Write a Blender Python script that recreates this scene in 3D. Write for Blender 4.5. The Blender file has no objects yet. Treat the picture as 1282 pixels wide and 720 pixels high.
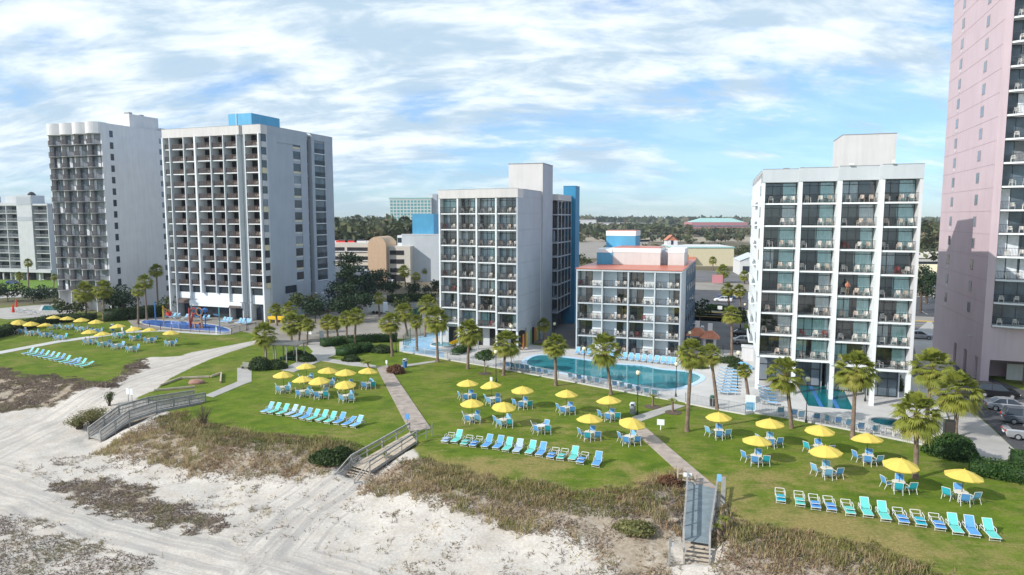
import bpy, math, random
import numpy as np
from mathutils import Vector, Matrix
random.seed(7); rng = np.random.default_rng(11)
scene = bpy.context.scene
COL = scene.collection
R = math.radians
PI = math.pi

# ------------------------------------------------------------------ camera
HC = 22.0; FPX = 855.0; PITCH = R(5.87)
cam = bpy.data.objects.new('camera', bpy.data.cameras.new('camera')); COL.objects.link(cam)
cam.location = (0, 0, HC); cam.rotation_euler = (PI/2 - PITCH, 0, 0)
cam.data.sensor_width = 36; cam.data.lens = 36*FPX/1282; cam.data.clip_end = 20000; cam.data.clip_start = 0.5
scene.camera = cam
CT, ST = math.cos(PITCH), math.sin(PITCH)
def ray(px, py):
    u = (px-641)/FPX; v = (py-360)/FPX
    return Vector((u, CT - v*ST, -(ST + v*CT)))
def at_z(px, py, z=0.0):
    d = ray(px, py); t = (z-HC)/d.z
    return Vector((d.x*t, d.y*t, z))
def at_Y(px, py, Y):
    d = ray(px, py); t = Y/d.y
    return Vector((d.x*t, Y, HC + d.z*t))

# ------------------------------------------------------------------ terrain
def noise2(x, y, seed=0):
    x = np.asarray(x, float); y = np.asarray(y, float)
    xi = np.floor(x).astype(np.int64); yi = np.floor(y).astype(np.int64); xf = x-xi; yf = y-yi
    def h(i, j):
        n = (i*374761393 + j*668265263 + seed*974711) & 0xffffffff
        n = ((n ^ (n >> 13))*1274126177) & 0xffffffff
        return ((n ^ (n >> 16)) & 0xffff)/65535.0
    sx = xf*xf*(3-2*xf); sy = yf*yf*(3-2*yf)
    return (h(xi, yi)*(1-sx)+h(xi+1, yi)*sx)*(1-sy) + (h(xi, yi+1)*(1-sx)+h(xi+1, yi+1)*sx)*sy
def fbm(x, y, o=4, seed=0):
    a = 0.5; s = 0; t = 0
    for k in range(o):
        s = s + a*noise2(x*2**k, y*2**k, seed+k*7); t += a; a *= .55
    return s/t
def sdist(X, Y, poly):
    """signed distance, positive inside"""
    X = np.asarray(X, float); Y = np.asarray(Y, float)
    P = np.array([(p[0], p[1]) for p in poly]); Q = np.roll(P, -1, 0)
    d = np.full(X.shape, 1e18); ins = np.zeros(X.shape, bool)
    for (x0, y0), (x1, y1) in zip(P, Q):
        ex, ey = x1-x0, y1-y0; L = ex*ex+ey*ey
        if L < 1e-9: continue
        t = np.clip(((X-x0)*ex+(Y-y0)*ey)/L, 0, 1)
        d = np.minimum(d, (X-x0-t*ex)**2+(Y-y0-t*ey)**2)
        if y0 != y1:
            c = ((y0 > Y) != (y1 > Y)) & (X < (x1-x0)*(Y-y0)/(y1-y0)+x0)
            ins ^= c
    d = np.sqrt(d)
    return np.where(ins, d, -d)
def pz(lst, z=0.0): return [at_z(x, y, z) for x, y in lst]
front = [(-300,452),(-60,458),(0,462),(22,473),(71,474),(94,478),(139,484),(165,500),(196,503),(222,527),(254,540),(325,553),(402,560),(445,568),(512,556),(535,585),(577,602),(620,611),(660,617),(735,630),(772,632),(810,618),(845,602),(870,606),(899,614),(912,645),(925,668),(970,676),(1035,689),(1085,699),(1180,731),(1300,765)]
INLAND = pz(front) + [Vector((120, 15, 0)), Vector((4000, 10, 0)), Vector((4000, 6000, 0)), Vector((-4000, 6000, 0)), Vector((-4000, 200, 0)), Vector((-400, 130, 0))]
SANDPATH = pz([(322,426),(300,430),(270,436),(240,441),(225,446),(206,447),(187,447),(178,451),(169,461),(150,471),(139,485),(100,500),(60,530),(120,540),(150,507),(169,498),(193,489),(212,474),(240,460),(262,450),(290,440),(322,430)])
# vegetation patches on the dunes: pixel outline, density, kind
BZ = -1.5
VEG = [
 (pz([(-80,462),(0,464),(22,473),(71,474),(94,477),(125,485),(95,494),(60,502),(0,508),(-80,520)], -.5), 1.0, 'brush'),
 (pz([(128,486),(148,472),(168,455),(180,451),(177,462),(160,473),(142,487)], -.1), .8, 'brush'),
 (pz([(225,526),(254,541),(325,553),(402,560),(447,568),(438,588),(405,596),(372,600),(335,594),(290,591),(250,588),(175,572),(120,562),(150,545),(200,533)], -.9), 1.0, 'tan'),
 (pz([(70,603),(125,599),(180,605),(200,623),(250,641),(282,640),(290,658),(265,670),(200,655),(150,645),(100,632),(70,620)], BZ), .85, 'brush'),
 (pz([(-40,640),(40,650),(67,660),(55,668),(112,673),(160,689),(203,700),(190,712),(150,724),(0,735),(-40,735)], BZ), .42, 'brush'),
 (pz([(463,596),(490,588),(535,587),(577,603),(620,612),(660,618),(735,631),(810,620),(846,604),(852,640),(849,690),(840,735),(790,735),(760,700),(700,672),(640,665),(560,640),(510,622),(455,612)], -.9), 1.0, 'tan'),
 (pz([(500,622),(560,640),(640,662),(700,672),(760,700),(780,735),(540,735),(500,680),(470,640)], BZ), .26, 'sparse'),
 (pz([(903,640),(925,668),(970,677),(1035,690),(1085,700),(1180,733),(1250,760),(1100,790),(885,760),(893,700)], -.9), 1.0, 'tan'),
 (pz([(330,600),(480,622),(500,700),(440,735),(330,735),(300,660)], BZ), .13, 'sparse'),
 (pz([(90,575),(175,578),(300,598),(330,640),(290,640),(200,612),(90,596),(50,590)], BZ), .3, 'sparse'),
 (pz([(845,612),(862,608),(852,670),(846,690)], -.9), .7, 'tan'),
 (pz([(20,580),(60,575),(80,600),(60,600)], BZ), .15, 'sparse'),
]
BARE = pz([(330,735),(250,705),(120,668),(0,640),(-60,620),(-60,560),(0,590),(90,615),(170,655),(260,680),(340,700),(480,735)], BZ)
def segd(x, y, a, b, *_):
    ex, ey = b[0]-a[0], b[1]-a[1]; t = np.clip(((x-a[0])*ex+(y-a[1])*ey)/(ex*ex+ey*ey), 0, 1)
    return np.sqrt((x-a[0]-t*ex)**2+(y-a[1]-t*ey)**2)
def _mid(a, b, z): return (at_z(*a, z)+at_z(*b, z))/2
WALKS = [(_mid((861,602),(898,613),0), _mid((855.5,676),(888.4,681),-.12), -.45, -.85), (_mid((855.5,676),(888.4,681),-.12), _mid((855.5,716),(888,720),-1.4), -.85, -1.75),
         (_mid((513,541),(521,552),.1), _mid((440,583),(463,590),-.55), -.35, -1.2), (_mid((440,583),(463,590),-.55), _mid((424,602),(450,607),-1.4), -1.2, -1.75),
         (_mid((243,499),(257.5,502),.05), _mid((186,508),(196,514),.1), -.35, -1.0), (_mid((186,508),(196,514),.1), _mid((149,519),(162,525),-.05), -1.0, -1.2), (_mid((149,519),(162,525),-.05), _mid((111,547),(126,551),-1.5), -1.2, -1.8)]
def terrain(X, Y):
    X = np.asarray(X, float); Y = np.asarray(Y, float)
    z = terrain0(X, Y)
    for wi, (a, b, za, zb) in enumerate(WALKS):      # hollows the wind has scoured under the walkways
        ex, ey = b[0]-a[0], b[1]-a[1]; t = np.clip(((X-a[0])*ex+(Y-a[1])*ey)/(ex*ex+ey*ey), 0, 1)
        d = np.sqrt((X-a[0]-t*ex)**2+(Y-a[1]-t*ey)**2); w = np.clip((2.1-d)/1.1, 0, 1); w = w*w*(3-2*w)*np.clip(t*6, 0, 1)
        if wi in (1, 3): w = w*np.clip((1-t)*2, 0, 1)
        z = np.where(w > 0, np.minimum(z, z*(1-w)+(za+(zb-za)*t)*w), z)
    return z
def terrain0(X, Y):
    d = -sdist(X, Y, INLAND)
    t = np.clip(d/9.0, 0, 1); t = t*t*(3-2*t)
    m = np.clip(d/3.0, 0, 1)
    return -1.55*t + m*(fbm(X*.16, Y*.16, 3, 5)-.5)*.9 + m*(fbm(X*.8, Y*.8, 2, 9)-.5)*.16
def tz(x, y): return float(terrain(np.array([x]), np.array([y]))[0])
def hit(px, py):
    z = 0.0
    for _ in range(8):
        p = at_z(px, py, z); z = tz(p.x, p.y)
    return Vector((p.x, p.y, z))

# ------------------------------------------------------------------ materials
MATS = {}
def newmat(name):
    m = bpy.data.materials.new(name); m.use_nodes = True
    nt = m.node_tree; b = nt.nodes['Principled BSDF']; MATS[name] = m
    return m, nt, b
def simple(name, col, rough=.7, var=.12, scale=1.5, metal=0.0, bump=0.0, bscale=30, spec=.4, streak=0.0):
    m, nt, b = newmat(name); N = nt.nodes; L = nt.links
    b.inputs['Roughness'].default_value = rough; b.inputs['Metallic'].default_value = metal
    b.inputs['Specular IOR Level'].default_value = spec
    tc = N.new('ShaderNodeTexCoord'); geo = N.new('ShaderNodeNewGeometry')
    nz = N.new('ShaderNodeTexNoise'); nz.inputs['Scale'].default_value = scale; nz.inputs['Detail'].default_value = 6
    L.new(geo.outputs['Position'], nz.inputs['Vector'])
    mr = N.new('ShaderNodeMapRange'); mr.inputs[1].default_value = .3; mr.inputs[2].default_value = .7
    mr.inputs[3].default_value = 1-var; mr.inputs[4].default_value = 1+var*.6
    L.new(nz.outputs['Fac'], mr.inputs[0])
    last = mr.outputs[0]
    if streak > 0:      # rain streaks: noise stretched down the wall
        mp = N.new('ShaderNodeMapping'); mp.inputs['Scale'].default_value = (1.3, 1.3, .09)
        L.new(geo.outputs['Position'], mp.inputs['Vector'])
        n2 = N.new('ShaderNodeTexNoise'); n2.inputs['Scale'].default_value = 1.6; n2.inputs['Detail'].default_value = 5
        L.new(mp.outputs[0], n2.inputs['Vector'])
        m2 = N.new('ShaderNodeMapRange'); m2.inputs[1].default_value = .35; m2.inputs[2].default_value = .68; m2.inputs[3].default_value = 1; m2.inputs[4].default_value = 1-streak
        L.new(n2.outputs['Fac'], m2.inputs[0])
        mu = N.new('ShaderNodeMath'); mu.operation = 'MULTIPLY'; L.new(last, mu.inputs[0]); L.new(m2.outputs[0], mu.inputs[1]); last = mu.outputs[0]
    vm = N.new('ShaderNodeVectorMath'); vm.operation = 'SCALE'; vm.inputs[0].default_value = col[:3]
    L.new(last, vm.inputs['Scale']); L.new(vm.outputs[0], b.inputs['Base Color'])
    if bump > 0:
        n3 = N.new('ShaderNodeTexNoise'); n3.inputs['Scale'].default_value = bscale; L.new(geo.outputs['Position'], n3.inputs['Vector'])
        bp = N.new('ShaderNodeBump'); bp.inputs['Strength'].default_value = bump; bp.inputs['Distance'].default_value = .02
        L.new(n3.outputs['Fac'], bp.inputs['Height']); L.new(bp.outputs[0], b.inputs['Normal'])
    return m
simple('white_paint', (.74,.765,.78), .6, .05, .7, streak=.10)
simple('white_side', (.68,.67,.68), .7, .05, .5, streak=.08)
simple('white_fresh', (.79,.82,.83), .5, .04)
simple('grey_paint', (.42,.455,.50), .7, .06, .35, streak=.06)
simple('grey_light', (.54,.575,.60), .7, .05, .35, streak=.05)
simple('warm_grey', (.62,.60,.585), .75, .05, .4, streak=.08)
simple('pale_blue_wall', (.74,.81,.86), .6, .05, .5)
simple('pink_wall', (.60,.475,.51), .75, .05, .3, streak=.07)
simple('pink_dark', (.44,.34,.365), .75, .05, .3)
simple('blue_paint', (.035,.235,.42), .5, .08, .4, streak=.08)
simple('side_blue', (.06,.11,.17), .6, .1, .5)
simple('sky_blue_paint', (.10,.38,.60), .5, .08, .4, streak=.08)
simple('roof_red', (.56,.165,.10), .35, .12, .6)
simple('roof_grey', (.35,.35,.35), .8, .15, .4)
simple('tile_roof', (.52,.20,.12), .7, .2, 2)
simple('dark_metal', (.035,.037,.04), .45, .1)
simple('dark_bronze', (.06,.05,.045), .5, .1)
simple('white_metal', (.72,.72,.70), .4, .05, metal=0)
simple('grey_metal', (.30,.31,.32), .5, .1)
simple('red_rail', (.09,.062,.055), .6, .2)
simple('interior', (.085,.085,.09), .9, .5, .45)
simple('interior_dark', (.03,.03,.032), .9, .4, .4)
simple('curtain_aqua', (.60,.86,.87), .9, .12, 2.0)
simple('curtain_white', (.74,.77,.80), .9, .15, 2.0)
simple('curtain_blue', (.42,.52,.62), .9, .15, 2.0)
simple('curtain_brown', (.25,.19,.13), .9, .2, 2.0)
simple('concrete', (.42,.40,.375), .85, .14, .5, bump=.2, streak=0)
simple('concrete_white', (.55,.535,.515), .8, .10, .35, bump=.1)
simple('deck_blue', (.30,.50,.68), .7, .2, .6)
simple('pool_rim', (.50,.66,.82), .6, .08, 1.0)
simple('asphalt', (.085,.085,.092), .9, .25, .25, bump=.3)
simple('asphalt_old', (.155,.15,.15), .9, .2, .12, bump=.3)
simple('paving_beige', (.30,.27,.235), .9, .18, .15, bump=.2)
simple('line_white', (.7,.7,.68), .7, .1)
simple('line_yellow', (.62,.42,.08), .7, .1)
simple('sand_tan', (.36,.30,.22), .95, .2, .05)
simple('wood_grey', (.34,.33,.31), .85, .25, 3.0, bump=.3)
simple('wood_warm', (.42,.35,.30), .85, .25, 1.2, bump=.3)
simple('wood_worn', (.50,.42,.33), .85, .25, 2.0, bump=.3)
simple('wood_bluegrey', (.21,.255,.28), .8, .22, 1.2, bump=.3)
simple('trunk_palm', (.23,.165,.125), .95, .35, 3.0, bump=.9, bscale=14)
simple('trunk_boot', (.24,.17,.10), .95, .35, 5.0, bump=.9, bscale=12)
simple('play_red', (.42,.06,.05), .6, .15)
simple('play_orange', (.45,.22,.11), .6, .2)
simple('chair_red', (.30,.06,.06), .6, .1)
simple('t1_wall', (.56,.57,.59), .7, .06, .5, streak=.08)
simple('trunk', (.12,.09,.065), .95, .3, 2.0, bump=.5)
simple('sling_blue', (.11,.34,.70), .7, .08, 3.0)
simple('sling_mint', (.14,.58,.52), .7, .08, 3.0)
simple('sling_teal', (.03,.44,.56), .7, .08, 3.0)
simple('sling_pale', (.36,.50,.70), .7, .08, 3.0)
simple('sling_sky', (.20,.47,.72), .7, .08, 3.0)
simple('frame_white', (.74,.73,.70), .4, .05)
simple('frame_ecru', (.60,.56,.48), .45, .05)
simple('plastic_white', (.74,.71,.66), .45, .07, 3.0)
simple('plastic_warm', (.66,.56,.48), .5, .07, 3.0)
simple('red_cloth', (.75,.06,.04), .7, .1)
simple('yellow_paint', (.80,.52,.03), .5, .08)
simple('orange_paint', (.75,.25,.05), .6, .1)
simple('green_paint', (.15,.36,.10), .6, .1)
simple('dark_green', (.02,.10,.075), .7, .2)
simple('teal_glass', (.13,.36,.36), .3, .1)
simple('teal_roof', (.34,.56,.52), .5, .1)
simple('tan_wall', (.60,.42,.28), .8, .06, streak=.06)
simple('cream_wall', (.70,.62,.42), .8, .06)
simple('beige_wall', (.60,.55,.48), .8, .06)
simple('far_white', (.66,.66,.65), .8, .06)
simple('far_pink', (.50,.22,.24), .8, .06)
simple('window_dark', (.035,.045,.06), .12, .3, .3, spec=.6)
simple('window_black', (.022,.022,.026), .35, .4, .4, spec=.2)
simple('window_grey', (.22,.25,.29), .2, .3, .3, spec=.6)
simple('window_blue', (.05,.08,.11), .15, .4, .3, spec=.8)
simple('window_mix', (.10,.135,.165), .15, .7, .33, spec=.6)
simple('rubber', (.02,.02,.02), .8, .1)
simple('car_black', (.012,.012,.015), .15, .05, spec=.6)
simple('car_silver', (.50,.51,.53), .25, .03, metal=.5)
simple('car_grey', (.16,.18,.21), .22, .03, metal=.4)
simple('car_white', (.75,.75,.75), .25, .03)
simple('car_blue', (.03,.08,.20), .2, .03)
simple('tail_red', (.55,.02,.02), .3, .05)
simple('skin', (.50,.30,.20), .6, .05)
simple('shirt_rust', (.45,.14,.08), .8, .05)
simple('trousers_khaki', (.30,.25,.17), .8, .05)
simple('hair_brown', (.08,.05,.03), .8, .05)
simple('gallery_dark', (.05,.055,.06), .6, .2)
simple('lamp_glass', (.85,.78,.55), .3, .03)
simple('rock_red', (.34,.19,.15), .9, .3, 2.0, bump=.6, bscale=6)
simple('chem_blue', (.05,.18,.45), .5, .1)
def canopy_mat():
    m, nt, b = newmat('canopy_yellow'); N = nt.nodes; L = nt.links
    b.inputs['Base Color'].default_value = (.92,.70,.15,1); b.inputs['Roughness'].default_value = .75
    tr = N.new('ShaderNodeBsdfTranslucent'); tr.inputs['Color'].default_value = (.92,.70,.15,1)
    mx = N.new('ShaderNodeMixShader'); mx.inputs[0].default_value = .3
    L.new(b.outputs[0], mx.inputs[1]); L.new(tr.outputs[0], mx.inputs[2]); L.new(mx.outputs[0], N['Material Output'].inputs[0])
canopy_mat()
def glass_mat(name, tint, refl):
    m, nt, b = newmat(name); N = nt.nodes; L = nt.links; N.remove(b)
    tr = N.new('ShaderNodeBsdfTransparent'); tr.inputs[0].default_value = tint
    gl = N.new('ShaderNodeBsdfGlossy'); gl.inputs['Roughness'].default_value = .04; gl.inputs['Color'].default_value = (.9,.95,1,1)
    lw = N.new('ShaderNodeLayerWeight'); lw.inputs[0].default_value = .3
    mr = N.new('ShaderNodeMapRange'); mr.inputs[3].default_value = refl; mr.inputs[4].default_value = .8; L.new(lw.outputs['Fresnel'], mr.inputs[0])
    mx = N.new('ShaderNodeMixShader'); L.new(mr.outputs[0], mx.inputs[0]); L.new(tr.outputs[0], mx.inputs[1]); L.new(gl.outputs[0], mx.inputs[2])
    L.new(mx.outputs[0], N['Material Output'].inputs[0])
glass_mat('glass', (.90,.96,.97,1), .10)
def water_mat(name, deep, rough=.06):
    m, nt, b = newmat(name); N = nt.nodes; L = nt.links
    geo = N.new('ShaderNodeNewGeometry')
    nz = N.new('ShaderNodeTexNoise'); nz.inputs['Scale'].default_value = .25; nz.inputs['Detail'].default_value = 3; L.new(geo.outputs['Position'], nz.inputs['Vector'])
    cr = N.new('ShaderNodeMapRange'); cr.inputs[1].default_value = .3; cr.inputs[2].default_value = .7; cr.inputs[3].default_value = .8; cr.inputs[4].default_value = 1.25
    L.new(nz.outputs['Fac'], cr.inputs[0])
    vm = N.new('ShaderNodeVectorMath'); vm.operation = 'SCALE'; vm.inputs[0].default_value = deep; L.new(cr.outputs[0], vm.inputs['Scale'])
    L.new(vm.outputs[0], b.inputs['Base Color']); b.inputs['Roughness'].default_value = rough; b.inputs['IOR'].default_value = 1.33
    n2 = N.new('ShaderNodeTexNoise'); n2.inputs['Scale'].default_value = 2.2; n2.inputs['Detail'].default_value = 4; L.new(geo.outputs['Position'], n2.inputs['Vector'])
    bp = N.new('ShaderNodeBump'); bp.inputs['Strength'].default_value = .12; bp.inputs['Distance'].default_value = .05; L.new(n2.outputs['Fac'], bp.inputs['Height']); L.new(bp.outputs[0], b.inputs['Normal'])
water_mat('water_pool', (.035,.22,.26)); water_mat('water_lap', (.01,.15,.17)); water_mat('water_tub', (.012,.10,.13)); water_mat('water_play', (.10,.22,.60))
def leaf_mat(name, c0, c1, c2=None, transl=.25):
    """colour runs with the per-leaf attribute 'tint' (kind and age of the leaf)"""
    m, nt, b = newmat(name); N = nt.nodes; L = nt.links
    at = N.new('ShaderNodeAttribute'); at.attribute_name = 'tint'
    cr = N.new('ShaderNodeValToRGB'); e = cr.color_ramp.elements
    e[0].color = (*c0, 1); e[1].color = (*(c2 or c1), 1); e[1].position = 1.0
    if c2:
        k = cr.color_ramp.elements.new(.6); k.color = (*c1, 1)
    L.new(at.outputs['Fac'], cr.inputs[0]); L.new(cr.outputs[0], b.inputs['Base Color']); b.inputs['Roughness'].default_value = .6
    b.inputs['Specular IOR Level'].default_value = .25
    tr = N.new('ShaderNodeBsdfTranslucent'); L.new(cr.outputs[0], tr.inputs[0])
    mx = N.new('ShaderNodeMixShader'); mx.inputs[0].default_value = transl
    L.new(b.outputs[0], mx.inputs[1]); L.new(tr.outputs[0], mx.inputs[2]); L.new(mx.outputs[0], N['Material Output'].inputs[0])
leaf_mat('leaf_palm', (.11,.155,.028), (.31,.33,.055), (.44,.35,.12), .40)
leaf_mat('leaf_shrub', (.022,.042,.014), (.08,.12,.03), transl=.15)
leaf_mat('leaf_hedge', (.02,.055,.012), (.07,.13,.025), transl=.15)
leaf_mat('leaf_pine', (.012,.03,.014), (.04,.075,.03), transl=.1)
leaf_mat('leaf_tree', (.035,.055,.015), (.10,.12,.035), transl=.2)
leaf_mat('leaf_forest', (.045,.06,.028), (.11,.125,.055), (.19,.155,.10), .15)
leaf_mat('leaf_red', (.10,.05,.03), (.24,.12,.06), transl=.2)
leaf_mat('grass_tan', (.32,.24,.13), (.58,.46,.27), (.30,.28,.11), .45)
leaf_mat('grass_brush', (.15,.11,.09), (.31,.24,.20), (.29,.25,.15), .25)
leaf_mat('grass_rust', (.24,.14,.08), (.40,.26,.16), (.42,.31,.19), .25)
leaf_mat('grass_green', (.10,.13,.025), (.20,.20,.06), (.36,.29,.13), .3)
leaf_mat('leaf_olive', (.14,.15,.05), (.30,.27,.12), transl=.3)
leaf_mat('leaf_dune', (.06,.09,.03), (.16,.18,.07), transl=.2)

def haze_mat():
    m, nt, b = newmat('haze'); N = nt.nodes; N.remove(b); v = N.new('ShaderNodeVolumePrincipled'); v.inputs['Color'].default_value = (.80,.88,1,1); v.inputs['Density'].default_value = .00012; v.inputs['Anisotropy'].default_value = .2
    nt.links.new(v.outputs[0], N['Material Output'].inputs['Volume'])
haze_mat()
def ground_mat():
    m, nt, b = newmat('ground'); N = nt.nodes; L = nt.links
    geo = N.new('ShaderNodeNewGeometry')
    def nz(scale, det=5, rough=.55, stretch=None):
        n = N.new('ShaderNodeTexNoise'); n.inputs['Scale'].default_value = scale; n.inputs['Detail'].default_value = det; n.inputs['Roughness'].default_value = rough
        if stretch:
            mp = N.new('ShaderNodeMapping'); mp.inputs['Scale'].default_value = stretch; mp.inputs['Rotation'].default_value = (0,0,R(20)); L.new(geo.outputs['Position'], mp.inputs[0]); L.new(mp.outputs[0], n.inputs['Vector'])
        else: L.new(geo.outputs['Position'], n.inputs['Vector'])
        return n.outputs['Fac']
    def ramp(f, stops):
        r = N.new('ShaderNodeValToRGB'); e = r.color_ramp.elements
        e[0].position, e[0].color = stops[0][0], (*stops[0][1], 1); e[1].position, e[1].color = stops[-1][0], (*stops[-1][1], 1)
        for p, c in stops[1:-1]:
            k = e.new(p); k.color = (*c, 1)
        L.new(f, r.inputs[0]); return r.outputs[0]
    def mix(f, a, b_, mode='MIX'):
        x = N.new('ShaderNodeMix'); x.data_type = 'RGBA'; x.blend_type = mode
        if isinstance(f, float): x.inputs[0].default_value = f
        else: L.new(f, x.inputs[0])
        L.new(a, x.inputs[6]); L.new(b_, x.inputs[7]); return x.outputs[2]
    def mr(f, a, b_, c=0., d=1.):
        x = N.new('ShaderNodeMapRange'); x.interpolation_type = 'SMOOTHSTEP'
        for i, q in enumerate((a, b_, c, d)): x.inputs[i+1].default_value = q
        L.new(f, x.inputs[0]); return x.outputs[0]
    def math_(op, a, b_):
        x = N.new('ShaderNodeMath'); x.operation = op
        for i, q in enumerate((a, b_)):
            if isinstance(q, float): x.inputs[i].default_value = q
            else: L.new(q, x.inputs[i])
        return x.outputs[0]
    def attr(n):
        a = N.new('ShaderNodeAttribute'); a.attribute_name = n; return a.outputs['Fac']
    n_big, n_mid, n_fine, n_tiny = nz(.07, 4), nz(.45, 6, .6), nz(4.0, 6, .7), nz(22, 3, .7)
    # lawn
    green = ramp(n_mid, [(.30, (.075,.130,.012)), (.5, (.115,.175,.014)), (.72, (.165,.215,.024))])
    dry = ramp(n_fine, [(.3, (.25,.19,.065)), (.7, (.37,.28,.13))])
    dfac = mr(math_('ADD', math_('MULTIPLY', nz(.13, 5, .6), .55), math_('MULTIPLY', nz(.6, 5, .65, (1., 2.2, 1.)), .45)), .46, .62)
    dmask = attr('dry')
    dfac = math_('MULTIPLY', dfac, mr(dmask, 0., 1., .42, 1.))
    dfac2 = math_('MAXIMUM', dfac, mr(math_('ADD', dmask, math_('MULTIPLY', n_mid, .8)), .88, 1.22, 0., .9))
    lawn = mix(math_('MULTIPLY', dfac2, .9), green, dry)
    lawn = mix(.5, lawn, ramp(n_fine, [(.3, (.62,.62,.6)), (.68, (1.28,1.28,1.25))]), 'MULTIPLY')
    lawn = mix(.6, lawn, ramp(n_tiny, [(.32, (.5,.52,.5)), (.68, (1.45,1.42,1.4))]), 'MULTIPLY')
    # sand
    sand = ramp(nz(.5, 6, .6), [(.3, (.53,.47,.405)), (.5, (.61,.555,.49)), (.75, (.68,.63,.57))])
    sand = mix(.8, sand, ramp(nz(5, 6, .75), [(.35, (.72,.71,.70)), (.6, (1.06,1.06,1.06))]), 'MULTIPLY')
    trk = mr(nz(1.0, 4, .6, (.12, 2.4, 1.)), .42, .62)
    td = attr('tdist')     # ruts run along the vehicle tracks: noise across the track only
    cb_ = N.new('ShaderNodeCombineXYZ'); L.new(math_('MULTIPLY', td, 1.1), cb_.inputs[0]); L.new(math_('MULTIPLY', n_big, .8), cb_.inputs[1])
    rn = N.new('ShaderNodeTexNoise'); rn.inputs['Scale'].default_value = 1.6; rn.inputs['Detail'].default_value = 4; rn.inputs['Roughness'].default_value = .6; L.new(cb_.outputs[0], rn.inputs['Vector'])
    inband = mr(math_('ABSOLUTE', td, 0.), 3.2, 5.0, 1., 0.)
    sand = mix(math_('MULTIPLY', inband, mr(rn.outputs['Fac'], .42, .56, .85, 0.)), sand, ramp(n_fine, [(.3, (.36,.33,.30)), (.7, (.47,.44,.41))]))
    sand = mix(math_('MULTIPLY', trk, .16), sand, ramp(trk, [(0, (.44,.41,.38)), (1, (.42,.40,.375))]))
    litter = ramp(n_fine, [(.3, (.19,.145,.10)), (.5, (.32,.25,.175)), (.75, (.46,.39,.30))])
    lit = math_('ADD', attr('veg'), math_('MULTIPLY', math_('SUBTRACT', nz(.9, 6, .7), .5), 1.7))
    base = mix(mr(lit, .50, 1.0, 0., .85), sand, litter)
    lf = math_('ADD', attr('lawn'), math_('MULTIPLY', math_('SUBTRACT', nz(1.6, 6, .7), .5), .55))
    base = mix(mr(lf, .42, .6), base, lawn)
    far = ramp(nz(.03, 7, .6), [(.3, (.06,.065,.03)), (.5, (.15,.125,.085)), (.7, (.24,.21,.165))])
    base = mix(attr('far'), base, far)
    L.new(base, b.inputs['Base Color']); b.inputs['Roughness'].default_value = .95; b.inputs['Specular IOR Level'].default_value = .15
    bp = N.new('ShaderNodeBump'); bp.inputs['Strength'].default_value = .55; bp.inputs['Distance'].default_value = .12
    L.new(math_('ADD', math_('MULTIPLY', n_fine, .7), math_('MULTIPLY', n_tiny, .35)), bp.inputs['Height']); L.new(bp.outputs[0], b.inputs['Normal'])
    return m
ground_mat()

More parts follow.
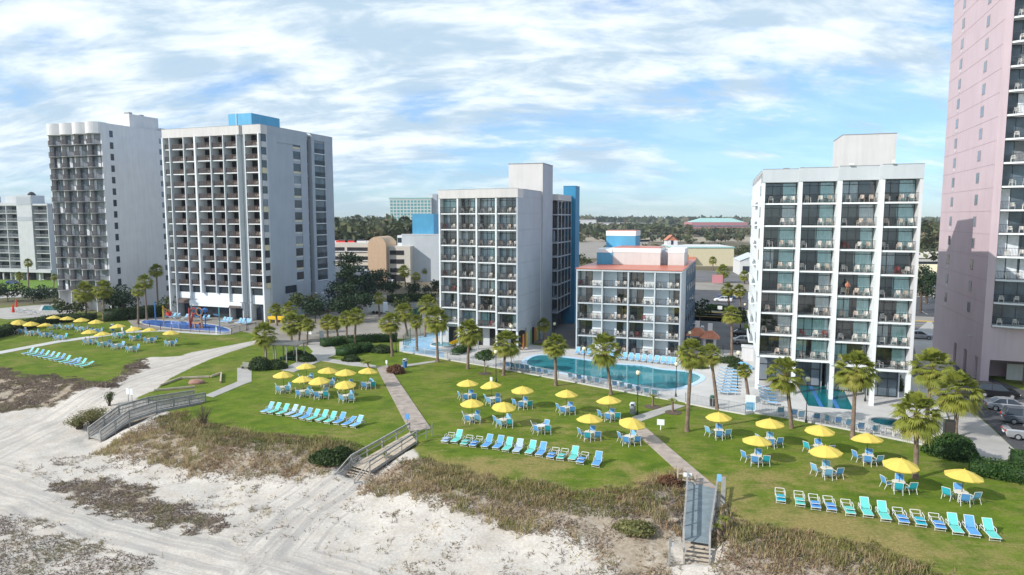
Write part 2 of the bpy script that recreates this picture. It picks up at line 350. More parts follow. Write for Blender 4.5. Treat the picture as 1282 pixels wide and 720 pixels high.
# ------------------------------------------------------------------ mesh helpers
class MB:
    def __init__(s): s.v = []; s.f = []; s.t = []
    def quad(s, *p):
        n = len(s.v); s.v += [tuple(q) for q in p]; s.f.append(tuple(range(n, n+len(p)))); return s
    def box(s, x0, x1, y0, y1, z0, z1):
        n = len(s.v)
        s.v += [(x0,y0,z0),(x1,y0,z0),(x1,y1,z0),(x0,y1,z0),(x0,y0,z1),(x1,y0,z1),(x1,y1,z1),(x0,y1,z1)]
        s.f += [(n,n+3,n+2,n+1),(n+4,n+5,n+6,n+7),(n,n+1,n+5,n+4),(n+1,n+2,n+6,n+5),(n+2,n+3,n+7,n+6),(n+3,n,n+4,n+7)]
        return s
    def prism(s, poly, z0, z1):
        a = sum(poly[i][0]*poly[(i+1) % len(poly)][1]-poly[(i+1) % len(poly)][0]*poly[i][1] for i in range(len(poly)))
        if a < 0: poly = poly[::-1]
        n = len(s.v); k = len(poly)
        s.v += [(p[0], p[1], z0) for p in poly]+[(p[0], p[1], z1) for p in poly]
        s.f += [tuple(range(n+k-1, n-1, -1)), tuple(range(n+k, n+2*k))]
        s.f += [(n+i, n+(i+1) % k, n+k+(i+1) % k, n+k+i) for i in range(k)]
        return s
    def tube(s, p0, p1, r0, r1=None, n=6, cap=True):
        r1 = r0 if r1 is None else r1
        p0 = Vector(p0); p1 = Vector(p1); d = (p1-p0)
        if d.length < 1e-6: return s
        d.normalize(); a = d.orthogonal().normalized(); b = d.cross(a); m = len(s.v)
        for p, r in ((p0, r0), (p1, r1)):
            for i in range(n):
                t = 2*PI*i/n; s.v.append(tuple(p+a*(r*math.cos(t))+b*(r*math.sin(t))))
        s.f += [(m+i, m+(i+1) % n, m+n+(i+1) % n, m+n+i) for i in range(n)]
        if cap: s.f += [tuple(range(m+n-1, m-1, -1)), tuple(range(m+n, m+2*n))]
        return s
    def beam(s, p0, p1, w, h):
        """rectangular bar from p0 to p1, w wide (horizontal), h tall"""
        p0 = Vector(p0); p1 = Vector(p1); d = (p1-p0).normalized()
        side = d.cross(Vector((0,0,1)))
        if side.length < 1e-4: side = Vector((1,0,0))
        side.normalize(); up = side.cross(d).normalized(); m = len(s.v)
        for p in (p0, p1):
            for i, j in ((-1,-1),(1,-1),(1,1),(-1,1)): s.v.append(tuple(p+side*(i*w/2)+up*(j*h/2)))
        s.f += [(m,m+1,m+2,m+3),(m+7,m+6,m+5,m+4),(m,m+4,m+5,m+1),(m+1,m+5,m+6,m+2),(m+2,m+6,m+7,m+3),(m+3,m+7,m+4,m)]
        return s
    def lathe(s, prof, n=12, c=(0,0,0)):
        m = len(s.v)
        for r, z in prof:
            for i in range(n):
                t = 2*PI*i/n; s.v.append((c[0]+r*math.cos(t), c[1]+r*math.sin(t), c[2]+z))
        for k in range(len(prof)-1):
            for i in range(n):
                a = m+k*n+i; b = m+k*n+(i+1) % n; s.f.append((a, b, b+n, a+n))
        return s
    def mesh(s, name, mat, smooth=False):
        me = bpy.data.meshes.new(name); me.from_pydata(s.v, [], s.f)
        me.materials.append(MATS[mat]); 
        if s.t:
            at = me.attributes.new('tint', 'FLOAT', 'FACE'); at.data.foreach_set('value', s.t)
        if smooth: me.polygons.foreach_set('use_smooth', [True]*len(me.polygons))
        me.update(); return me
    def build(s, name, mat, parent=None, smooth=False):
        return link(name, s.mesh(name, mat, smooth), parent)
def link(name, me, parent=None):
    o = bpy.data.objects.new(name, me); COL.objects.link(o)
    if parent: o.parent = parent
    return o
def tag(o, label=None, cat=None, group=None, kind=None):
    if label: o['label'] = label
    if cat: o['category'] = cat
    if group: o['group'] = group
    if kind: o['kind'] = kind
    return o
def thing(name, label, cat, loc=(0,0,0), rz=0.0, group=None):
    o = bpy.data.objects.new(name, None); COL.objects.link(o); o.empty_display_size = .3
    o.location = loc; o.rotation_euler = (0, 0, rz); return tag(o, label, cat, group)
def struct(o): o['kind'] = 'structure'; return o
def dup(root, loc, rz=None, label=None, group=None, scale=None):
    def cp(o, parent):
        c = o.copy(); COL.objects.link(c)
        if parent: c.parent = parent
        for ch in o.children: cp(ch, c)
        return c
    r = cp(root, None); r.location = loc
    if rz is not None: r.rotation_euler = (0, 0, rz)
    if label: r['label'] = label
    if group: r['group'] = group
    if scale: r.scale = (scale,)*3
    return r
ORD = ['first','second','third','fourth','fifth','sixth','seventh','eighth','ninth','tenth','eleventh','twelfth','thirteenth','fourteenth','fifteenth','sixteenth','seventeenth','eighteenth','nineteenth','twentieth']
PHI = 18.5
def frame(phi): return Vector((math.cos(R(phi)), -math.sin(R(phi)), 0)), Vector((math.sin(R(phi)), math.cos(R(phi)), 0))
A_, B_ = frame(PHI)

# ------------------------------------------------------------------ ground sheet
def build_ground():
    xs = np.concatenate([-np.geomspace(3550, 130, 20), np.arange(-126, 80, .5), np.geomspace(84, 3550, 20)])
    ys = np.concatenate([[-50, -20, 0, 15], np.arange(26, 150, .5), np.geomspace(152, 3550, 44)])
    X, Y = np.meshgrid(xs, ys); Xf = X.ravel(); Yf = Y.ravel()
    Z = terrain(Xf, Yf)
    nx, ny = len(xs), len(ys)
    idx = np.arange(nx*ny).reshape(ny, nx)
    F = np.stack([idx[:-1,:-1], idx[:-1,1:], idx[1:,1:], idx[1:,:-1]], -1).reshape(-1, 4)
    me = bpy.data.meshes.new('ground'); me.vertices.add(nx*ny); me.vertices.foreach_set('co', np.stack([Xf, Yf, Z], -1).ravel())
    me.loops.add(F.size); me.loops.foreach_set('vertex_index', F.ravel().astype(np.int32))
    me.polygons.add(len(F)); me.polygons.foreach_set('loop_start', np.arange(0, F.size, 4, dtype=np.int32)); me.polygons.foreach_set('loop_total', np.full(len(F), 4, np.int32))
    me.update(calc_edges=True); me.validate()
    sdI = sdist(Xf, Yf, INLAND); sdP = sdist(Xf, Yf, SANDPATH)
    lawn = np.clip(.5+sdI/2.5, 0, 1)*np.clip(.5-sdP/1.6, 0, 1)
    veg = np.zeros(nx*ny)
    for poly, dens, kind in VEG:
        sd = sdist(Xf, Yf, poly); veg = np.maximum(veg, dens*np.clip(.5+sd/2.0, 0, 1))
    # dry turf along the dune edge and in known worn spots
    dry = np.clip(1-sdI/8.0, 0, 1)*.55
    for (px, py, rr, amt) in [(600,590,5,.6),(670,585,5,.5),(790,590,4,.4),(420,545,5,.5),(300,530,5,.5),(880,640,4,.6),(1000,650,6,.5),(1100,680,6,.6),(960,600,4,.45),(830,605,3,.9),(560,585,4,.6),(700,540,5,.35),(1020,600,4,.4),(1150,655,5,.4),(590,480,6,.2),(90,465,7,.5),(280,425,5,.7),(740,500,5,.35),(1030,660,6,.6),(535,600,4,.7)]:
        c = at_z(px, py); dry = np.maximum(dry, amt*np.exp(-((Xf-c.x)**2+(Yf-c.y)**2)/(rr*rr)))
    dry = dry + .24*np.clip((Xf+12)/8, 0, 1)
    far = np.clip((Yf*B_.y+Xf*B_.x-np.where(Xf > 5, 146, 117))/4, 0, 1)*np.clip(sdI, 0, 1)
    tds = []
    for pl in ([(-120,575),(0,612),(120,655),(260,690),(400,728),(480,760)], [(318,428),(250,448),(160,488),(60,530),(-60,580)], [(444,606),(380,640),(330,690),(300,740)]):
        q = [at_z(x, y, 0 if i < 2 and pl[0][0] > 300 and pl[0][0] < 400 else -1.5) for i, (x, y) in enumerate(pl)]; best = np.full(nx*ny, 50.0)
        for a, b in zip(q, q[1:]):
            d = segd(Xf, Yf, a, b); sg = np.sign((b.x-a.x)*(Yf-a.y)-(b.y-a.y)*(Xf-a.x)); best = np.where(d < np.abs(best), d*sg, best)
        tds.append(best)
    td = tds[0]
    for t_ in tds[1:]: td = np.where(np.abs(t_) < np.abs(td), t_, td)
    for nm, arr in (('tdist', td), ('lawn', lawn), ('veg', veg), ('dry', np.clip(dry, 0, 1)), ('far', far)):
        a = me.attributes.new(nm, 'FLOAT', 'POINT'); a.data.foreach_set('value', arr.astype(np.float32))
    me.materials.append(MATS['ground']); me.polygons.foreach_set('use_smooth', [True]*len(me.polygons))
    struct(link('ground', me))
build_ground()
def sheet(name, px, mat, z=.02, th=.12, world=False):
    P = px if world else pz(px)
    return struct(MB().prism([(p[0], p[1]) for p in P], z-th, z).build(name, mat))
def ab(a, b): return (A_*a+B_*b)      # street-grid coordinates -> world

# paved surfaces
sheet('parking_lot', [(300,409),(330,407),(400,395),(455,380),(500,383),(560,396),(558,412),(520,424),(470,424),(420,427),(392,432),(372,434),(340,424),(300,414)], 'paving_beige', .03)
sheet('driveway', [(1165,400),(1190,450),(1207,507),(1242,537),(1276,569),(1263,570),(1261,580),(1219,577),(1218,560),(1197,547),(1181,500),(1150,455),(1140,420)], 'concrete', .05)
sheet('parking_asphalt', [(1195,455),(1230,470),(1420,540),(1500,640),(1350,600),(1277,569),(1243,536),(1208,506)], 'asphalt', .03)
sheet('hotel_lot', [(655,372),(930,395),(935,452),(905,442),(866,440),(850,448),(720,438),(690,428),(655,432),(650,400)], 'asphalt_old', .02)
sheet('pool_deck', [(500,440),(560,450.5),(627,461.5),(680,471.5),(760,486.5),(850,502.5),(892,512),(933,519),(944,517),(980,522.5),(1163,559),(1195,548),(1178,500),(1140,470),(1090,455),(937,440),(900,438),(870,436),(860,446),(722,438),(655,431),(600,420),(562,412),(500,428)], 'concrete_white', .06)
sheet('deck_blue_paint', [(503,440),(556,449.5),(556,443),(540,425),(560,417),(556,412),(505,428)], 'deck_blue', .066, .01)
for nm, b0, b1, mat, z in (('street', 149.5, 163.5, 'asphalt_old', .02), ('sidewalk', 164, 171, 'paving_beige', .13), ('parking_lot', 171.3, 214, 'asphalt', .03), ('street', 215, 240, 'paving_beige', .02), ('parking_lot', 242, 292, 'asphalt_old', .03)):
    a0, a1 = -330, 260
    if nm == 'parking_lot': a0, a1 = -20, 130
    sheet(nm, [ab(a0, b0), ab(a1, b0), ab(a1, b1), ab(a0, b1)], mat, z, .3, True)
for b0 in (156.3, 156.7):
    sheet('road_line', [ab(-330, b0), ab(260, b0), ab(260, b0+.13), ab(-330, b0+.13)], 'line_yellow', .026, .004, True)
sheet('road_line', [ab(-330, 160), ab(260, 160), ab(260, 160.14), ab(-330, 160.14)], 'line_white', .026, .004, True)
sheet('kerb', [ab(-330, 163.5), ab(260, 163.5), ab(260, 164), ab(-330, 164)], 'line_yellow', .15, .3, True)
mb = MB()
for i in range(18):
    for b0 in (176, 198):
        q = [ab(20+i*5.2, b0), ab(20.12+i*5.2, b0), ab(20.12+i*5.2, b0+5.5), ab(20+i*5.2, b0+5.5)]; mb.prism(q, .031, .036)
struct(mb.build('parking_line', 'line_white'))
# far open lots
for px, mat in (([(730,302),(1260,306),(1300,297),(720,293)], 'sand_tan'), ([(735,291),(1260,293),(1290,287),(730,287)], 'concrete'), ([(725,325),(800,318),(815,300),(725,303)], 'paving_beige')):
    sheet('open_lot', px, mat, .05)
def lawn_mat():
    simple('lawn_bright', (.13,.23,.02), .95, .2, .3)
lawn_mat()
sheet('lawn_strip', [(-120,370),(82,361),(84,349),(-120,354)], 'lawn_bright', .25)
sheet('street', [(-120,380),(95,369),(95,362),(-120,371)], 'concrete', .10)
# paths
sheet('path', [(0,443.5),(75,429),(137,420.5),(160,417),(202,415),(271,419.5),(290,418.5),(290,416.8),(271,417),(202,413.2),(160,414.5),(137,418),(75,426),(0,440),(-120,463),(-120,467)], 'concrete_white', .05)
sheet('path', [(297,461),(315,460),(315,478),(306,481),(267,497.5),(256,495.5),(297,478)], 'concrete', .04)
sheet('path', [(392,428),(405,428),(420,436),(423,443),(409,449),(450,454),(471,458),(471,461),(440,458),(402,452),(368,466),(350,463),(385,448),(392,440),(384,432)], 'concrete', .045)
sheet('path', [(487,464),(509,459),(545,453.5),(545,451.5),(509,456.5),(486,461)], 'concrete', .04)
sheet('path', [(844,506),(858,508.5),(803,527.5),(788,534),(783,531),(792,522)], 'concrete', .04)
def plank_path(a, b, c, d, n, mat, name='boardwalk_path', z=.06):
    p0, p1, q0, q1 = (at_z(*k) for k in (a, b, c, d)); m = MB()
    for i in range(n):
        t0, t1 = i/n, (i+.93)/n; a, b, c, d = p0.lerp(q0, t0), p1.lerp(q1, t0), p1.lerp(q1, t1), p0.lerp(q0, t1)
        m.prism([(a.x, a.y), (b.x, b.y), (c.x, c.y), (d.x, d.y)], -.02, z+random.uniform(-.004, .006))
    struct(m.build(name, mat))
plank_path((786,533.5),(801,529.5),(864,604.5),(899,612.5), 90, 'wood_warm')
sheet('hotel_lot', [(1085,420),(1165,396),(1208,440),(1222,560),(1200,552),(1180,505),(1130,470)], 'asphalt_old', .018)
mbp = MB()
p0, p1, q0, q1 = at_z(471,460), at_z(485.5,458), at_z(513,541), at_z(539.5,537.5)
NB = 150
for i in range(NB):       # boards laid across the walk, one mesh
    t0, t1 = i/NB, (i+.9)/NB; a, b, c, d = p0.lerp(q0, t0), p1.lerp(q1, t0), p1.lerp(q1, t1), p0.lerp(q0, t1)
    mbp.prism([(a.x, a.y), (b.x, b.y), (c.x, c.y), (d.x, d.y)], .02, .10+random.uniform(-.006, .006))
struct(mbp.build('boardwalk_path', 'wood_warm'))

# ------------------------------------------------------------------ buildings
CH = {}
def chair_mesh(mat):
    """white garden chair: curved slatted back, arms, splayed legs"""
    m = MB()
    m.box(-.22, .22, -.22, .2, .40, .43)
    for i in range(5):
        a = R(-52+26*i); x = .24*math.sin(a); y = .02+.22*math.cos(a)-.03
        m.beam((x*.9, y, .42), (x, y+.07, .86), .075, .02)
    m.box(-.22, .22, .24, .30, .80, .88)
    for sx in (-1, 1):
        m.beam((sx*.26, -.2, .64), (sx*.26, .24, .66), .06, .03)
        m.beam((sx*.27, -.22, 0), (sx*.26, -.18, .64), .05, .05); m.beam((sx*.26, .27, 0), (sx*.24, .2, .66), .05, .05)
    return m.mesh('balcony_chair', mat)
CHAIR_ME = {k: chair_mesh(k) for k in ('plastic_white', 'plastic_warm', 'chair_red')}
def small_table_mesh():
    m = MB(); m.lathe([(0, .50), (.27, .50), (.28, .53), (0, .53)], 10)
    for i in range(4):
        a = R(45+90*i); m.tube((.2*math.cos(a), .2*math.sin(a), 0), (.14*math.cos(a), .14*math.sin(a), .5), .02, n=4)
    return {k: m.mesh('balcony_table', k) for k in ('plastic_white', 'dark_bronze')}
BT_ME = small_table_mesh()
def put(bld, lx, ly, lz, rz):
    rot = bld.rotation_euler.z; c, s = math.cos(rot), math.sin(rot)
    return (bld.location.x+c*lx-s*ly, bld.location.y+s*lx+c*ly, bld.location.z+lz), rot+rz
POSN = {1: ['only'], 2: ['left', 'right'], 3: ['left', 'middle', 'right'], 4: ['far left', 'inner left', 'inner right', 'far right']}
def furnish(bld, x0, x1, y, z, where, group, n=None, tables=True):
    """garden chairs and a low table on one balcony; things of their own"""
    w = x1-x0; n = n or random.choice([2, 3, 3, 3])
    lay = {2: [.58, .86], 3: [random.choice([.12, .2]), .58, .86], 4: [.12, .36, .62, .88]}[n]
    for k, f in enumerate(lay):
        ck = 'chair_red' if random.random() < .03 else random.choice(['plastic_white', 'plastic_white', 'plastic_warm']); me = CHAIR_ME[ck]
        loc, rz = put(bld, x0+w*f+random.uniform(-.06, .06), y+random.uniform(-.12, .12), z, random.uniform(-.5, .5))
        o = link('balcony_chair', me); o.location = loc; o.rotation_euler = (0, 0, rz+(.25 if f < .5 else -.1))
        tag(o, '%s %s chair on balcony at %s' % (POSN[n][k], 'dark red' if ck == 'chair_red' else 'white plastic', where), 'chair', group)
    if tables:
        loc, rz = put(bld, x0+w*(.72 if n < 4 else .49), y-.15, z, 0)
        mt = random.choice(['plastic_white', 'dark_bronze']); o = link('balcony_table', BT_ME[mt]); o.location = loc
        tag(o, 'low %s table, balcony at %s' % ('white' if mt == 'plastic_white' else 'dark', where), 'table', group.replace('chairs', 'tables'))
_cache = {}
def cached(key, fn):
    if key not in _cache: _cache[key] = fn()
    return _cache[key]
def rail_mesh(w, side_l, side_r, mat, h=1.05, bar=.13, t=.022):
    m = MB(); m.box(0, w, 0, .05, h-.045, h); m.box(0, w, .01, .04, .09, .13)
    n = max(2, int(w/bar))
    for i in range(n+1):
        x = w*i/n; q = t if i % 6 else t*1.8; m.box(x-q/2, x+q/2, .012, .036, .0, h-.04)
    for s, sd, xx in ((0, side_l, 0), (1, side_r, w)):
        if sd:
            m.box(xx-.02, xx+.02, 0, sd, h-.045, h)
            for k in range(int(sd/.13)): m.box(xx-.011, xx+.011, k*.13+.05, k*.13+.072, 0, h-.04)
    return m.mesh('railing', mat)
def door_mesh(w, h, cols, mat, trans=True):
    m = MB(); t = .06
    m.box(0, w, 0, .07, h-.07, h); m.box(0, w, 0, .07, 0, .06)
    hh = h-.42 if trans else h-.07
    if trans: m.box(t, w-t, .004, .066, hh-.03, hh+.03)
    for i, x in enumerate([0]+cols+[w-t]):
        m.box(x, x+t, .002 if 0 < i else 0, .068 if 0 < i else .07, .06, h-.07)
    return m.mesh('sliding_door', mat)
def pane_mesh(w, h): return MB().quad((.03, .035, .03), (w-.03, .035, .03), (w-.03, .035, h-.03), (.03, .035, h-.03)).mesh('glass_pane', 'glass')
def curtain_mesh(w, h, mat):
    m = MB(); n = max(2, int(w/.14)); pts = [(w*i/n, .12+(.03 if i % 2 else -.03)) for i in range(n+1)]
    for (xa, ya), (xb, yb) in zip(pts, pts[1:]): m.quad((xa, ya, .03), (xb, yb, .03), (xb, yb, h-.05), (xa, ya, h-.05))
    return m.mesh('curtain', mat)
def child(name, me, par, loc=(0,0,0)):
    o = link(name, me, par); o.location = loc; return o
def balcony(root, x0, x1, yf, z, s, rec, st, has_rail=True):
    """one balcony: slab > railing; glazed door wall > pane, curtains"""
    w = x1-x0
    sl = child('balcony', cached(('slab', round(w, 2), rec, st['slab']), lambda: MB().box(0, w, 0, rec-.003, -.20, 0).mesh('balcony', st['slab'])), root, (x0, yf, z))
    if has_rail: child('railing', cached(('rail', round(w, 2), st['rail']), lambda: rail_mesh(w, 0, 0, st['rail'])), sl, (0, .04, 0))
    h = s-.20
    dx0, dx1 = st.get('door', (0, 1)); dx0 = x0+w*dx0; dx1 = x0+w*dx1; dw = dx1-dx0
    dr = child('sliding_door', cached(('door', round(dw, 2), round(h, 2)), lambda: door_mesh(dw, h-.003, [dw*f for f in st['cols']], st['frame'], st.get('trans', True))), root, (dx0, yf+rec, z))
    child('glass_pane', cached(('pane', round(dw, 2), round(h, 2)), lambda: pane_mesh(dw, h)), dr)
    for k in range(random.choice(st['ncur'])):
        mt = random.choice(st['cur']); f = random.choice([.42, .5, .52, .36]); cw = round(dw*f, 2)
        if k == 0: ox = dw-cw if random.random() < st['curR'] else 0
        else: ox = 0 if ox > 0 else dw-cw
        child('curtain', cached(('cur', cw, round(h, 2), mt), lambda: curtain_mesh(cw, h, mt)), dr, (ox, 0, 0))
def part(root, name, mat, mb): return mb.build(name, mat, root)

ST_D = dict(slab='white_fresh', rail='dark_metal', frame='dark_metal', cols=[.25,.5], ncur=[1,1,2], cur=['curtain_aqua','curtain_aqua','curtain_white'], curR=.85)
ST_B = dict(slab='white_paint', rail='dark_bronze', frame='dark_metal', cols=[.33,.66], ncur=[2,2,1], cur=['curtain_white','curtain_blue','curtain_aqua'], curR=.4)
ST_C = dict(slab='grey_light', rail='dark_metal', frame='dark_bronze', cols=[.5], ncur=[1,1,2], cur=['curtain_brown','curtain_brown','curtain_white'], curR=.5, trans=False)

def hotel(name, label, loc, phi, bays, rows, s, z0, step, rec, top, depth, st, roofz, wallmat, finmat, facia, fin=.22, whichhotel='', group='', furn=True, chairs=None, fin_low=0.0):
    root = thing(name, label, 'hotel', loc, -R(phi))
    nb = len(bays); X = [0]
    for b in bays: X.append(X[-1]+b)
    W = X[-1]
    ztop = roofz
    # shell behind the rooms
    inner = rec+1.1
    body = MB()
    for i in range(nb):
        yf = -step*i
        body.box(X[i]+.02*(i == 0), X[i+1]-.02*(i == nb-1), yf+inner, depth, z0-.2, ztop-.9+.001*i)
    part(root, 'wall', wallmat, body)
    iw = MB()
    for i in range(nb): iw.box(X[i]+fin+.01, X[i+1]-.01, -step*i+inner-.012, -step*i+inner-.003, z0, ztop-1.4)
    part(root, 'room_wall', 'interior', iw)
    # fins between the bays, parapet band
    for i in range(nb+1):
        k = min(i, nb-1)
        ya = -step*k-.12 if i < nb else -step*(nb-1)-.12
        yb = (-step*(k-1) if 0 < i < nb else -step*k)+inner+.02
        if i == 0: yb = depth
        if i == nb: yb = depth-.01
        zlow = z0-.22 if fin_low is None else fin_low
        xx = X[i] if i < nb else W-fin+.0
        part(root, 'fin_wall', finmat if 0 < i < nb else wallmat if i == nb else finmat, MB().box(xx, xx+fin, ya, yb, zlow, ztop-.2))
    fz = z0+rows*s-.2
    for i in range(nb):
        yf = -step*i
        xa, xb = X[i]+(fin+.002 if i or True else 0), X[i+1]-(fin+.002 if i == nb-1 else .002)
        part(root, 'parapet', facia, MB().box(X[i]-.02*(i > 0), X[i+1]+(0 if i < nb-1 else .03), yf-.20, yf+inner+.3, fz+.002*i, ztop+.004*i))
        for r in range(rows):
            z = z0+r*s
            balcony(root, xa, xb, yf, z, s if r < rows-1 else s-.02, rec, st if not callable(st) else st(i, r))
            if furn:
                wh = '%s row from top, %s bay, %s' % (ORD[rows-1-r], ORD[i] if i < nb-1 else 'rightmost', whichhotel)
                furnish(root, xa, xb, yf+rec*.45, z, wh, 'chairs on the balconies of the '+whichhotel, n=chairs and random.choice(chairs))
    # parapet round the sides and the roof sheet
    pr = MB(); pr.box(.0, .25, inner+.3, depth, ztop-.9, ztop-.01).box(W-.25, W+.02, -step*(nb-1)+inner+.3, depth, ztop-.9, ztop-.01).box(.26, W-.26, depth-.25, depth, ztop-.9, ztop-.012)
    part(root, 'roof_edge', wallmat, pr)
    part(root, 'roof', 'roof_grey', MB().box(.26, W-.26, inner+.31, depth-.26, ztop-.899, ztop-.6))
    # metal coping
    cp = MB(); y1 = -step*(nb-1)
    cp.box(W-.28, W+.05, y1+inner+.3, depth+.02, ztop, ztop+.05).box(-.03, .28, inner+.3, depth+.02, ztop, ztop+.05)
    for i in range(nb): cp.box(X[i]-.03, X[i+1]+.04, -step*i-.23, -step*i-.05, ztop+.017+.001*i, ztop+.065+.001*i)
    part(root, 'coping', 'grey_metal', cp)
    return root, X, W

# --- D: the white hotel on the right
dl = Vector((31.3, 86.2, 0))
D, XD, WD = hotel('balcony_hotel', 'white eight-row balcony hotel standing beside the rectangular lap pool', dl, 17, [4.15]*4, 8, 2.75, 4.5, 1.55, 1.45, 0, 30, ST_D, 27.9, 'white_side', 'white_fresh', 'grey_light', fin=.34, whichhotel='white lap-pool hotel', fin_low=4.29)
for i in range(5): xx = XD[i] if i < 4 else WD-.45; part(D, 'column', 'white_fresh', MB().box(xx, xx+.45, -1.55*min(i, 3)+.05, -1.55*min(i, 3)+.65, 0, 4.218))
part(D, 'penthouse', 'warm_grey', MB().box(10.1, 16.4, 8, 16, 27, 32.7)); part(D, 'coping', 'grey_metal', MB().box(10.05, 16.45, 7.95, 16.05, 32.7, 32.78))
# lobby set back on the ground floor
lob = MB()
for i in range(4): lob.box(XD[i]+.5, XD[i+1], -1.55*i+5.0, 18.9, 0.0, 4.29)
part(D, 'lobby_wall', 'grey_light', lob)
for i in range(4):
    f = part(D, 'lobby_window', 'dark_metal', MB().box(XD[i]+.6, XD[i+1]-.2, -1.55*i+4.9, -1.55*i+4.99, .1, 4.2))
    for k in range(3):
        w_ = (XD[i+1]-XD[i]-1.0)/3; x_ = XD[i]+.7+k*w_
        part(D, 'glass_pane', 'window_mix' if (i+k) % 3 else 'window_grey', MB().box(x_+.05, x_+w_-.05, -1.55*i+4.86, -1.55*i+4.9, .25, 2.3).box(x_+.05, x_+w_-.05, -1.55*i+4.86, -1.55*i+4.9, 2.45, 4.05)).parent = f
fl = MB()
for i in range(4): fl.box(XD[i]+.36, XD[i+1]-.01, -1.55*i+.0, -1.55*i+5.1, 4.22, 4.299)
part(D, 'soffit', 'white_paint', fl)
part(D, 'floodlight', 'white_metal', MB().box(9.2, 9.7, -3.6, -3.25, 28.0, 28.25)); part(D, 'floodlight', 'white_metal', MB().box(13.3, 13.6, -5.15, -4.9, 28.0, 28.4))
# left side: end balconies seen edge on
for r in range(8):
    b = part(D, 'side_balcony', 'white_fresh', MB().box(-.6, -.003, 9.5, 16.5, 4.35+r*2.75, 4.5+r*2.75).box(-.6, -.5, 9.5, 16.5, 4.5+r*2.75, 5.3+r*2.75))
    part(D, 'side_window', 'window_dark', MB().box(-.03, -.002, 2.5, 4.2, 5.5+r*2.75, 6.8+r*2.75))
part(D, 'vent_cap', 'grey_metal', MB().box(3, 3.8, 8, 9, 27.3, 28.6).box(5.5, 6, 12, 12.5, 27.3, 28.9))

# --- B: the grey eight-storey hotel in the middle
bl = Vector((.9, 108.9, 0))
aB, bB = frame(17.5)
lB = bl - aB*15.2 + bB*3.75
B, XB, WB = hotel('balcony_hotel', 'grey eight-row balcony hotel with tall blue stair tower behind it', lB, 17.5, [3.8]*4, 8, 2.675, 3.95, 1.2, 1.5, 0, 18.4, ST_B, 26.55, 'grey_paint', 'white_paint', 'warm_grey', fin=.26, whichhotel='blue-tower hotel', fin_low=3.6)
gf = MB(); gf.box(.4, 15.2, 1.5, 18.3, 0, 3.72); part(B, 'ground_floor_wall', 'grey_light', gf)
for i in range(4): part(B, 'ground_opening', 'interior_dark', MB().box(XB[i]+1.0, XB[i+1]-.3, 1.42, 1.499, .05, 3.0))
for i in range(5): part(B, 'column', 'white_paint', MB().box(XB[i]-(.3 if i == 4 else 0), XB[i]+(.0 if i == 4 else .3), -1.2*min(i, 3)-.05, -1.2*min(i, 3)+.35, 0, 3.74))
part(B, 'side_base_wall', 'grey_paint', MB().box(14.9, 15.22, 1.5, 18.39, 0, 3.74))
sj = MB()
for r in range(9): sj.box(15.2, 15.226, -3.5, 14.6, 3.9+r*2.675, 3.95+r*2.675)
part(B, 'joint_line', 'grey_metal', sj)
part(B, 'elevator_tower', 'warm_grey', MB().box(9.2, 15.55, 10.3, 17.3, 26.0, 31.5)); part(B, 'elevator_shaft', 'grey_paint', MB().box(15.205, 15.6, 10.35, 17.3, 0, 31.48))
part(B, 'coping', 'grey_metal', MB().box(9.1, 15.68, 10.2, 17.4, 31.5, 31.58))
part(B, 'downpipe', 'white_metal', MB().box(15.21, 15.3, 10.15, 10.25, 1, 26))
# rear gallery wing with open walkways
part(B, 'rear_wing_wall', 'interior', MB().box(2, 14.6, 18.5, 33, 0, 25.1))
for r in range(8):
    z = 3.9+r*2.675
    g = part(B, 'gallery_floor', 'grey_paint', MB().box(14.62, 16.3, 18.5, 30.05, z-.25, z))
    part(B, 'railing', 'gallery_dark', MB().box(16.22, 16.26, 18.5, 30.05, z+1.0, z+1.06)).parent = g
    rr = MB()
    for k in range(56): rr.box(16.22, 16.26, 18.55+k*.205, 18.62+k*.205, z, z+(1.0 if k % 3 else 2.42))
    rr.build('railing_bars', 'gallery_dark', g)
    for k in range(4): part(B, 'gallery_door', 'dark_bronze' if (k*3+r) % 4 else 'curtain_blue', MB().box(14.601, 14.64, 19.2+k*2.8, 20.2+k*2.8, z+.01, z+2.1))
part(B, 'gallery_roof', 'warm_grey', MB().box(2, 16.4, 18.45, 30.04, 25.2, 26.35))
for k in range(5): part(B, 'gallery_post', 'grey_paint', MB().box(16.27, 16.39, 18.6+k*2.85, 18.75+k*2.85, 3.6, 25.3))
bt = at_Y(707, 234, 143); 
part(B, 'stair_tower', 'blue_paint', MB().box(14.65, 17.2, 30.1, 34.0, 0, 28.3)); part(B, 'coping', 'blue_paint', MB().box(14.6, 17.25, 30.05, 34.05, 28.3, 28.4))
# colourful boards under the side
for k, (y, c) in enumerate([(-1.0,'orange_paint'),(1.2,'yellow_paint'),(3.6,'green_paint'),(6.2,'orange_paint'),(7.6,'yellow_paint'),(9.0,'green_paint')]):
    part(B, 'painted_board', c, MB().box(15.23, 15.27, y, y+.9, .2, 2.7))
part(B, 'dark_opening', 'interior_dark', MB().box(15.228, 15.24, 4.6, 6.1, .05, 3.0))

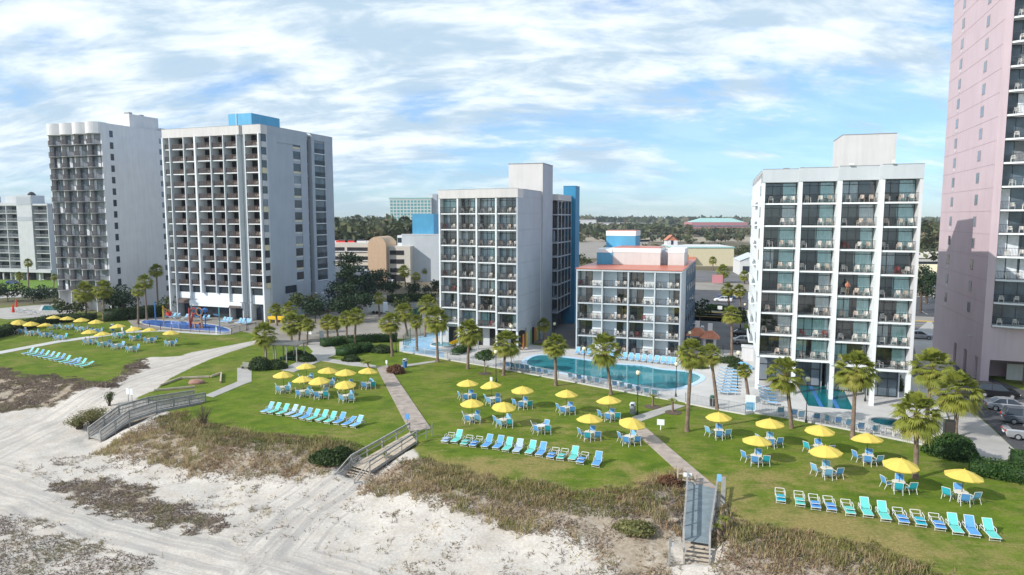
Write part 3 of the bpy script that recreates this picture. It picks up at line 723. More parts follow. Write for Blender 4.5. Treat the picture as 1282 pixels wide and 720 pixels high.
# --- C: the low hotel with the red roof rim
cl = Vector((10.45, 110.3, 0))
def stC(i, r):
    s = dict(ST_C); s['door'] = (0, .54) if i % 2 == 0 else (.52, 1); return s
C, XC, WC = hotel('balcony_hotel', 'low five-storey white hotel with red roof behind the curved pool', cl, 19, [4.15]*4, 5, 2.675, .25, 0, 1.55, 0, 29, stC, 13.75, 'grey_paint', 'grey_light', 'grey_light', fin=.2, whichhotel='red-roofed hotel', fin_low=0, chairs=[3, 3, 4])
for i in range(4):
    for r in range(5):
        x0 = XC[i]+.21+(.545*3.93 if i % 2 == 0 else 0); part(C, 'balcony_wall', 'pale_blue_wall', MB().box(x0, x0+.445*3.93+(.26 if i % 2 else 0), 1.552, 1.70, .26+r*2.675, .25+r*2.675+2.46))
part(C, 'roof', 'roof_red', MB().box(-.15, WC+.15, -.35, 29.1, 13.76, 13.86))
part(C, 'penthouse', 'warm_grey', MB().box(4.0, 12.1, 10.0, 18, 13.87, 16.0).box(13.3, 16.0, 10.9, 18, 13.87, 16.0)); part(C, 'penthouse', 'grey_paint', MB().box(12.1, 13.3, 12.0, 18, 13.87, 16.3))
part(C, 'penthouse_band', 'white_fresh', MB().box(3.95, 12.15, 9.95, 18.05, 16.0, 16.75).box(13.25, 16.05, 10.85, 18.05, 16.0, 16.7))
part(C, 'penthouse_roof', 'roof_red', MB().box(4.1, 12.0, 10.1, 17.9, 16.75, 16.85))
part(C, 'stair_tower', 'sky_blue_paint', MB().box(1.2, 3.99, 9.9, 18, 13.87, 15.9).box(1.2, 6.6, 18.2, 24, 13.87, 18.6)); part(C, 'stair_tower_band', 'white_fresh', MB().box(1.15, 6.65, 18.15, 24.05, 18.6, 19.5).box(1.15, 3.94, 9.85, 18.04, 15.9, 16.5)); part(C, 'stair_tower_roof', 'roof_red', MB().box(1.3, 6.5, 18.3, 23.9, 19.5, 19.6))
part(C, 'roof_vent', 'tile_roof', MB().box(17.3-1.4, 15.2, 21, 21.4, 13.87, 15.2)); part(C, 'air_unit', 'grey_light', MB().box(13.0, 15.5, 22, 25, 13.87, 14.6))
for r in range(5): part(C, 'side_gallery', 'side_blue', MB().box(WC+.002, WC+.14, 8.5, 28.5, .05+r*2.675, 2.62+r*2.675))
for r in range(5):
    for k in range(5): part(C, 'side_window', 'window_dark', MB().box(WC+.142, WC+.16, 9.2+k*4, 10.6+k*4, 1.3+r*2.675, 2.6+r*2.675))

# --- A: the thirteen-storey grey hotel on the left
aA, bA = frame(20)
cA = Vector((-51.6, 142.8, 0)); LA = 26.4
A = thing('tower_hotel', 'tall grey and white balcony hotel with blue rooftop box behind the play pool', 'hotel', cA-aA*LA, -R(20))
sA, z0A, RA = 2.675, 7.3, 12
cols = [(.5,2.0,0),(2.6,5.9,1),(6.3,9.2,1),(9.8,13.2,1),(13.5,16.6,1),(17.0,20.2,1),(22.3,25.6,1)]
ztA = 41.0
part(A, 'wall', 'grey_paint', MB().box(.3, LA-.32, 2.6, 15.0, 0, ztA-.8).box(.3, LA-1.2, 15.0, 16.8, 0, ztA-.8).box(.3, LA-.32, 16.8, 25, 0, ztA-.8))
side = MB(); side.box(LA-.3, LA, 1.9, 4.9, 0, ztA-1.4).box(LA-.3, LA-.02, 12.8, 15.1, 0, ztA-1.4).box(LA-.3, LA, 16.8, 17.8, 0, ztA-1.4).box(LA-.3, LA, 21.8, 25, 0, ztA-1.4).box(LA-.3, LA-.12, 4.9, 10.3, 0, ztA-3.1).box(LA-.3, LA-.03, 10.3, 12.8, 0, 7.2).box(LA-.3, LA-.01, 17.8, 21.8, 0, 7.0)
side.box(LA-.3, LA+.03, 1.9, 15.1, ztA-1.4, ztA).box(LA-.3, LA+.03, 16.8, 25, ztA-1.4, ztA).box(LA-.3, LA+.01, 4.9, 12.8, ztA-3.1, ztA-1.4)
part(A, 'side_wall', 'grey_paint', side)
part(A, 'side_wall', 'warm_grey', MB().box(LA-1.2, LA-.9, 15.1, 16.79, ztA-1.3, ztA))
for r in range(13):
    z = z0A+(r-1)*sA if r else 4.2
    z = 4.4+r*sA if r < 1 else z0A+(r-1)*sA
    part(A, 'slot_window', 'window_dark', MB().box(LA-1.18, LA-1.1, 15.2, 16.7, z+.3, z+2.5))
for r in range(RA):
    z = z0A+r*sA
    f = part(A, 'side_window', 'window_grey' if r % 5 == 3 else 'window_dark', MB().box(LA-.25, LA-.16, 10.3, 12.79, z+.75, z+2.45)); MB().box(LA-.27, LA-.1, 10.3, 12.79, z+.35, z+.74).build('spandrel', 'cream_wall' if r % 2 else 'warm_grey', f)
    MB().box(LA-.27, LA-.1, 10.3, 12.79, z-.22, z+.34).build('band', 'grey_paint', f)
    # balcony column at the rear of the side
    b = part(A, 'side_balcony', 'white_paint', MB().box(LA-.3, LA+.1, 17.8, 21.8, z-.2, z)); rl = MB().box(LA+.02, LA+.06, 17.85, 21.75, z+1.0, z+1.06)
    for k in range(28): rl.box(LA+.03, LA+.05, 17.9+k*.14, 17.93+k*.14, z, z+1.0)
    rl.build('railing', 'dark_metal', b)
    MB().box(LA-.30, LA-.24, 17.8, 21.8, z, z+sA-.2).build('window', 'window_mix', b)
part(A, 'corner_return', 'grey_light', MB().box(LA-.3, LA-.02, 1.55, 1.9, 0, ztA-1.4))
for r in range(RA):
    z = z0A+r*sA
    c = part(A, 'corner_window', 'window_grey' if r in (4, 6) else 'window_dark', MB().box(LA-.2, LA-.12, .25, 1.55, z+.9, z+2.4)); MB().box(LA-.2, LA-.06, .25, 1.55, z-.25, z+.88).build('corner_panel', 'warm_grey' if r % 3 else 'cream_wall', c)
part(A, 'parapet', 'warm_grey', MB().box(0, 20.9, -.15, 2.9, z0A+RA*sA-.25, ztA).box(21.8, LA-.3, -.15, 2.9, z0A+RA*sA-.25, ztA).box(LA-.3, LA+.03, -.12, 1.9, z0A+RA*sA-.25, ztA))
part(A, 'parapet_recess', 'grey_light', MB().box(20.9, 21.8, .7, 2.9, z0A+RA*sA-.25, ztA-.01))
part(A, 'roof', 'roof_grey', MB().box(.3, LA-.3, 2.9, 24.7, ztA-.799, ztA-.4)); part(A, 'roof_edge', 'white_side', MB().box(.0, .29, 2.9, 25, ztA-.8, ztA).box(.3, LA-.31, 24.7, 25, ztA-.8, ztA-.005))
part(A, 'coping', 'grey_metal', MB().box(LA-.33, LA+.05, 1.92, 25.02, ztA, ztA+.06).box(-.02, LA+.02, -.18, .05, ztA, ztA+.06))
xs_f = [0, 2.05, 5.95, 9.25, 13.25, 16.65, 20.25, 25.7]
for i, x in enumerate(xs_f):
    wd = {0: .35, 3: .45, 7: .35}.get(i, .22); w_m = 'white_paint' if i in (3, 7, 0) else 'grey_light'
    part(A, 'fin_wall', w_m, MB().box(x, x+wd, -.35 if i != 3 else -.7, 2.62, 0 if i in (0, 1, 2, 5, 6, 7) else 5.6, ztA-1.8))
part(A, 'recess_wall', 'grey_light', MB().box(20.56, 22.28, 1.0, 2.59, 0, ztA-1.8)); part(A, 'fin_wall', 'grey_light', MB().box(22.0, 22.29, -.1, .98, 0, ztA-1.8))
iA = MB(); iA.box(.46, 25.7, 2.55, 2.58, z0A, ztA-1.8); 
stA = dict(slab='white_paint', rail='dark_bronze', frame='dark_metal', cols=[.45], ncur=[0,1], cur=['curtain_brown','curtain_white'], curR=.5, door=(.38, 1), trans=False)
CAF = MB()
for i, (x0, x1, full) in enumerate(cols):
    for r in range(RA):
        z = z0A+r*sA; w = x1-x0
        yo = -.35 if i == 3 and r > 2 else 0
        sl = child('balcony', cached(('slA', round(w, 2), yo), lambda: MB().box(0, w, 0, 1.9-yo, -.2, 0).mesh('balcony', 'white_paint')), A, (x0, yo, z))
        child('railing', cached(('rlA', round(w, 2)), lambda: rail_mesh(w, 0, 0, 'red_rail' if full else 'dark_bronze', bar=.11, t=.04)), sl, (0, .03, 0))
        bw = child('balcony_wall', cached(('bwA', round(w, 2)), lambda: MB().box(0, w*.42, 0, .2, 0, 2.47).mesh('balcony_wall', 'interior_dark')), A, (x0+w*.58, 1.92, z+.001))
        dr = child('sliding_door', cached(('drA', round(w, 2)), lambda: door_mesh(w*.57, 2.45, [w*.28], 'dark_metal', False)), A, (x0+.01, 1.95, z))
        child('glass_pane', cached(('gpA', round(w, 2)), lambda: MB().quad((.03, .035, .03), (w*.57-.03, .035, .03), (w*.57-.03, .035, 2.4), (.03, .035, 2.4)).mesh('glass_pane', 'window_black')), dr)
        if full:
            for k in range(random.choice([1, 2, 2, 3])):
                cx = x0+w*(.3+.2*k+random.uniform(-.05, .05)); 
                CAF.box(cx-.22, cx+.22, 1.0, 1.4, z+.36, z+.42).box(cx-.22, cx+.22, 1.36, 1.42, z+.42, z+.85)
                for sx in (-.2, .2):
                    CAF.box(cx+sx-.02, cx+sx+.02, 1.0, 1.05, z, z+.62).box(cx+sx-.02, cx+sx+.02, 1.36, 1.4, z, z+.62).box(cx+sx-.03, cx+sx+.03, 1.0, 1.4, z+.6, z+.64)
o = CAF.build('balcony_chairs', 'plastic_warm'); o.location = A.location; o.rotation_euler = A.rotation_euler
tag(o, 'pale garden chairs on the many balconies of the tall grey hotel', 'chairs', kind='stuff')
# podium
pod = MB(); pod.box(2.36, 9.2, .3, 2.58, 3.1, 5.55).box(9.2, 20.2, .15, 2.58, 1.9+1.6, 5.6).box(22.3, 25.68, .5, 2.58, 3.6, 5.5)
part(A, 'podium_wall', 'white_fresh', pod)
part(A, 'podium_ledge', 'white_fresh', MB().box(5.98, 20.22, -.6, .14, 2.7, 3.9))
for x0, x1 in ((2.4, 5.9), (6.3, 9.2), (9.8, 13.2), (13.5, 16.6), (17.0, 20.2), (22.4, 25.6)):
    part(A, 'podium_window', 'window_dark', MB().box(x0, x1, .4, .55, 5.62, 7.05))
for x0, x1 in ((.5, 2.0), (2.5, 5.9), (6.4, 20.1), (22.4, 25.6)):
    part(A, 'lobby_window', 'window_dark', MB().box(x0, x1, 1.4, 1.5, .15, 2.65)); 
part(A, 'awning', 'red_rail', MB().quad((2.5,.28,4.2),(5.8,.28,4.2),(5.8,-.7,3.2),(2.5,-.7,3.2)).quad((17.0,.1,3.95),(20.1,.1,3.95),(20.1,-1.0,2.75),(17.0,-1.0,2.75)))
part(A, 'rooftop_box', 'sky_blue_paint', MB().box(13.7, 19.9, 5, 14.2, ztA-.4, ztA+3.3)); part(A, 'rooftop_rail', 'white_metal', MB().box(13.4, 18, 4.8, 4.86, ztA+3.5, ztA+3.56).box(13.45, 13.5, 4.8, 4.86, ztA, ztA+3.5).box(15.9, 16.0, 4.8, 4.86, ztA, ztA+4.0))
part(A, 'low_window', 'window_dark', MB().box(LA-.02, LA+.01, 6.1, 9.9, 5.4, 7.0)); part(A, 'low_window', 'window_dark', MB().box(LA-.02, LA+.01, 2.2, 3.6, 1.6, 3.0))

# --- T2: white tower with scalloped roofline
aT, bT = frame(19)
cT = Vector((-93.2, 157.5, 0)); LT = 16.0
T = thing('tower_hotel', 'tall white tower with scalloped roofline and plain windowed side', 'hotel', cT-aT*LT, -R(19))
part(T, 'wall', 'white_side', MB().box(0, LT, 1.5, 24, 0, 42.6)); part(T, 'roof_edge', 'white_side', MB().box(LT-.3, LT+.02, .1, 24.02, 0, 43.4).box(0, .3, .1, 24, 0, 43.4))
part(T, 'penthouse', 'white_side', MB().box(LT-8, LT-1.2, 9, 17.5, 42.6, 46.6).box(LT-6, LT-.5, 17.5, 22, 42.6, 44.2)); part(T, 'rooftop_unit', 'grey_metal', MB().box(LT-5, LT-3.5, 11, 12, 46.6, 47.4).box(LT-2.6, LT-2.0, 13, 14, 46.6, 47.0))
for i in range(4):
    x0 = i*LT/4; w = LT/4
    sc = MB(); n = 10; pts = [(x0+w*k/n, -.55-1.0*math.sin(PI*k/n)) for k in range(n+1)]
    poly = pts+[(x0+w, 1.6), (x0, 1.6)]; sc.prism(poly, 40.9, 43.5-.002*i); part(T, 'scallop', 'white_side', sc)
    part(T, 'fin_wall', 'white_side', MB().box(x0-(0 if i else -.02), x0+.16, -.35, 1.6, 0, 40.9))
    for r in range(15):
        z = 2.2+r*2.6
        bal = cached(('T2b',), lambda: MB().prism([(w*k/n, -.5-1.05*math.sin(PI*k/n)) for k in range(n+1)]+[(w, .6), (0, .6)], -.12, 0).mesh('balcony', 'grey_metal'))
        if r < 1: continue
        b = child('balcony', bal, T, (x0, 0, z))
        def rl():
            m = MB()
            P = [(w*k/n, -.45-1.05*math.sin(PI*k/n)) for k in range(n+1)]
            for p, q in zip(P, P[1:]):
                m.beam((*p, 1.05), (*q, 1.05), .04, .04); m.beam((*p, .12), (*q, .12), .02, .02)
                for t in (0, .33, .66): m.beam((p[0]+(q[0]-p[0])*t, p[1]+(q[1]-p[1])*t, 0), (p[0]+(q[0]-p[0])*t, p[1]+(q[1]-p[1])*t+.001, 1.05), .022, .022)
            return m.mesh('railing', 'red_rail')
        child('railing', cached(('T2r',), rl), b)
        wn = child('window', cached(('T2w', (i+r) % 3), lambda: MB().box(.3, w-.02, 0, .08, 0, 2.4).mesh('window', ['window_mix', 'window_blue', 'window_grey'][(i+r) % 3])), T, (x0, .65, z))
        def mull():
            m = MB()
            for t in (.3, w*.28, w*.5, w*.74, w-.1): m.box(t, t+.07, -.03, -.001, 0, 2.4)
            return m.mesh('mullion', 'grey_metal')
        child('mullion', cached(('T2m',), mull), wn)
        if random.random() < .45:
            k0 = random.choice([.3, 1.2, 2.0]); child('curtain', cached(('T2c', k0), lambda: MB().box(k0, k0+.8, -.02, -.003, 0, 2.35).mesh('curtain', 'curtain_white')), wn)
for r in range(15):
    z = 3.5+r*2.63
    part(T, 'side_window', 'window_dark', MB().box(LT+.02, LT+.05, 2.2, 3.1, z, z+1.5))
    part(T, 'side_window', 'window_grey' if r in (4, 8, 14) else 'window_mix', MB().box(LT+.02, LT+.05, 16.2, 18.6, z-.1, z+1.2)); part(T, 'side_window', 'window_mix', MB().box(LT+.02, LT+.05, 20.6, 21.5, z-.3, z+1.3))

# --- T1: far left white apartments
t1 = at_z(66, 352.5); a1, b1 = frame(13)
T1 = thing('apartment_block', 'white apartment block with blue-grey balconies at the left edge of the picture', 'apartments', t1-a1*38, -R(13))
part(T1, 'wall', 't1_wall', MB().box(0, 38, 2, 16, 0, 26)); zt = 27
for (x0, x1) in ((1, 7.5), (7.7, 14), (14.2, 20.2), (20.4, 25), (31.6, 37.6)):
    part(T1, 'fin_wall', 't1_wall', MB().box(x1, x1+.25, 0, 2.1, 0, 26.5))
    for r in range(8):
        z = 4.2+r*2.75
        b = part(T1, 'balcony', 't1_wall', MB().box(x0, x1-.01, .05, 1.99, z-.2, z)); m = MB().box(x0, x1-.02, .1, .14, z+.95, z+1.05)
        for k in range(int((x1-x0)/.25)): m.box(x0+k*.25, x0+k*.25+.06, .1, .14, z, z+.95)
        m.build('railing', 'grey_metal', b); MB().box(x0+.3, x1-.3, 1.9, 1.98, z, z+2.2).build('window', ['window_mix', 'window_grey', 'window_dark'][(r+int(x0)) % 3], b)
part(T1, 'tower_wall', 't1_wall', MB().box(25.25, 31.6, -.3, 5, 4, 29.5)); part(T1, 'tower_band', 'grey_paint', MB().box(25.3, 31.5, -.36, -.302, 20.8, 22.2).box(25.4, 31.4, -.36, -.302, 26.2, 29.1)); part(T1, 'roof_edge', 't1_wall', MB().box(0, 25.24, -.1, 16, 26.001, 27).box(31.61, 38, -.1, 16, 26.001, 26.6)); part(T1, 'penthouse', 't1_wall', MB().box(18, 25.2, 2, 9, 27, 29.3).box(0, 8, 2, 9, 27, 29.5))
part(T1, 'base_band', 't1_wall', MB().box(0, 38, -.5, 1.9, 3.0, 3.95)); part(T1, 'garage_opening', 'interior_dark', MB().box(1, 24, 1.2, 1.99, .1, 2.9).box(26, 29, 1.2, 1.99, .1, 2.9).box(33, 37, 1.2, 1.99, .4, 2.7))
for k in range(8): part(T1, 'column', 't1_wall', MB().box(1+k*5.2, 1.5+k*5.2, .2, .6, 0, 3.0))
part(T1, 'tank', 'dark_metal', MB().lathe([(0, 29.5), (1.2, 29.5), (1.2, 30.0), (.6, 30.6), (0, 30.8)], 12, (29.5, 2, 0)))

# --- pink tower at the right edge
aP, bP = frame(20)
P_ = thing('tower_hotel', 'very tall pink tower with curved white balconies at the right edge', 'hotel', (62.4, 89.4, 0), -R(20))
HP = 72; sP = 3.02; z0P = 7.9
part(P_, 'wall', 'pink_wall', MB().box(0, .9, 0, 27, 3.2, HP).box(.9, 30, 1.5, 27, 3.2, HP).box(9.5, 30, .2, 1.5, 3.2, HP).box(.9, 9.5, .05, 1.5, 3.2, z0P-.3))
jl = MB()
for k in range(23): z = z0P-.2+k*sP; jl.box(-.02, -.001, 0.02, 27, z, z+.05)
part(P_, 'joint_line', 'pink_dark', jl)
part(P_, 'corner_pier', 'pink_wall', MB().box(0.02, 1.0, -.0, 1.6, 0, 3.2)); part(P_, 'base_wall', 'pink_dark', MB().box(.3, 30, 5.5, 27, 0, 3.2).box(5.2, 6.0, 0.3, 1.4, 0, 3.2).box(9.6, 30, .4, 5.5, 0, 3.2))
part(P_, 'base_pier', 'pink_wall', MB().box(.0, .28, 2.8, 6.5, 0, 3.2).box(.0, .28, 8.2, 12, 0, 3.2).box(0, .28, 13.6, 27, 0, 3.2)); part(P_, 'white_panel', 'white_paint', MB().box(4.0, 5.9, 3.5, 3.7, 0, 2.2).box(7, 8.4, 3.6, 3.7, .5, 2.9))
for k in range(21):
    z = z0P+.75+k*sP
    for y in (6.6, 19.6):
        f = part(P_, 'window', 'window_grey' if k > 6 or k % 3 == 1 else 'window_mix', MB().box(-.05, -.022, y, y+1.25, z, z+1.35)); MB().box(-.03, -.021, y-.08, y+1.33, z-.08, z+1.43).build('window_frame', 'pink_dark', f)
        if y > 10: MB().box(-.04, -.021, y+.2, y+1.0, z-.62, z-.28).build('vent', 'white_side', f)
w = 8.4
for k in range(20):
    z = z0P+k*sP; n = 14
    P = [(w*i/n, .3-1.5*math.sin(PI*(.12+.76*i/n))+.5) for i in range(n+1)]
    b = child('balcony', cached(('Pb',), lambda: MB().prism(P+[(w, 1.49), (0, 1.49)], -.22, 0).mesh('balcony', 'white_fresh')), P_, (.95, -.35, z))
    def rl():
        m = MB()
        for p, q in zip(P, P[1:]):
            m.beam((p[0], p[1]+.06, 1.08), (q[0], q[1]+.06, 1.08), .05, .05); m.beam((p[0], p[1]+.06, .1), (q[0], q[1]+.06, .1), .03, .03)
            for t in (0, .25, .5, .75):
                x, y = p[0]+(q[0]-p[0])*t, p[1]+(q[1]-p[1])*t+.06; m.box(x-.012, x+.012, y-.012, y+.012, 0, 1.08)
        return m.mesh('railing', 'dark_metal')
    child('railing', cached(('Pr',), rl), b)
    dr = child('sliding_door', cached(('Pd',), lambda: door_mesh(w, sP-.23, [w*f for f in (.16, .34, .5, .66, .84)], 'dark_metal', False)), P_, (.95, 1.3, z))
    child('glass_pane', cached(('Pg', k in (3, 9, 14)), lambda: MB().quad((.03, .035, .03), (w-.03, .035, .03), (w-.03, .035, 2.75), (.03, .035, 2.75)).mesh('glass_pane', 'window_mix')), dr)
    for c in range(random.choice([1, 2, 3])):
        xx = random.choice([0, .16, .34, .5, .66])*w; child('curtain', cached(('Pc',), lambda: MB().box(.08, 1.3, .0, .03, .03, 2.7).mesh('curtain', 'curtain_white')), dr, (xx, 0, 0))
    if k < 14:
        for c in range(2):
            loc, rz = put(P_, 1.9+1.6*c+random.uniform(-.2, .3), -.15, z, random.uniform(-.5, .5)); o = link('balcony_chair', CHAIR_ME['plastic_white']); o.location = loc; o.rotation_euler = (0, 0, rz)
            tag(o, '%s white plastic chair on %s balcony up of the pink tower' % (['left', 'right'][c], ORD[k]), 'chair', 'chairs on the balconies of the pink tower')
tw = MB().box(-.3, .3, -.02, .02, .0, .62).box(-.32, -.26, .02, .3, 0, .5); o = tw.build('towel', 'red_cloth'); loc, rz = put(P_, 4.3, -.05, z0P+11*sP+.45, 0); o.location = loc; o.rotation_euler = (0, 0, rz); tag(o, 'red towel hung over a chair on a pink tower balcony', 'towel')
for y, c in ((0, 1),): part(P_, 'wall_lamp', 'white_metal', MB().box(-.5, -.02, 4.6, 4.75, 5.6, 5.7).box(-.5, -.02, 13, 13.15, 5.6, 5.7))

# ------------------------------------------------------------------ pools
def ring(poly, off):
    c = Vector((sum(p[0] for p in poly)/len(poly), sum(p[1] for p in poly)/len(poly))); out = []
    n = len(poly)
    for i in range(n):
        p, a, b = Vector(poly[i][:2]), Vector(poly[i-1][:2]), Vector(poly[(i+1) % n][:2])
        t = (b-a).normalized(); nrm = Vector((t.y, -t.x))
        if nrm.dot(p-c) < 0: nrm = -nrm
        out.append(p+nrm*off)
    return out
def smooth_poly(P, it=2):
    for _ in range(it):
        Q = []
        for i in range(len(P)):
            a, b = P[i], P[(i+1) % len(P)]; Q += [a.lerp(b, .25), a.lerp(b, .75)]
        P = Q
    return P
def pool(px, name, mat, rim, rim_mat, smooth=2, z=.10, inner_z=.075):
    P = [Vector((p.x, p.y)) for p in pz(px)]
    if smooth: P = smooth_poly(P, smooth)
    O = ring(P, rim); m = MB(); n = len(P)
    for i in range(n):
        j = (i+1) % n
        m.quad((*P[i], z), (*P[j], z), (*O[j], z), (*O[i], z)); m.quad((*O[i], z), (*O[j], z), (*O[j], -.1), (*O[i], -.1)); m.quad((*P[j], z), (*P[i], z), (*P[i], -.1), (*P[j], -.1))
    struct(m.build('pool_rim', rim_mat)); struct(MB().prism([tuple(p) for p in ring(P, -.004)], -.05, inner_z).build(name, mat))
pool([(657,456),(664,448),(679,444.5),(700,447.5),(732,451),(750,454.5),(780,457.5),(806,458.5),(825,463.5),(860,466),(874,470),(878,474),(868,480),(848,487),(828,488),(808,485.5),(792,482),(775,477.5),(750,474),(717,469),(692,464.5),(673,461)], 'pool_water', 'water_pool', .75, 'pool_rim')
pool([(1012,509),(1069,514.5),(1052,480),(994,476)], 'pool_water', 'water_lap', .35, 'concrete_white', 0)
ln = MB()
for f in (.30, .66):
    a = at_z(1012,509).lerp(at_z(1069,514.5), f); b = at_z(994,476).lerp(at_z(1052,480), f); d = (b-a); n_ = Vector((-d.y, d.x, 0)).normalized()*.22
    q = [a-n_, a+n_, b+n_, b-n_]; ln.prism([(p.x, p.y) for p in q], .076, .079)
struct(ln.build('pool_lane_line', 'chem_blue'))
def ellipse(px, py, rx, ry, n=20): return [(px+rx*math.cos(2*PI*i/n), py+ry*math.sin(2*PI*i/n)) for i in range(n)]
def tub(px, py, r, label, mats=('pool_rim', 'water_pool'), h=.45):
    c = at_z(px, py); t = thing('hot_tub', label, 'hot tub', c)
    MB().lathe([(r-.25, h-.08), (r-.25, h), (r, h), (r+.03, 0.02)], 28).build('tub_wall', mats[0], t); MB().lathe([(0, h-.1), (r-.24, h-.1)], 28).build('tub_water', mats[1], t)
tub(1110, 533, 1.75, 'round raised hot tub on the deck between lap pool and lawn fence', ('grey_metal', 'water_tub'))
tub(554, 432.5, 2.2, 'small round pool on the pale deck left of the blue-tower hotel', ('concrete_white', 'water_pool'), .25)
pool([(174,405),(182,400.5),(222,402.5),(262,406),(288,412),(287,417),(262,415),(215,411.5)], 'pool_water', 'water_play', .4, 'concrete_white', 1)
sheet('pool_deck', [(168,410),(160,401),(190,394),(215,391),(330,399),(326,409),(292,418),(270,418.5),(200,413)], 'paving_beige', .045)
pool([(52,389),(55,383),(75,382.5),(76,389)], 'pool_water', 'water_pool', .6, 'concrete_white', 0)
sheet('pool_deck', [(-20,396),(-10,387),(60,381),(85,379),(95,392),(50,397),(10,400)], 'concrete', .05)

# ------------------------------------------------------------------ lawn furniture
def chair_proto(col):
    t = thing('patio_chair', 'x', 'chair')
    f = MB(); r = .019
    for sx in (-.27, .27):
        pts = [(sx, -.28, 0), (sx, -.25, .62), (sx, .12, .65), (sx, .24, .62)]
        for p, q in zip(pts, pts[1:]): f.tube(p, q, r, n=5)
        f.tube((sx, -.26, .38), (sx, .16, .36), r, n=5); f.tube((sx, .16, .36), (sx, .36, .97), r, n=5); f.tube((sx, .34, 0), (sx, .16, .40), r, n=5)
        f.beam((sx, -.25, .64), (sx, .12, .67), .05, .02)
    f.tube((-.27, .36, .97), (.27, .36, .97), r, n=5); f.tube((-.27, -.26, .38), (.27, -.26, .38), r, n=5); f.tube((-.27, -.27, .12), (.27, -.27, .12), r*.8, n=5)
    f.build('frame', 'frame_white', t)
    s = MB(); P = [(-.26, .385), (-.05, .37), (.14, .37), (.22, .52), (.30, .78), (.355, .965)]
    for (ya, za), (yb, zb) in zip(P, P[1:]): s.quad((-.255, ya, za), (.255, ya, za), (.255, yb, zb), (-.255, yb, zb)); s.quad((-.255, ya, za-.012), (-.255, yb, zb-.012), (.255, yb, zb-.012), (.255, ya, za-.012))
    s.build('sling', col, t); t.scale = (1.13, 1.1, 1.06); return t
def lounger_proto(col, mode, frame='frame_white'):
    t = thing('sun_lounger', 'x', 'sun lounger'); f = MB(); r = .022; W = .33
    for sx in (-W, W):
        f.tube((sx, -.95, .30), (sx, .92, .33), r, n=5); f.tube((sx, -.72, .30), (sx, -.72, 0), r, n=5); f.tube((sx, .80, .33), (sx, .86, 0), r, n=5)
        f.tube((sx*1.12, -.02, .33), (sx*1.12, .05, .55), r*.9, n=5); f.tube((sx*1.12, .05, .55), (sx*1.12, .62, .57), r, n=5); f.tube((sx*1.12, .62, .57), (sx*1.12, .70, .33), r*.9, n=5)
    f.tube((-W, -.95, .30), (W, -.95, .30), r, n=5); f.tube((-W, .92, .33), (W, .92, .33), r, n=5); f.tube((-W, -.72, .04), (W, -.72, .04), r*.8, n=5)
    y0, z0 = .18, .34
    ang = {'up': R(52), 'low': R(24), 'fold': R(172)}[mode]; Lb = .86
    by, bz = y0+Lb*math.cos(ang), z0+Lb*math.sin(ang)+(.04 if mode == 'fold' else 0)
    for sx in (-W+.03, W-.03): f.tube((sx, y0, z0+.01), (sx, by, bz), r, n=5)
    f.tube((-W+.03, by, bz), (W-.03, by, bz), r, n=5)
    if mode == 'fold':        # the bare head frame stands up behind the folded back
        for sx in (-W, W): f.tube((sx, .92, .33), (sx, 1.0, .58), r*1.2, n=5)
        f.tube((-W, 1.0, .58), (W, 1.0, .58), r*1.3, n=5)
    f.build('frame', frame, t)
    s = MB(); w = W-.02
    s.box(-w, w, -.93, y0, .305, .335)
    s.build('seat_sling', col, t)
    b = MB(); d = Vector((0, math.cos(ang), math.sin(ang))); nrm = Vector((0, -math.sin(ang), math.cos(ang)))*.014
    p = Vector((0, y0, z0+.02)); q = Vector((0, by, bz)); ux = Vector((w-.03, 0, 0))
    if mode == 'fold': p = p+Vector((0, 0, .02))
    b.quad(*(tuple(v) for v in (p-ux+nrm, p+ux+nrm, q+ux+nrm, q-ux+nrm))); b.quad(*(tuple(v) for v in (p-ux-nrm, q-ux-nrm, q+ux-nrm, p+ux-nrm)))
    b.build('back_sling', col, t); return t
def table_proto():
    t = thing('patio_table', 'x', 'table')
    P = [(.50*math.cos(a)*(1 if abs(math.cos(a)) < .8 else 1), .50*math.sin(a)) for a in [2*PI*i/20 for i in range(20)]]
    MB().prism(P, .70, .735).build('tabletop', 'frame_white', t)
    for k in range(4):
        a = PI/4+k*PI/2; MB().tube((.30*math.cos(a), .30*math.sin(a), .70), (.40*math.cos(a), .40*math.sin(a), 0), .022, n=6).build('leg', 'frame_white', t)
    return t
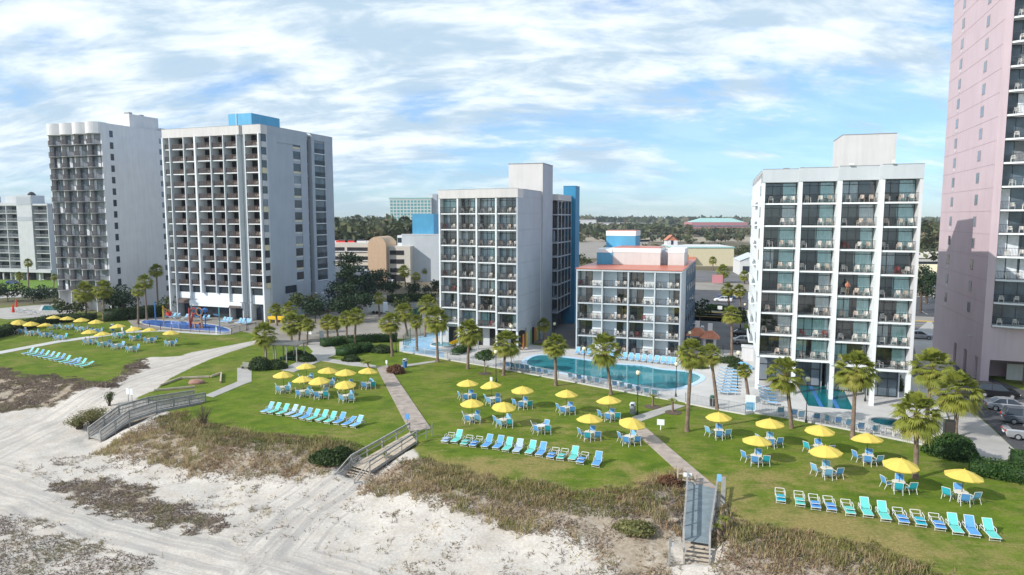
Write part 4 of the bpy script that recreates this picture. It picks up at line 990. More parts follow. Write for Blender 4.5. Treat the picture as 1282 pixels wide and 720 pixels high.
def umbrella_proto():
    t = thing('patio_umbrella', 'x', 'umbrella')
    MB().tube((0,0,0), (0,0,2.62), .024, n=8).build('pole', 'dark_metal', t)
    MB().lathe([(0, .09), (.08, .09), (.24, .05), (.26, 0)], 16).build('base', 'dark_metal', t)
    m = MB(); n = 8; Rr = 1.34
    top = (0, 0, 2.66)
    for i in range(n):
        a0, a1 = 2*PI*i/n, 2*PI*(i+1)/n; am = (a0+a1)/2
        def P(a, r, z, k=1.0): return (r*k*math.cos(a), r*k*math.sin(a), z)
        # each gore sags a little between its two ribs
        r1, z1 = Rr*.5, 2.44; rk = .965
        m.quad(top, P(a0, r1, z1), P(am, r1, z1-.025, rk)); m.quad(top, P(am, r1, z1-.025, rk), P(a1, r1, z1))
        m.quad(P(a0, r1, z1), P(a0, Rr, 2.10), P(am, Rr, 2.065, .945), P(am, r1, z1-.025, rk)); m.quad(P(am, r1, z1-.025, rk), P(am, Rr, 2.065, .945), P(a1, Rr, 2.10), P(a1, r1, z1))
        m.quad(P(a0, Rr, 2.10), P(a0, Rr, 2.02), P(am, Rr, 1.985, .945), P(am, Rr, 2.065, .945)); m.quad(P(am, Rr, 2.065, .945), P(am, Rr, 1.985, .945), P(a1, Rr, 2.02), P(a1, Rr, 2.10))
    c = m.build('canopy', 'canopy_yellow', t)
    rb = MB()
    for i in range(n): a = 2*PI*i/n; rb.tube((.03*math.cos(a), .03*math.sin(a), 2.62), (Rr*.98*math.cos(a), Rr*.98*math.sin(a), 2.07), .009, n=3)
    rb.build('ribs', 'dark_metal', c); MB().lathe([(0, 2.75), (.03, 2.72), (.025, 2.66), (.05, 2.65)], 8).build('finial', 'yellow_paint', t)
    return t
CHP = {c: chair_proto('sling_'+c) for c in ('blue', 'teal', 'sky')}; TBP = table_proto(); UMP = umbrella_proto()
CWORD = {'blue': 'blue', 'teal': 'teal', 'sky': 'light blue', 'mint': 'mint green', 'pale': 'pale blue'}
used = set()
def take(proto, loc, rz, label, group):
    """the first placing moves the source itself, later ones copy it"""
    if id(proto) not in used:
        used.add(id(proto)); proto.location = loc; proto.rotation_euler = (0, 0, rz); tag(proto, label, None, group); return proto
    return dup(proto, loc, rz, label, group)
ROWS = [
 ('right lawn', 'back row', [(899.8,538.4,1),(964,548.8,1),(1025,558,1),(1086.7,570,1)]),
 ('right lawn', 'front row', [(946.6,570.3,1),(1035,586,1),(1125,603,1),(1203.5,616,1)]),
 ('middle lawn', 'back row', [(585.6,493.8,1),(616.9,498,1),(654.4,503,1),(708.7,509.4,1),(763,517.5,1)]),
 ('middle lawn', 'front row', [(591,520,1),(630,525,1),(677.5,532.5,0),(738,540.6,1),(788,546,1)]),
 ('boardwalk lawn', 'back row', [(383.7,472,1),(410,477,1),(433,479.7,1),(460,479,1)]),
 ('boardwalk lawn', 'front row', [(354.7,484,1),(380,489,1),(401.6,491,1),(433.4,494.7,1)]),
 ('far left lawn', 'hedge-side row', [(67,407,1),(83.7,408,1),(102,410,1),(120.6,412.5,1)]),
 ('far left lawn', 'leftmost row', [(23.7,413,1),(39.4,415,1),(57,417,1),(75,420.6,0)]),
 ('far left lawn', 'pool-side row', [(148.7,418,1),(169.4,421,1),(188,423.7,1),(213.7,427.5,1)]),
 ('far left lawn', 'path-side row', [(112.5,425.6,1),(129.4,428.7,1),(147,431,0),(165.6,434.4,0)]),
]
RZ = -R(PHI)
for lawn, row, lst in ROWS:
    for i, (px, py, um) in enumerate(lst):
        p = at_z(px, py, .72); base = Vector((p.x, p.y, 0)); where = '%s table in %s, %s' % (ORD[i], row, lawn)
        jz = RZ-.15+random.uniform(-.15, .15)
        take(TBP, base, jz, 'round white table, %s from left in %s, %s' % (ORD[i], row, lawn), 'tables set out on the lawns')
        if um:
            u = take(UMP, base+Vector((0, 0, .002)), random.uniform(0, .7), 'yellow umbrella over %s' % where, 'yellow umbrellas on the lawns')
            u.rotation_euler = (random.gauss(0, .05), random.gauss(0, .05), random.uniform(0, .78)); k_ = random.uniform(.95, 1.03); u.scale = (k_, k_, random.uniform(.94, 1.03))
        sides = [('left', Vector((-1, .05, 0))), ('near', Vector((.08, -1, 0))), ('right', Vector((1, -.1, 0))), ('back', Vector((0, 1, 0)))]
        ca, sa = math.cos(jz), math.sin(jz)
        for nm, d in sides:
            dw = Vector((d.x*ca-d.y*sa, d.x*sa+d.y*ca, 0)); dist = (.74 if nm in ('near', 'back') else .84)+random.uniform(-.05, .08)
            pos = base+dw*dist
            tow = math.atan2(-dw.y, -dw.x)+PI/2
            if nm in ('left', 'right'): tow += (.95 if nm == 'left' else -.95)
            face = tow+random.uniform(-.2, .2)       # seat front (-y) towards the table
            far = lawn in ('far left lawn', 'boardwalk lawn')
            c = random.choice(['blue', 'sky', 'sky', 'blue'] if far else ['blue', 'blue', 'sky', 'blue'])
            if random.random() < (.16 if nm == 'right' else .05): c = 'teal'
            if (lawn, row, i, nm) in (('right lawn','front row',0,'right'), ('right lawn','front row',2,'right'), ('right lawn','front row',3,'left'), ('right lawn','back row',2,'left'), ('middle lawn','front row',2,'right'), ('middle lawn','back row',4,'right'), ('middle lawn','front row',1,'right')): c = 'teal'
            take(CHP[c], pos, face, '%s chair on %s side of %s' % (CWORD[c], nm, where), 'chairs round the lawn tables')
LP = {}
def lounger(px, py, col, mode, rz, label, group, z=.32, fr='frame_white'):
    k = (col, mode)
    if k not in LP: LP[k] = lounger_proto('sling_'+col, mode)
    p = at_z(px, py, z); return take(LP[k], Vector((p.x, p.y, 0 if z < .4 else z-.32)), rz+random.uniform(-.05, .05), label, group)
MW = {'up': 'raised', 'low': 'half lowered', 'fold': 'folded'}
LR = [('right lawn', [(977,621,'teal','fold'),(1001,625,'mint','fold'),(1020,629,'blue','fold'),(1039,631.5,'blue','fold'),(1062,636,'mint','fold'),(1084,638,'mint','up'),(1106,643,'mint','up'),(1128,646.6,'blue','fold'),(1150,649.5,'teal','fold'),(1173.6,654,'blue','fold'),(1195,659,'mint','up'),(1216,662,'blue','up'),(1240,666,'mint','up')], -.28),
 ('middle lawn', [(560.6,548.5,'pale','fold'),(572.5,549,'mint','up'),(584,552,'mint','fold'),(595.6,553.5,'blue','fold'),(610.5,555,'blue','up'),(624.5,556.5,'blue','up'),(636,559,'mint','up'),(649,561,'pale','up'),(665,563,'mint','up'),(678,565,'blue','up'),(692,568,'blue','fold'),(704,569.5,'mint','fold'),(718.5,570.5,'mint','up'),(729,574,'blue','fold'),(748,577.5,'blue','up')], -.34),
 ('boardwalk lawn', [(336,512.5,'sky','up'),(344.5,513.5,'mint','up'),(355,515,'mint','up'),(366,516,'pale','up'),(374.5,518.5,'sky','up'),(384,520.5,'blue','up'),(393,522,'mint','up'),(404,523,'mint','up'),(414.5,525,'mint','up'),(426,526,'blue','up'),(437,528.5,'blue','low'),(447.5,530,'sky','up')], -.42),
 ('far left lawn', [(36+i*6.6, 441.2+i*1.35+(i > 6)*.8, ['sky','mint','blue','mint','sky','mint','blue','mint','sky','blue','mint','mint'][i], 'up' if i not in (8, 11) else 'low') for i in range(12)], -.5)]
for lawn, lst, rz in LR:
    for i, (px, py, c, mo) in enumerate(lst):
        lounger(px, py, c, mo, rz, '%s %s lounger, %s from left in the row on %s' % (MW[mo], CWORD[c], ORD[i], lawn), 'sun loungers in rows on the lawns')
# loungers on the pool decks
i = 0
for px, py in [(637,456.5),(643,457.5),(649,458.5),(655,459.5),(661,460.5),(669,462.5),(676,463.8),(684.5,465.5),(715,470.5),(726,472.5),(738.5,474.5),(748,476.3),(770,480.5),(779,482),(789,484.5),(800,487),(810,489.2),(820,491)]:
    lounger(px, py+1.5, 'sky' if i % 3 else 'blue', 'up', PI-.30, '%s lounger from left in the row between curved pool and fence' % ORD[i].capitalize(), 'loungers round the curved pool', .42); i += 1
i = 0
for px, py in [(723,440.5),(730,441.2),(737,442.5),(746,443.5),(757,444.8),(766,445.5),(775,447),(782,447.5),(790,448.3),(798,449.2),(806,450),(814,450.8),(822,451.6),(830,452.5),(837,453.3),(843,454)]:
    lounger(px, py, 'sky', 'up', -.3, '%s lounger from left against the front of the red-roofed hotel' % ORD[i].capitalize(), 'loungers before the red-roofed hotel', .42); i += 1
i = 0
for px, py in [(977,514.5),(994,517),(1003,519),(1022,522),(1036,524.5),(1049,526.5),(1062,529.5),(1077,533.5),(1096,537)]:
    lounger(px, py+1, 'blue' if i % 2 else 'sky', 'up', PI-.28, '%s lounger from left along the fence behind the right lawn' % ORD[i].capitalize(), 'loungers along the lap pool fence', .42); i += 1
i = 0
for (xa, ya, xb, yb, n) in ((910,463,903,490,8), (918,463,913,490,8), (958,486,963,503,5)):
    for k in range(n):
        f = k/(n-1); lounger(xa+(xb-xa)*f, ya+(yb-ya)*f, 'sky', 'low', PI/2-.3, '%s light blue lounger away from the viewer in the %s deck line' % (ORD[k].capitalize(), ['left', 'middle', 'right'][i]), 'loungers packed in lines between the two hotels', .42)
    i += 1
i = 0
for px, py in [(209,395),(213,395.4),(217,396),(222,396.6),(232,397.5),(254,398.5),(259,399),(279,401.5),(283,402),(287,402.5),(299,403),(303,403.4),(308,403.6),(311,404)]:
    lounger(px, py, 'sky', 'up', -.35, '%s lounger from left at the foot of the grey tower hotel' % ORD[i].capitalize(), 'loungers at the foot of the grey tower hotel', .40); i += 1
wl = lounger_proto('plastic_white', 'up', 'white_metal')
for i, (px, py) in enumerate([(16,389),(22,390),(28,391),(33,392.3),(38,390.5),(43,392),(48,393.5),(27,388)]):
    p = at_z(px, py, .3); q = take(wl, Vector((p.x, p.y, .05)), 1.9, '%s white lounger on the deck by the small far left pool' % ORD[i], 'white loungers by the far left pool')
# white garden chairs by the hot tub
for i, (px, py) in enumerate([(1113,541.5),(1124,544),(1158,549.5)]):
    p = at_z(px, py, .3); o = link('pool_chair', CHAIR_ME['plastic_white']); o.location = (p.x, p.y, .06); o.rotation_euler = (0, 0, 2.6); o.scale = (1.3, 1.3, 1.0)
    tag(o, '%s white chair behind the fence near the raised hot tub' % ['left', 'middle', 'right'][i], 'chair', 'white chairs by the hot tub')

# ------------------------------------------------------------------ fences, lamps, signs, bins
def fence(px, h, mat, label, z=0.06, step=2.4, bar=.16, t=.018, curb=None, world=False, cat='fence'):
    P = px if world else pz(px); root = thing('fence', label, cat, (P[0].x, P[0].y, z)); o = Vector((P[0].x, P[0].y, 0))
    rails = MB(); bars = MB(); cb_ = MB()
    for a, b in zip(P, P[1:]):
        a = Vector((a.x, a.y, 0))-o; b = Vector((b.x, b.y, 0))-o; Ln = (b-a).length; n = max(1, round(Ln/step))
        rails.beam(a+Vector((0,0,h-.02)), b+Vector((0,0,h-.02)), .03, .04); rails.beam(a+Vector((0,0,.15)), b+Vector((0,0,.15)), .03, .03)
        if curb: cb_.beam(a+Vector((0,0,.02)), b+Vector((0,0,.02)), .25, .16)
        for i in range(n):
            p = a.lerp(b, i/n); MB().box(p.x-.03, p.x+.03, p.y-.03, p.y+.03, 0, h+.06).build('post', mat, root)
        k = int(Ln/bar)
        for i in range(k): p = a.lerp(b, (i+.5)/k); bars.box(p.x-t/2, p.x+t/2, p.y-t/2, p.y+t/2, .14, h-.03)
    rails.build('rail', mat, root); bars.build('bars', mat, root)
    if curb: cb_.build('kerb_wall', curb, root)
    return root
FL = [(560,450.8),(627,461.8),(680,471.8),(760,486.8),(846,502.5)]
fence(FL, 1.2, 'grey_metal', 'long grey metal fence between middle lawn and curved pool', curb='concrete_white')
fence([(858,505),(892,512),(933,519.3),(944,517.4),(980,522.8)], 1.2, 'grey_metal', 'grey metal fence behind the left part of the right lawn', curb='concrete_white')
fence([(980.5,522.9),(1070,540),(1163,559)], 1.2, 'grey_metal', 'grey metal fence between right lawn and lap pool loungers', curb='concrete_white')
fence([(505,441),(560,450.6)], 1.1, 'white_metal', 'pale low fence in front of the small round pool', curb='concrete_white')
fence([(505,440),(514,430),(532,421),(546,413)], 2.6, 'dark_green', 'tall dark green fence beside the blue painted deck', step=2.6, bar=.5, t=.03)
fence([(174,413),(215,414.5),(262,417.5),(290,419.3)], 1.25, 'dark_metal', 'dark fence along the front of the play pool', z=.05)
fence([(290,419.3),(330,409)], 1.25, 'dark_metal', 'dark fence closing the right end of the play pool', z=.05)
fence([(50,397),(75,395)], 1.1, 'white_metal', 'white fence before the small far left pool')
fence([(868,447),(905,446),(915,450)], 1.7, 'dark_metal', 'dark gate fence closing the lane beside the lap pool hotel', bar=.2)
g = thing('screen_fence', 'dark green screen fence across the parking lot', 'fence', at_z(512,404)); e = at_z(528,399)-at_z(512,404)
MB().beam((0,0,1.35), (e.x, e.y, 1.35), .08, 2.5).build('screen', 'dark_green', g)
for k in range(5): MB().tube((e.x*k/4, e.y*k/4-.08, 0), (e.x*k/4, e.y*k/4-.08, 2.7), .04).build('post', 'dark_metal', g)

def lamp(px, py, ptop, label, style='globe'):
    b = at_z(px, py); h = max(2.5, at_Y(px, ptop, b.y).z-.25)
    t = thing('street_lamp', label, 'lamp', b, 0, 'lamp posts'); MB().tube((0,0,0), (0,0,h-.1), .055, .04, 8).build('pole', 'dark_metal', t); MB().lathe([(.13, 0), (.13, .3), (.08, .45), (.05, .6)], 8).build('base', 'dark_metal', t)
    if style == 'globe':
        gl = MB().lathe([(.07, h-.1), (.2, h), (.27, h+.18), (.22, h+.36), (.1, h+.46)], 10).build('globe', 'lamp_glass', t, True); MB().lathe([(.12, h+.45), (.07, h+.52), (0, h+.62)], 8).build('cap', 'dark_metal', gl); MB().lathe([(.05, h-.2), (.14, h-.1), (.08, h-.05)], 8).build('collar', 'dark_metal', t)
    else:
        for s in (-1, 1):
            MB().beam((0,0,h), (s*.7, 0, h+.15), .06, .06).build('arm', 'dark_metal', t); MB().box(s*.7-.3, s*.7+.3, -.14, .14, h+.08, h+.2).build('lamp_head', 'grey_metal', t)
for a in [(798,519,466,'lamp post beside the bin where the right lawn paths meet'), (621,478,440,'thin lamp post at the back of the middle lawn, left of the trunk'), (640,464,408,'lamp post behind the fence at the left end of the curved pool'), (731,481,436,'lamp post in front of the curved pool behind the middle lawn'), (846,497,455,'lamp post at the right end of the curved pool'), (862.5,446,416,'lamp post behind the right end of the red-roofed hotel front'), (923,487,441,'lamp post on the deck between red-roofed and lap pool hotels'), (1009,529,474,'lamp post at the near corner of the lap pool'), (1083,503,450,'lamp post beside the front column of the lap pool hotel'), (694,432,405,'lamp post in the lane between blue-tower and red-roofed hotels'), (496,441,398,'lamp post behind the hedge near the small round pool'), (932,404,381,'far lamp post beside the lane to the street')]: lamp(*a)
for a in [(401,402,366,'twin-headed lamp at the side of the grey tower hotel'), (309,414,378,'dark twin-headed lamp on the play pool deck'), (496,372,336,'tall twin-headed lamp by the street, before the grey block'), (821,296,281,'white twin-headed lamp far off on the open lot')]: lamp(*a, style='twin')
def sign(px, py, pt, w, hh, mat, label, post='grey_metal'):
    b = at_z(px, py); b.z = tz(b.x, b.y); h = at_Y(px, pt, b.y).z-b.z; t = thing('sign', label, 'sign', b, RZ)
    MB().box(-.04, .04, .0, .06, 0, h-.02).build('post', post, t); MB().box(-w/2, w/2, -.05, -.002, h-hh, h).build('panel', mat, t)
sign(827, 538.5, 525, .75, .6, 'white_fresh', 'white sign box on a white post left of the path tree', 'white_fresh')
sign(615, 480, 472, .35, .7, 'white_fresh', 'small white shower post at the back of the middle lawn', 'white_fresh')
sign(484, 458, 451, .3, .5, 'white_fresh', 'white post box at the head of the wooden boardwalk', 'white_fresh')
sign(510, 534, 518, .45, .6, 'sling_blue', 'small blue sign at the lower end of the wooden boardwalk')
p = hit(163, 503)
t = thing('sign', 'pair of white signs standing in the sand path', 'sign', p, RZ)
for s in (-.28, .28): MB().box(s-.03, s+.03, 0, .05, 0, 1.5).build('post', 'wood_grey', t); MB().box(s-.22, s+.22, -.05, -.002, .9, 1.6).build('panel', 'white_fresh', t)
sign(387, 423, 413, 1.1, .8, 'white_fresh', 'white and blue sign at the edge of the parking lot'); sign(403, 427, 414, .9, 2.0, 'grey_light', 'grey upright sign board beside the parking lot')
sign(898, 356, 344, 3.4, 2.8, 'far_pink', 'pink pylon sign on the far side of the street'); sign(153, 415, 408, .35, 1.3, 'white_fresh', 'white post by the white path on the far left lawn', 'white_fresh'); sign(165, 415.5, 408, .35, 1.4, 'white_fresh', 'slim white post behind the pool-side row', 'white_fresh')
sign(271, 418, 409, .3, 1.4, 'white_fresh', 'white post in front of the play pool fence', 'white_fresh'); sign(901, 394, 383, 1.0, .8, 'white_fresh', 'small white road sign by the street kerb')
for pxx, pyy, lb, mt in ((792,518,'grey litter bin beside the lamp post at the path fork','grey_metal'), (507,460,'blue litter bin beside the red shrub','chem_blue'), (892,509,'dark tapered planter against the fence behind the right lawn','rubber'), (141,414,'blue litter bin on the far left lawn','chem_blue')):
    b = at_z(pxx, pyy); t = thing('litter_bin', lb, 'bin', b, RZ); MB().lathe([(.30, 0), (.34, .9), (.36, .95)], 12).build('body', mt, t); MB().lathe([(.38, .95), (.38, 1.02), (.26, 1.3), (0, 1.34)], 12).build('lid', 'grey_light' if mt != 'rubber' else 'dark_green', t); MB().box(-.18, .18, -.38, -.33, 1.0, 1.2).build('flap', 'interior_dark', t)
b = at_z(939, 517.5); t = thing('notice_board', 'white and blue notice board at the fence corner behind the right lawn', 'notice board', b, RZ)
MB().box(-.55, .55, 0, .06, .25, 2.1).build('board', 'white_fresh', t); MB().box(-.45, .45, -.02, -.001, .4, 1.3).build('poster', 'sling_sky', t); [MB().box(s-.04, s+.04, .07, .12, 0, 2.2).build('post', 'grey_metal', t) for s in (-.5, .5)]
b = at_z(1187, 556); t = thing('utility_cabinet', 'tall dark cabinet behind the round hedge', 'cabinet', b, RZ); MB().box(-.45, .45, -.3, .3, 0, 2.4).build('body', 'dark_metal', t); MB().box(-.38, .38, -.33, -.301, .2, 2.3).build('door', 'dark_bronze', t)

# ------------------------------------------------------------------ boardwalks down to the sand
def v3(x): return Vector((x.x, x.y, x.z))
def walk(name, label, L_, R_, mat, railmat, nb=60, rail=True, posts=5, h=1.05, mid=True, rl=(1, 1), slats=False, cat='boardwalk'):
    """L_, R_: left and right edge poly-lines in world space (with z); boards, stringers, posts and rails"""
    t = thing(name, label, cat, (L_[0].x, L_[0].y, 0)); o = Vector((L_[0].x, L_[0].y, 0))
    L_ = [p-o for p in L_]; R_ = [p-o for p in R_]
    d = MB()
    tot = sum((b-a).length for a, b in zip(L_, L_[1:]))
    for (a, b), (c, e) in zip(zip(L_, L_[1:]), zip(R_, R_[1:])):
        n = max(2, int(nb*(b-a).length/tot))
        for i in range(n):
            t0, t1 = i/n, (i+.9)/n; q = [a.lerp(b, t0), c.lerp(e, t0), c.lerp(e, t1), a.lerp(b, t1)]; dz = Vector((0, 0, .04)); m = len(d.v)
            d.v += [tuple(k-dz) for k in q]+[tuple(k) for k in q]; d.f += [(m+3,m+2,m+1,m),(m+4,m+5,m+6,m+7),(m,m+1,m+5,m+4),(m+1,m+2,m+6,m+5),(m+2,m+3,m+7,m+6),(m+3,m,m+4,m+7)]
    d.build('deck', mat, t)
    s = MB()
    for E in (L_, R_):
        for a, b in zip(E, E[1:]): s.beam(a-Vector((0,0,.16)), b-Vector((0,0,.16)), .06, .22)
    s.build('stringer', railmat, t)
    for E, on, other in ((L_, rl[0], R_), (R_, rl[1], L_)):
        if not on: continue
        r = MB()
        for k, (a, b) in enumerate(zip(E, E[1:])):
            r.beam(a+Vector((0,0,h)), b+Vector((0,0,h)), .13, .05); r.beam(a+Vector((0,0,h-.12)), b+Vector((0,0,h-.12)), .04, .12)
            if mid: r.beam(a+Vector((0,0,h*.5)), b+Vector((0,0,h*.5)), .04, .10)
            if slats:
                m = int((b-a).length/.16); r.beam(a+Vector((0,0,.12)), b+Vector((0,0,.12)), .04, .1)
                for i in range(m): p = a.lerp(b, (i+.5)/m); r.box(p.x-.045, p.x+.045, p.y-.02, p.y+.02, p.z+.1, p.z+h-.1)
            n = max(1, round((b-a).length/2.2))
            for i in range(n+(k == len(E)-2)):
                p = a.lerp(b, i/n); gz = min(p.z-.3, tz(p.x+o.x, p.y+o.y)-.1); MB().box(p.x-.055, p.x+.055, p.y-.055, p.y+.055, gz, p.z+h+.04).build('post', railmat, t)
        r.build('handrail', railmat, t)
    return t
def stairs(root, A0, B0, A1, B1, n, mat, side=None):
    """treads from edge A0-B0 down to A1-B1 (world)"""
    o = root.location
    for i in range(n):
        f0, f1 = i/n, (i+.72)/n; z = A0.z+(A1.z-A0.z)*((i+1)/(n+.4)); q = [A0.lerp(A1, f0), B0.lerp(B1, f0), B0.lerp(B1, f1), A0.lerp(A1, f1)]
        MB().prism([(k.x-o.x, k.y-o.y) for k in q], z-.06-o.z, z-o.z).build('tread', mat, root)
    s = MB()
    for P, Q in ((A0, A1), (B0, B1)): s.beam(P-o-Vector((0,0,.2)), Q-o-Vector((0,0,.2)), .06, .28)
    s.build('stair_stringer', mat, root)
def wz(px, py, z): return at_z(px, py, z)
# right walk (blue-grey deck)
Lt, Rt = [wz(861,602,.10), wz(855.5,676,-.12)], [wz(898,613,.10), wz(888.4,681,-.12)]
Wk = walk('boardwalk', 'blue-grey wooden walkway with white rails running from right lawn to the sand', Lt, Rt, 'wood_bluegrey', 'wood_grey', 46, rl=(1, 1), h=.95)
stairs(Wk, Lt[1], Rt[1], wz(856,712,-1.35), wz(888,716,-1.35), 6, 'wood_worn')
r = MB(); o = Wk.location
for P, Q in ((Lt[1], wz(856,712,-1.35)), (Rt[1], wz(888,716,-1.35))):
    r.beam(P-o+Vector((0,0,.95)), Q-o+Vector((0,0,.9)), .1, .05); r.box(Q.x-o.x-.05, Q.x-o.x+.05, Q.y-o.y-.05, Q.y-o.y+.05, -1.9, Q.z+.9)
r.build('stair_rail', 'wood_grey', Wk)
gt = thing('shower_post', 'tall weathered board with small blue box at the head of the walkway', 'shower post', wz(905,630,0), RZ); MB().box(-.17, .17, 0, .1, .0, 2.1).build('board', 'wood_grey', gt); MB().box(-.5, -.17, .0, .2, 1.7, 2.2).build('blue_box', 'sling_sky', gt)
gt = thing('gate_rail', 'low wooden rail with a white plate across the walkway head', 'rail', wz(849,606,0), RZ); MB().box(-.08, 1.35, 0, .06, .85, .95).box(-.08, 1.35, 0, .06, .35, .43).build('rail', 'wood_worn', gt); [MB().box(s, s+.1, -.02, .08, 0, 1.1+.5*(s < 0)).build('post', 'wood_worn', gt) for s in (-.1, 1.3)]; MB().box(.4, 1.1, -.04, -.001, .72, 1.05).build('plate', 'white_fresh', gt)
q = hit(838, 708); gt = thing('marker_post', 'lone weathered marker post in the dune grass left of the steps', 'post', q, 0); MB().box(-.06, .06, -.06, .06, -.2, 1.9).build('post', 'wood_grey', gt); MB().box(.07, .25, -.03, .03, 1.3, 1.6).build('tag_plate', 'grey_light', gt)
# middle walk
Lt, Rt = [wz(513,541,.10), wz(440,583,-.55)], [wz(521,552,.10), wz(463,590,-.55)]
Wk = walk('boardwalk', 'pale wooden ramp with thin rails dropping to the sand in the middle', Lt, Rt, 'wood_worn', 'wood_grey', 60, h=1.0)
stairs(Wk, Lt[1], Rt[1], wz(428,598,-1.4), wz(455,602,-1.4), 4, 'wood_worn')
r = MB(); o = Wk.location
for P, Q in ((Lt[1], wz(419,605,-1.45)), (Rt[1], wz(444,612,-1.45))):
    r.beam(P-o+Vector((0,0,1.0)), Q-o+Vector((0,0,.85)), .1, .05); r.beam(P-o+Vector((0,0,.5)), Q-o+Vector((0,0,.4)), .05, .1); r.box(Q.x-o.x-.05, Q.x-o.x+.05, Q.y-o.y-.05, Q.y-o.y+.05, -1.9, Q.z+.9)
r.build('stair_rail', 'wood_grey', Wk)
gt = thing('rail', 'short grey pipe rail at the lower right corner of the wooden boardwalk', 'rail', wz(522,553,.1), 0)
e = wz(541,545,.1)-wz(522,553,.1); MB().tube((0,0,1), (e.x,e.y,1), .03).tube((0,0,.5), (e.x,e.y,.5), .03).build('bar', 'grey_metal', gt); [MB().tube((e.x*f,e.y*f,-.1), (e.x*f,e.y*f,1.2), .04).build('post', 'grey_metal', gt) for f in (.0, .6, 1)]
# left walk with slatted rails
Lt = [wz(243,499,.05), wz(186,508,.1), wz(149,519,-.05), wz(111,547,-1.5)]
Rt = [wz(257.5,502,.05), wz(196,514,.1), wz(162,525,-.05), wz(126,551,-1.5)]
walk('boardwalk', 'long grey wooden walkway with slatted rails above the left dunes', Lt, Rt, 'wood_grey', 'wood_grey', 90, slats=True, h=1.05)

# ------------------------------------------------------------------ pergola, rock, beams, bench
b = at_z(357, 452); pg = thing('pergola', 'wooden pergola with slatted roof beside the round shrubs', 'pergola', b, R(-12)); hp = 2.6
for x in (-2.6, -.9, .9, 2.6):
    for y in (-1.1, 1.1): MB().box(x-.07, x+.07, y-.07, y+.07, 0, hp).build('post', 'wood_grey', pg)
MB().box(-3.0, 3.0, -1.2, -1.05, hp, hp+.2).box(-3.0, 3.0, 1.05, 1.2, hp, hp+.2).build('beam', 'wood_grey', pg); m = MB()
for k in range(26): m.box(-3.0+k*.235, -2.93+k*.235, -1.6, 1.6, hp+.202, hp+.35)
m.build('roof_slats', 'wood_grey', pg); MB().box(-1.2, 1.2, .3, .8, .4, .48).box(-1.1, -1.0, .35, .75, 0, .4).box(1.0, 1.1, .35, .75, 0, .4).build('bench', 'dark_green', pg)
b = at_z(309, 462); t = thing('bench', 'weathered wooden bench at the end of the short concrete path', 'bench', b, RZ)
MB().box(-.95, .95, -.25, .25, .40, .46).build('seat', 'wood_grey', t); MB().box(-.95, .95, .24, .29, .52, .68).box(-.95, .95, .26, .31, .74, .92).build('backrest', 'wood_grey', t); [MB().box(s-.05, s+.05, -.22, .28, 0, .40).build('leg', 'wood_grey', t) for s in (-.8, .8)]
import bmesh
def rock(px, py, r, label, mat='rock_red', seed=1):
    bm = bmesh.new(); bmesh.ops.create_icosphere(bm, subdivisions=3, radius=r); rr = random.Random(seed)
    for v in bm.verts:
        n = .8+.35*float(noise2(v.co.x/r*1.4+seed, v.co.y/r*1.4+v.co.z/r)); v.co *= n; v.co.z *= .6
    me = bpy.data.meshes.new('rock'); bm.to_mesh(me); bm.free(); me.materials.append(MATS[mat]); me.polygons.foreach_set('use_smooth', [True]*len(me.polygons))
    o = link('rock', me); p = hit(px, py); o.location = (p.x, p.y, p.z+r*.2); o.scale = (1.5, .9, 1); tag(o, label, 'rock')
rock(245.5, 480, .75, 'reddish boulder inside the ring of timber beams on the grass')
rock(843, 652, .3, 'pale stone in the dune grass left of the walkway', 'wood_worn', 3)
for i, (p0_, p1_, lb) in enumerate([((193,490),(244,485.5),'long pale timber beam nearest the slatted walkway'), ((200,484),(226,474.5),'weathered timber beam at the sand edge of the ring'), ((226,474.5),(262,473),'timber beam behind the reddish boulder'), ((264,473),(277,468.5),'raised timber beam at the right end of the ring'), ((277,468.5),(276,480),'short timber beam turned towards the viewer')]):
    a, b = at_z(*p0_), at_z(*p1_); o = MB().beam(Vector((0,0,.16)), (b-a)+Vector((0,0,.16)), .2, .22).build('timber_beam', 'wood_worn'); o.location = (a.x, a.y, i*.012); tag(o, lb, 'timber beam', 'timber beams round the boulder')

# ------------------------------------------------------------------ play pool things, kiosks, trailer
b = at_z(238, 411); t = thing('play_structure', 'red, blue and orange looping water play structure in the play pool', 'water play', b, RZ)
MB().tube((0,0,0), (0,0,4.1), .17, n=10).build('post', 'play_red', t); MB().tube((-.1,.3,0), (.5,.3,2.9), .18, n=8).build('post', 'play_red', t)
def loop(c, r, mat, nm='loop'):
    m = MB(); n = 14
    for k in range(n): a0, a1 = 2*PI*k/n, 2*PI*(k+1)/n; m.tube((c[0]+r*math.cos(a0), c[1], c[2]+r*math.sin(a0)), (c[0]+r*math.cos(a1), c[1], c[2]+r*math.sin(a1)), .10, n=6, cap=False)
    m.build(nm, mat, t)
loop((.9, .2, 3.5), .6, 'play_red'); loop((2.3, .2, 3.4), .75, 'play_orange'); loop((1.5, .5, 3.2), .9, 'chem_blue')
MB().box(.6, 2.4, -.2, .9, 1.0, 1.2).box(1.0, 1.3, 0, .3, 0, 1.0).box(2.0, 2.3, .2, .5, 0, 1.0).build('platform', 'play_orange', t); MB().tube((2.9,.2,0), (2.6,.2,2.8), .15, n=8).build('post', 'play_orange', t)
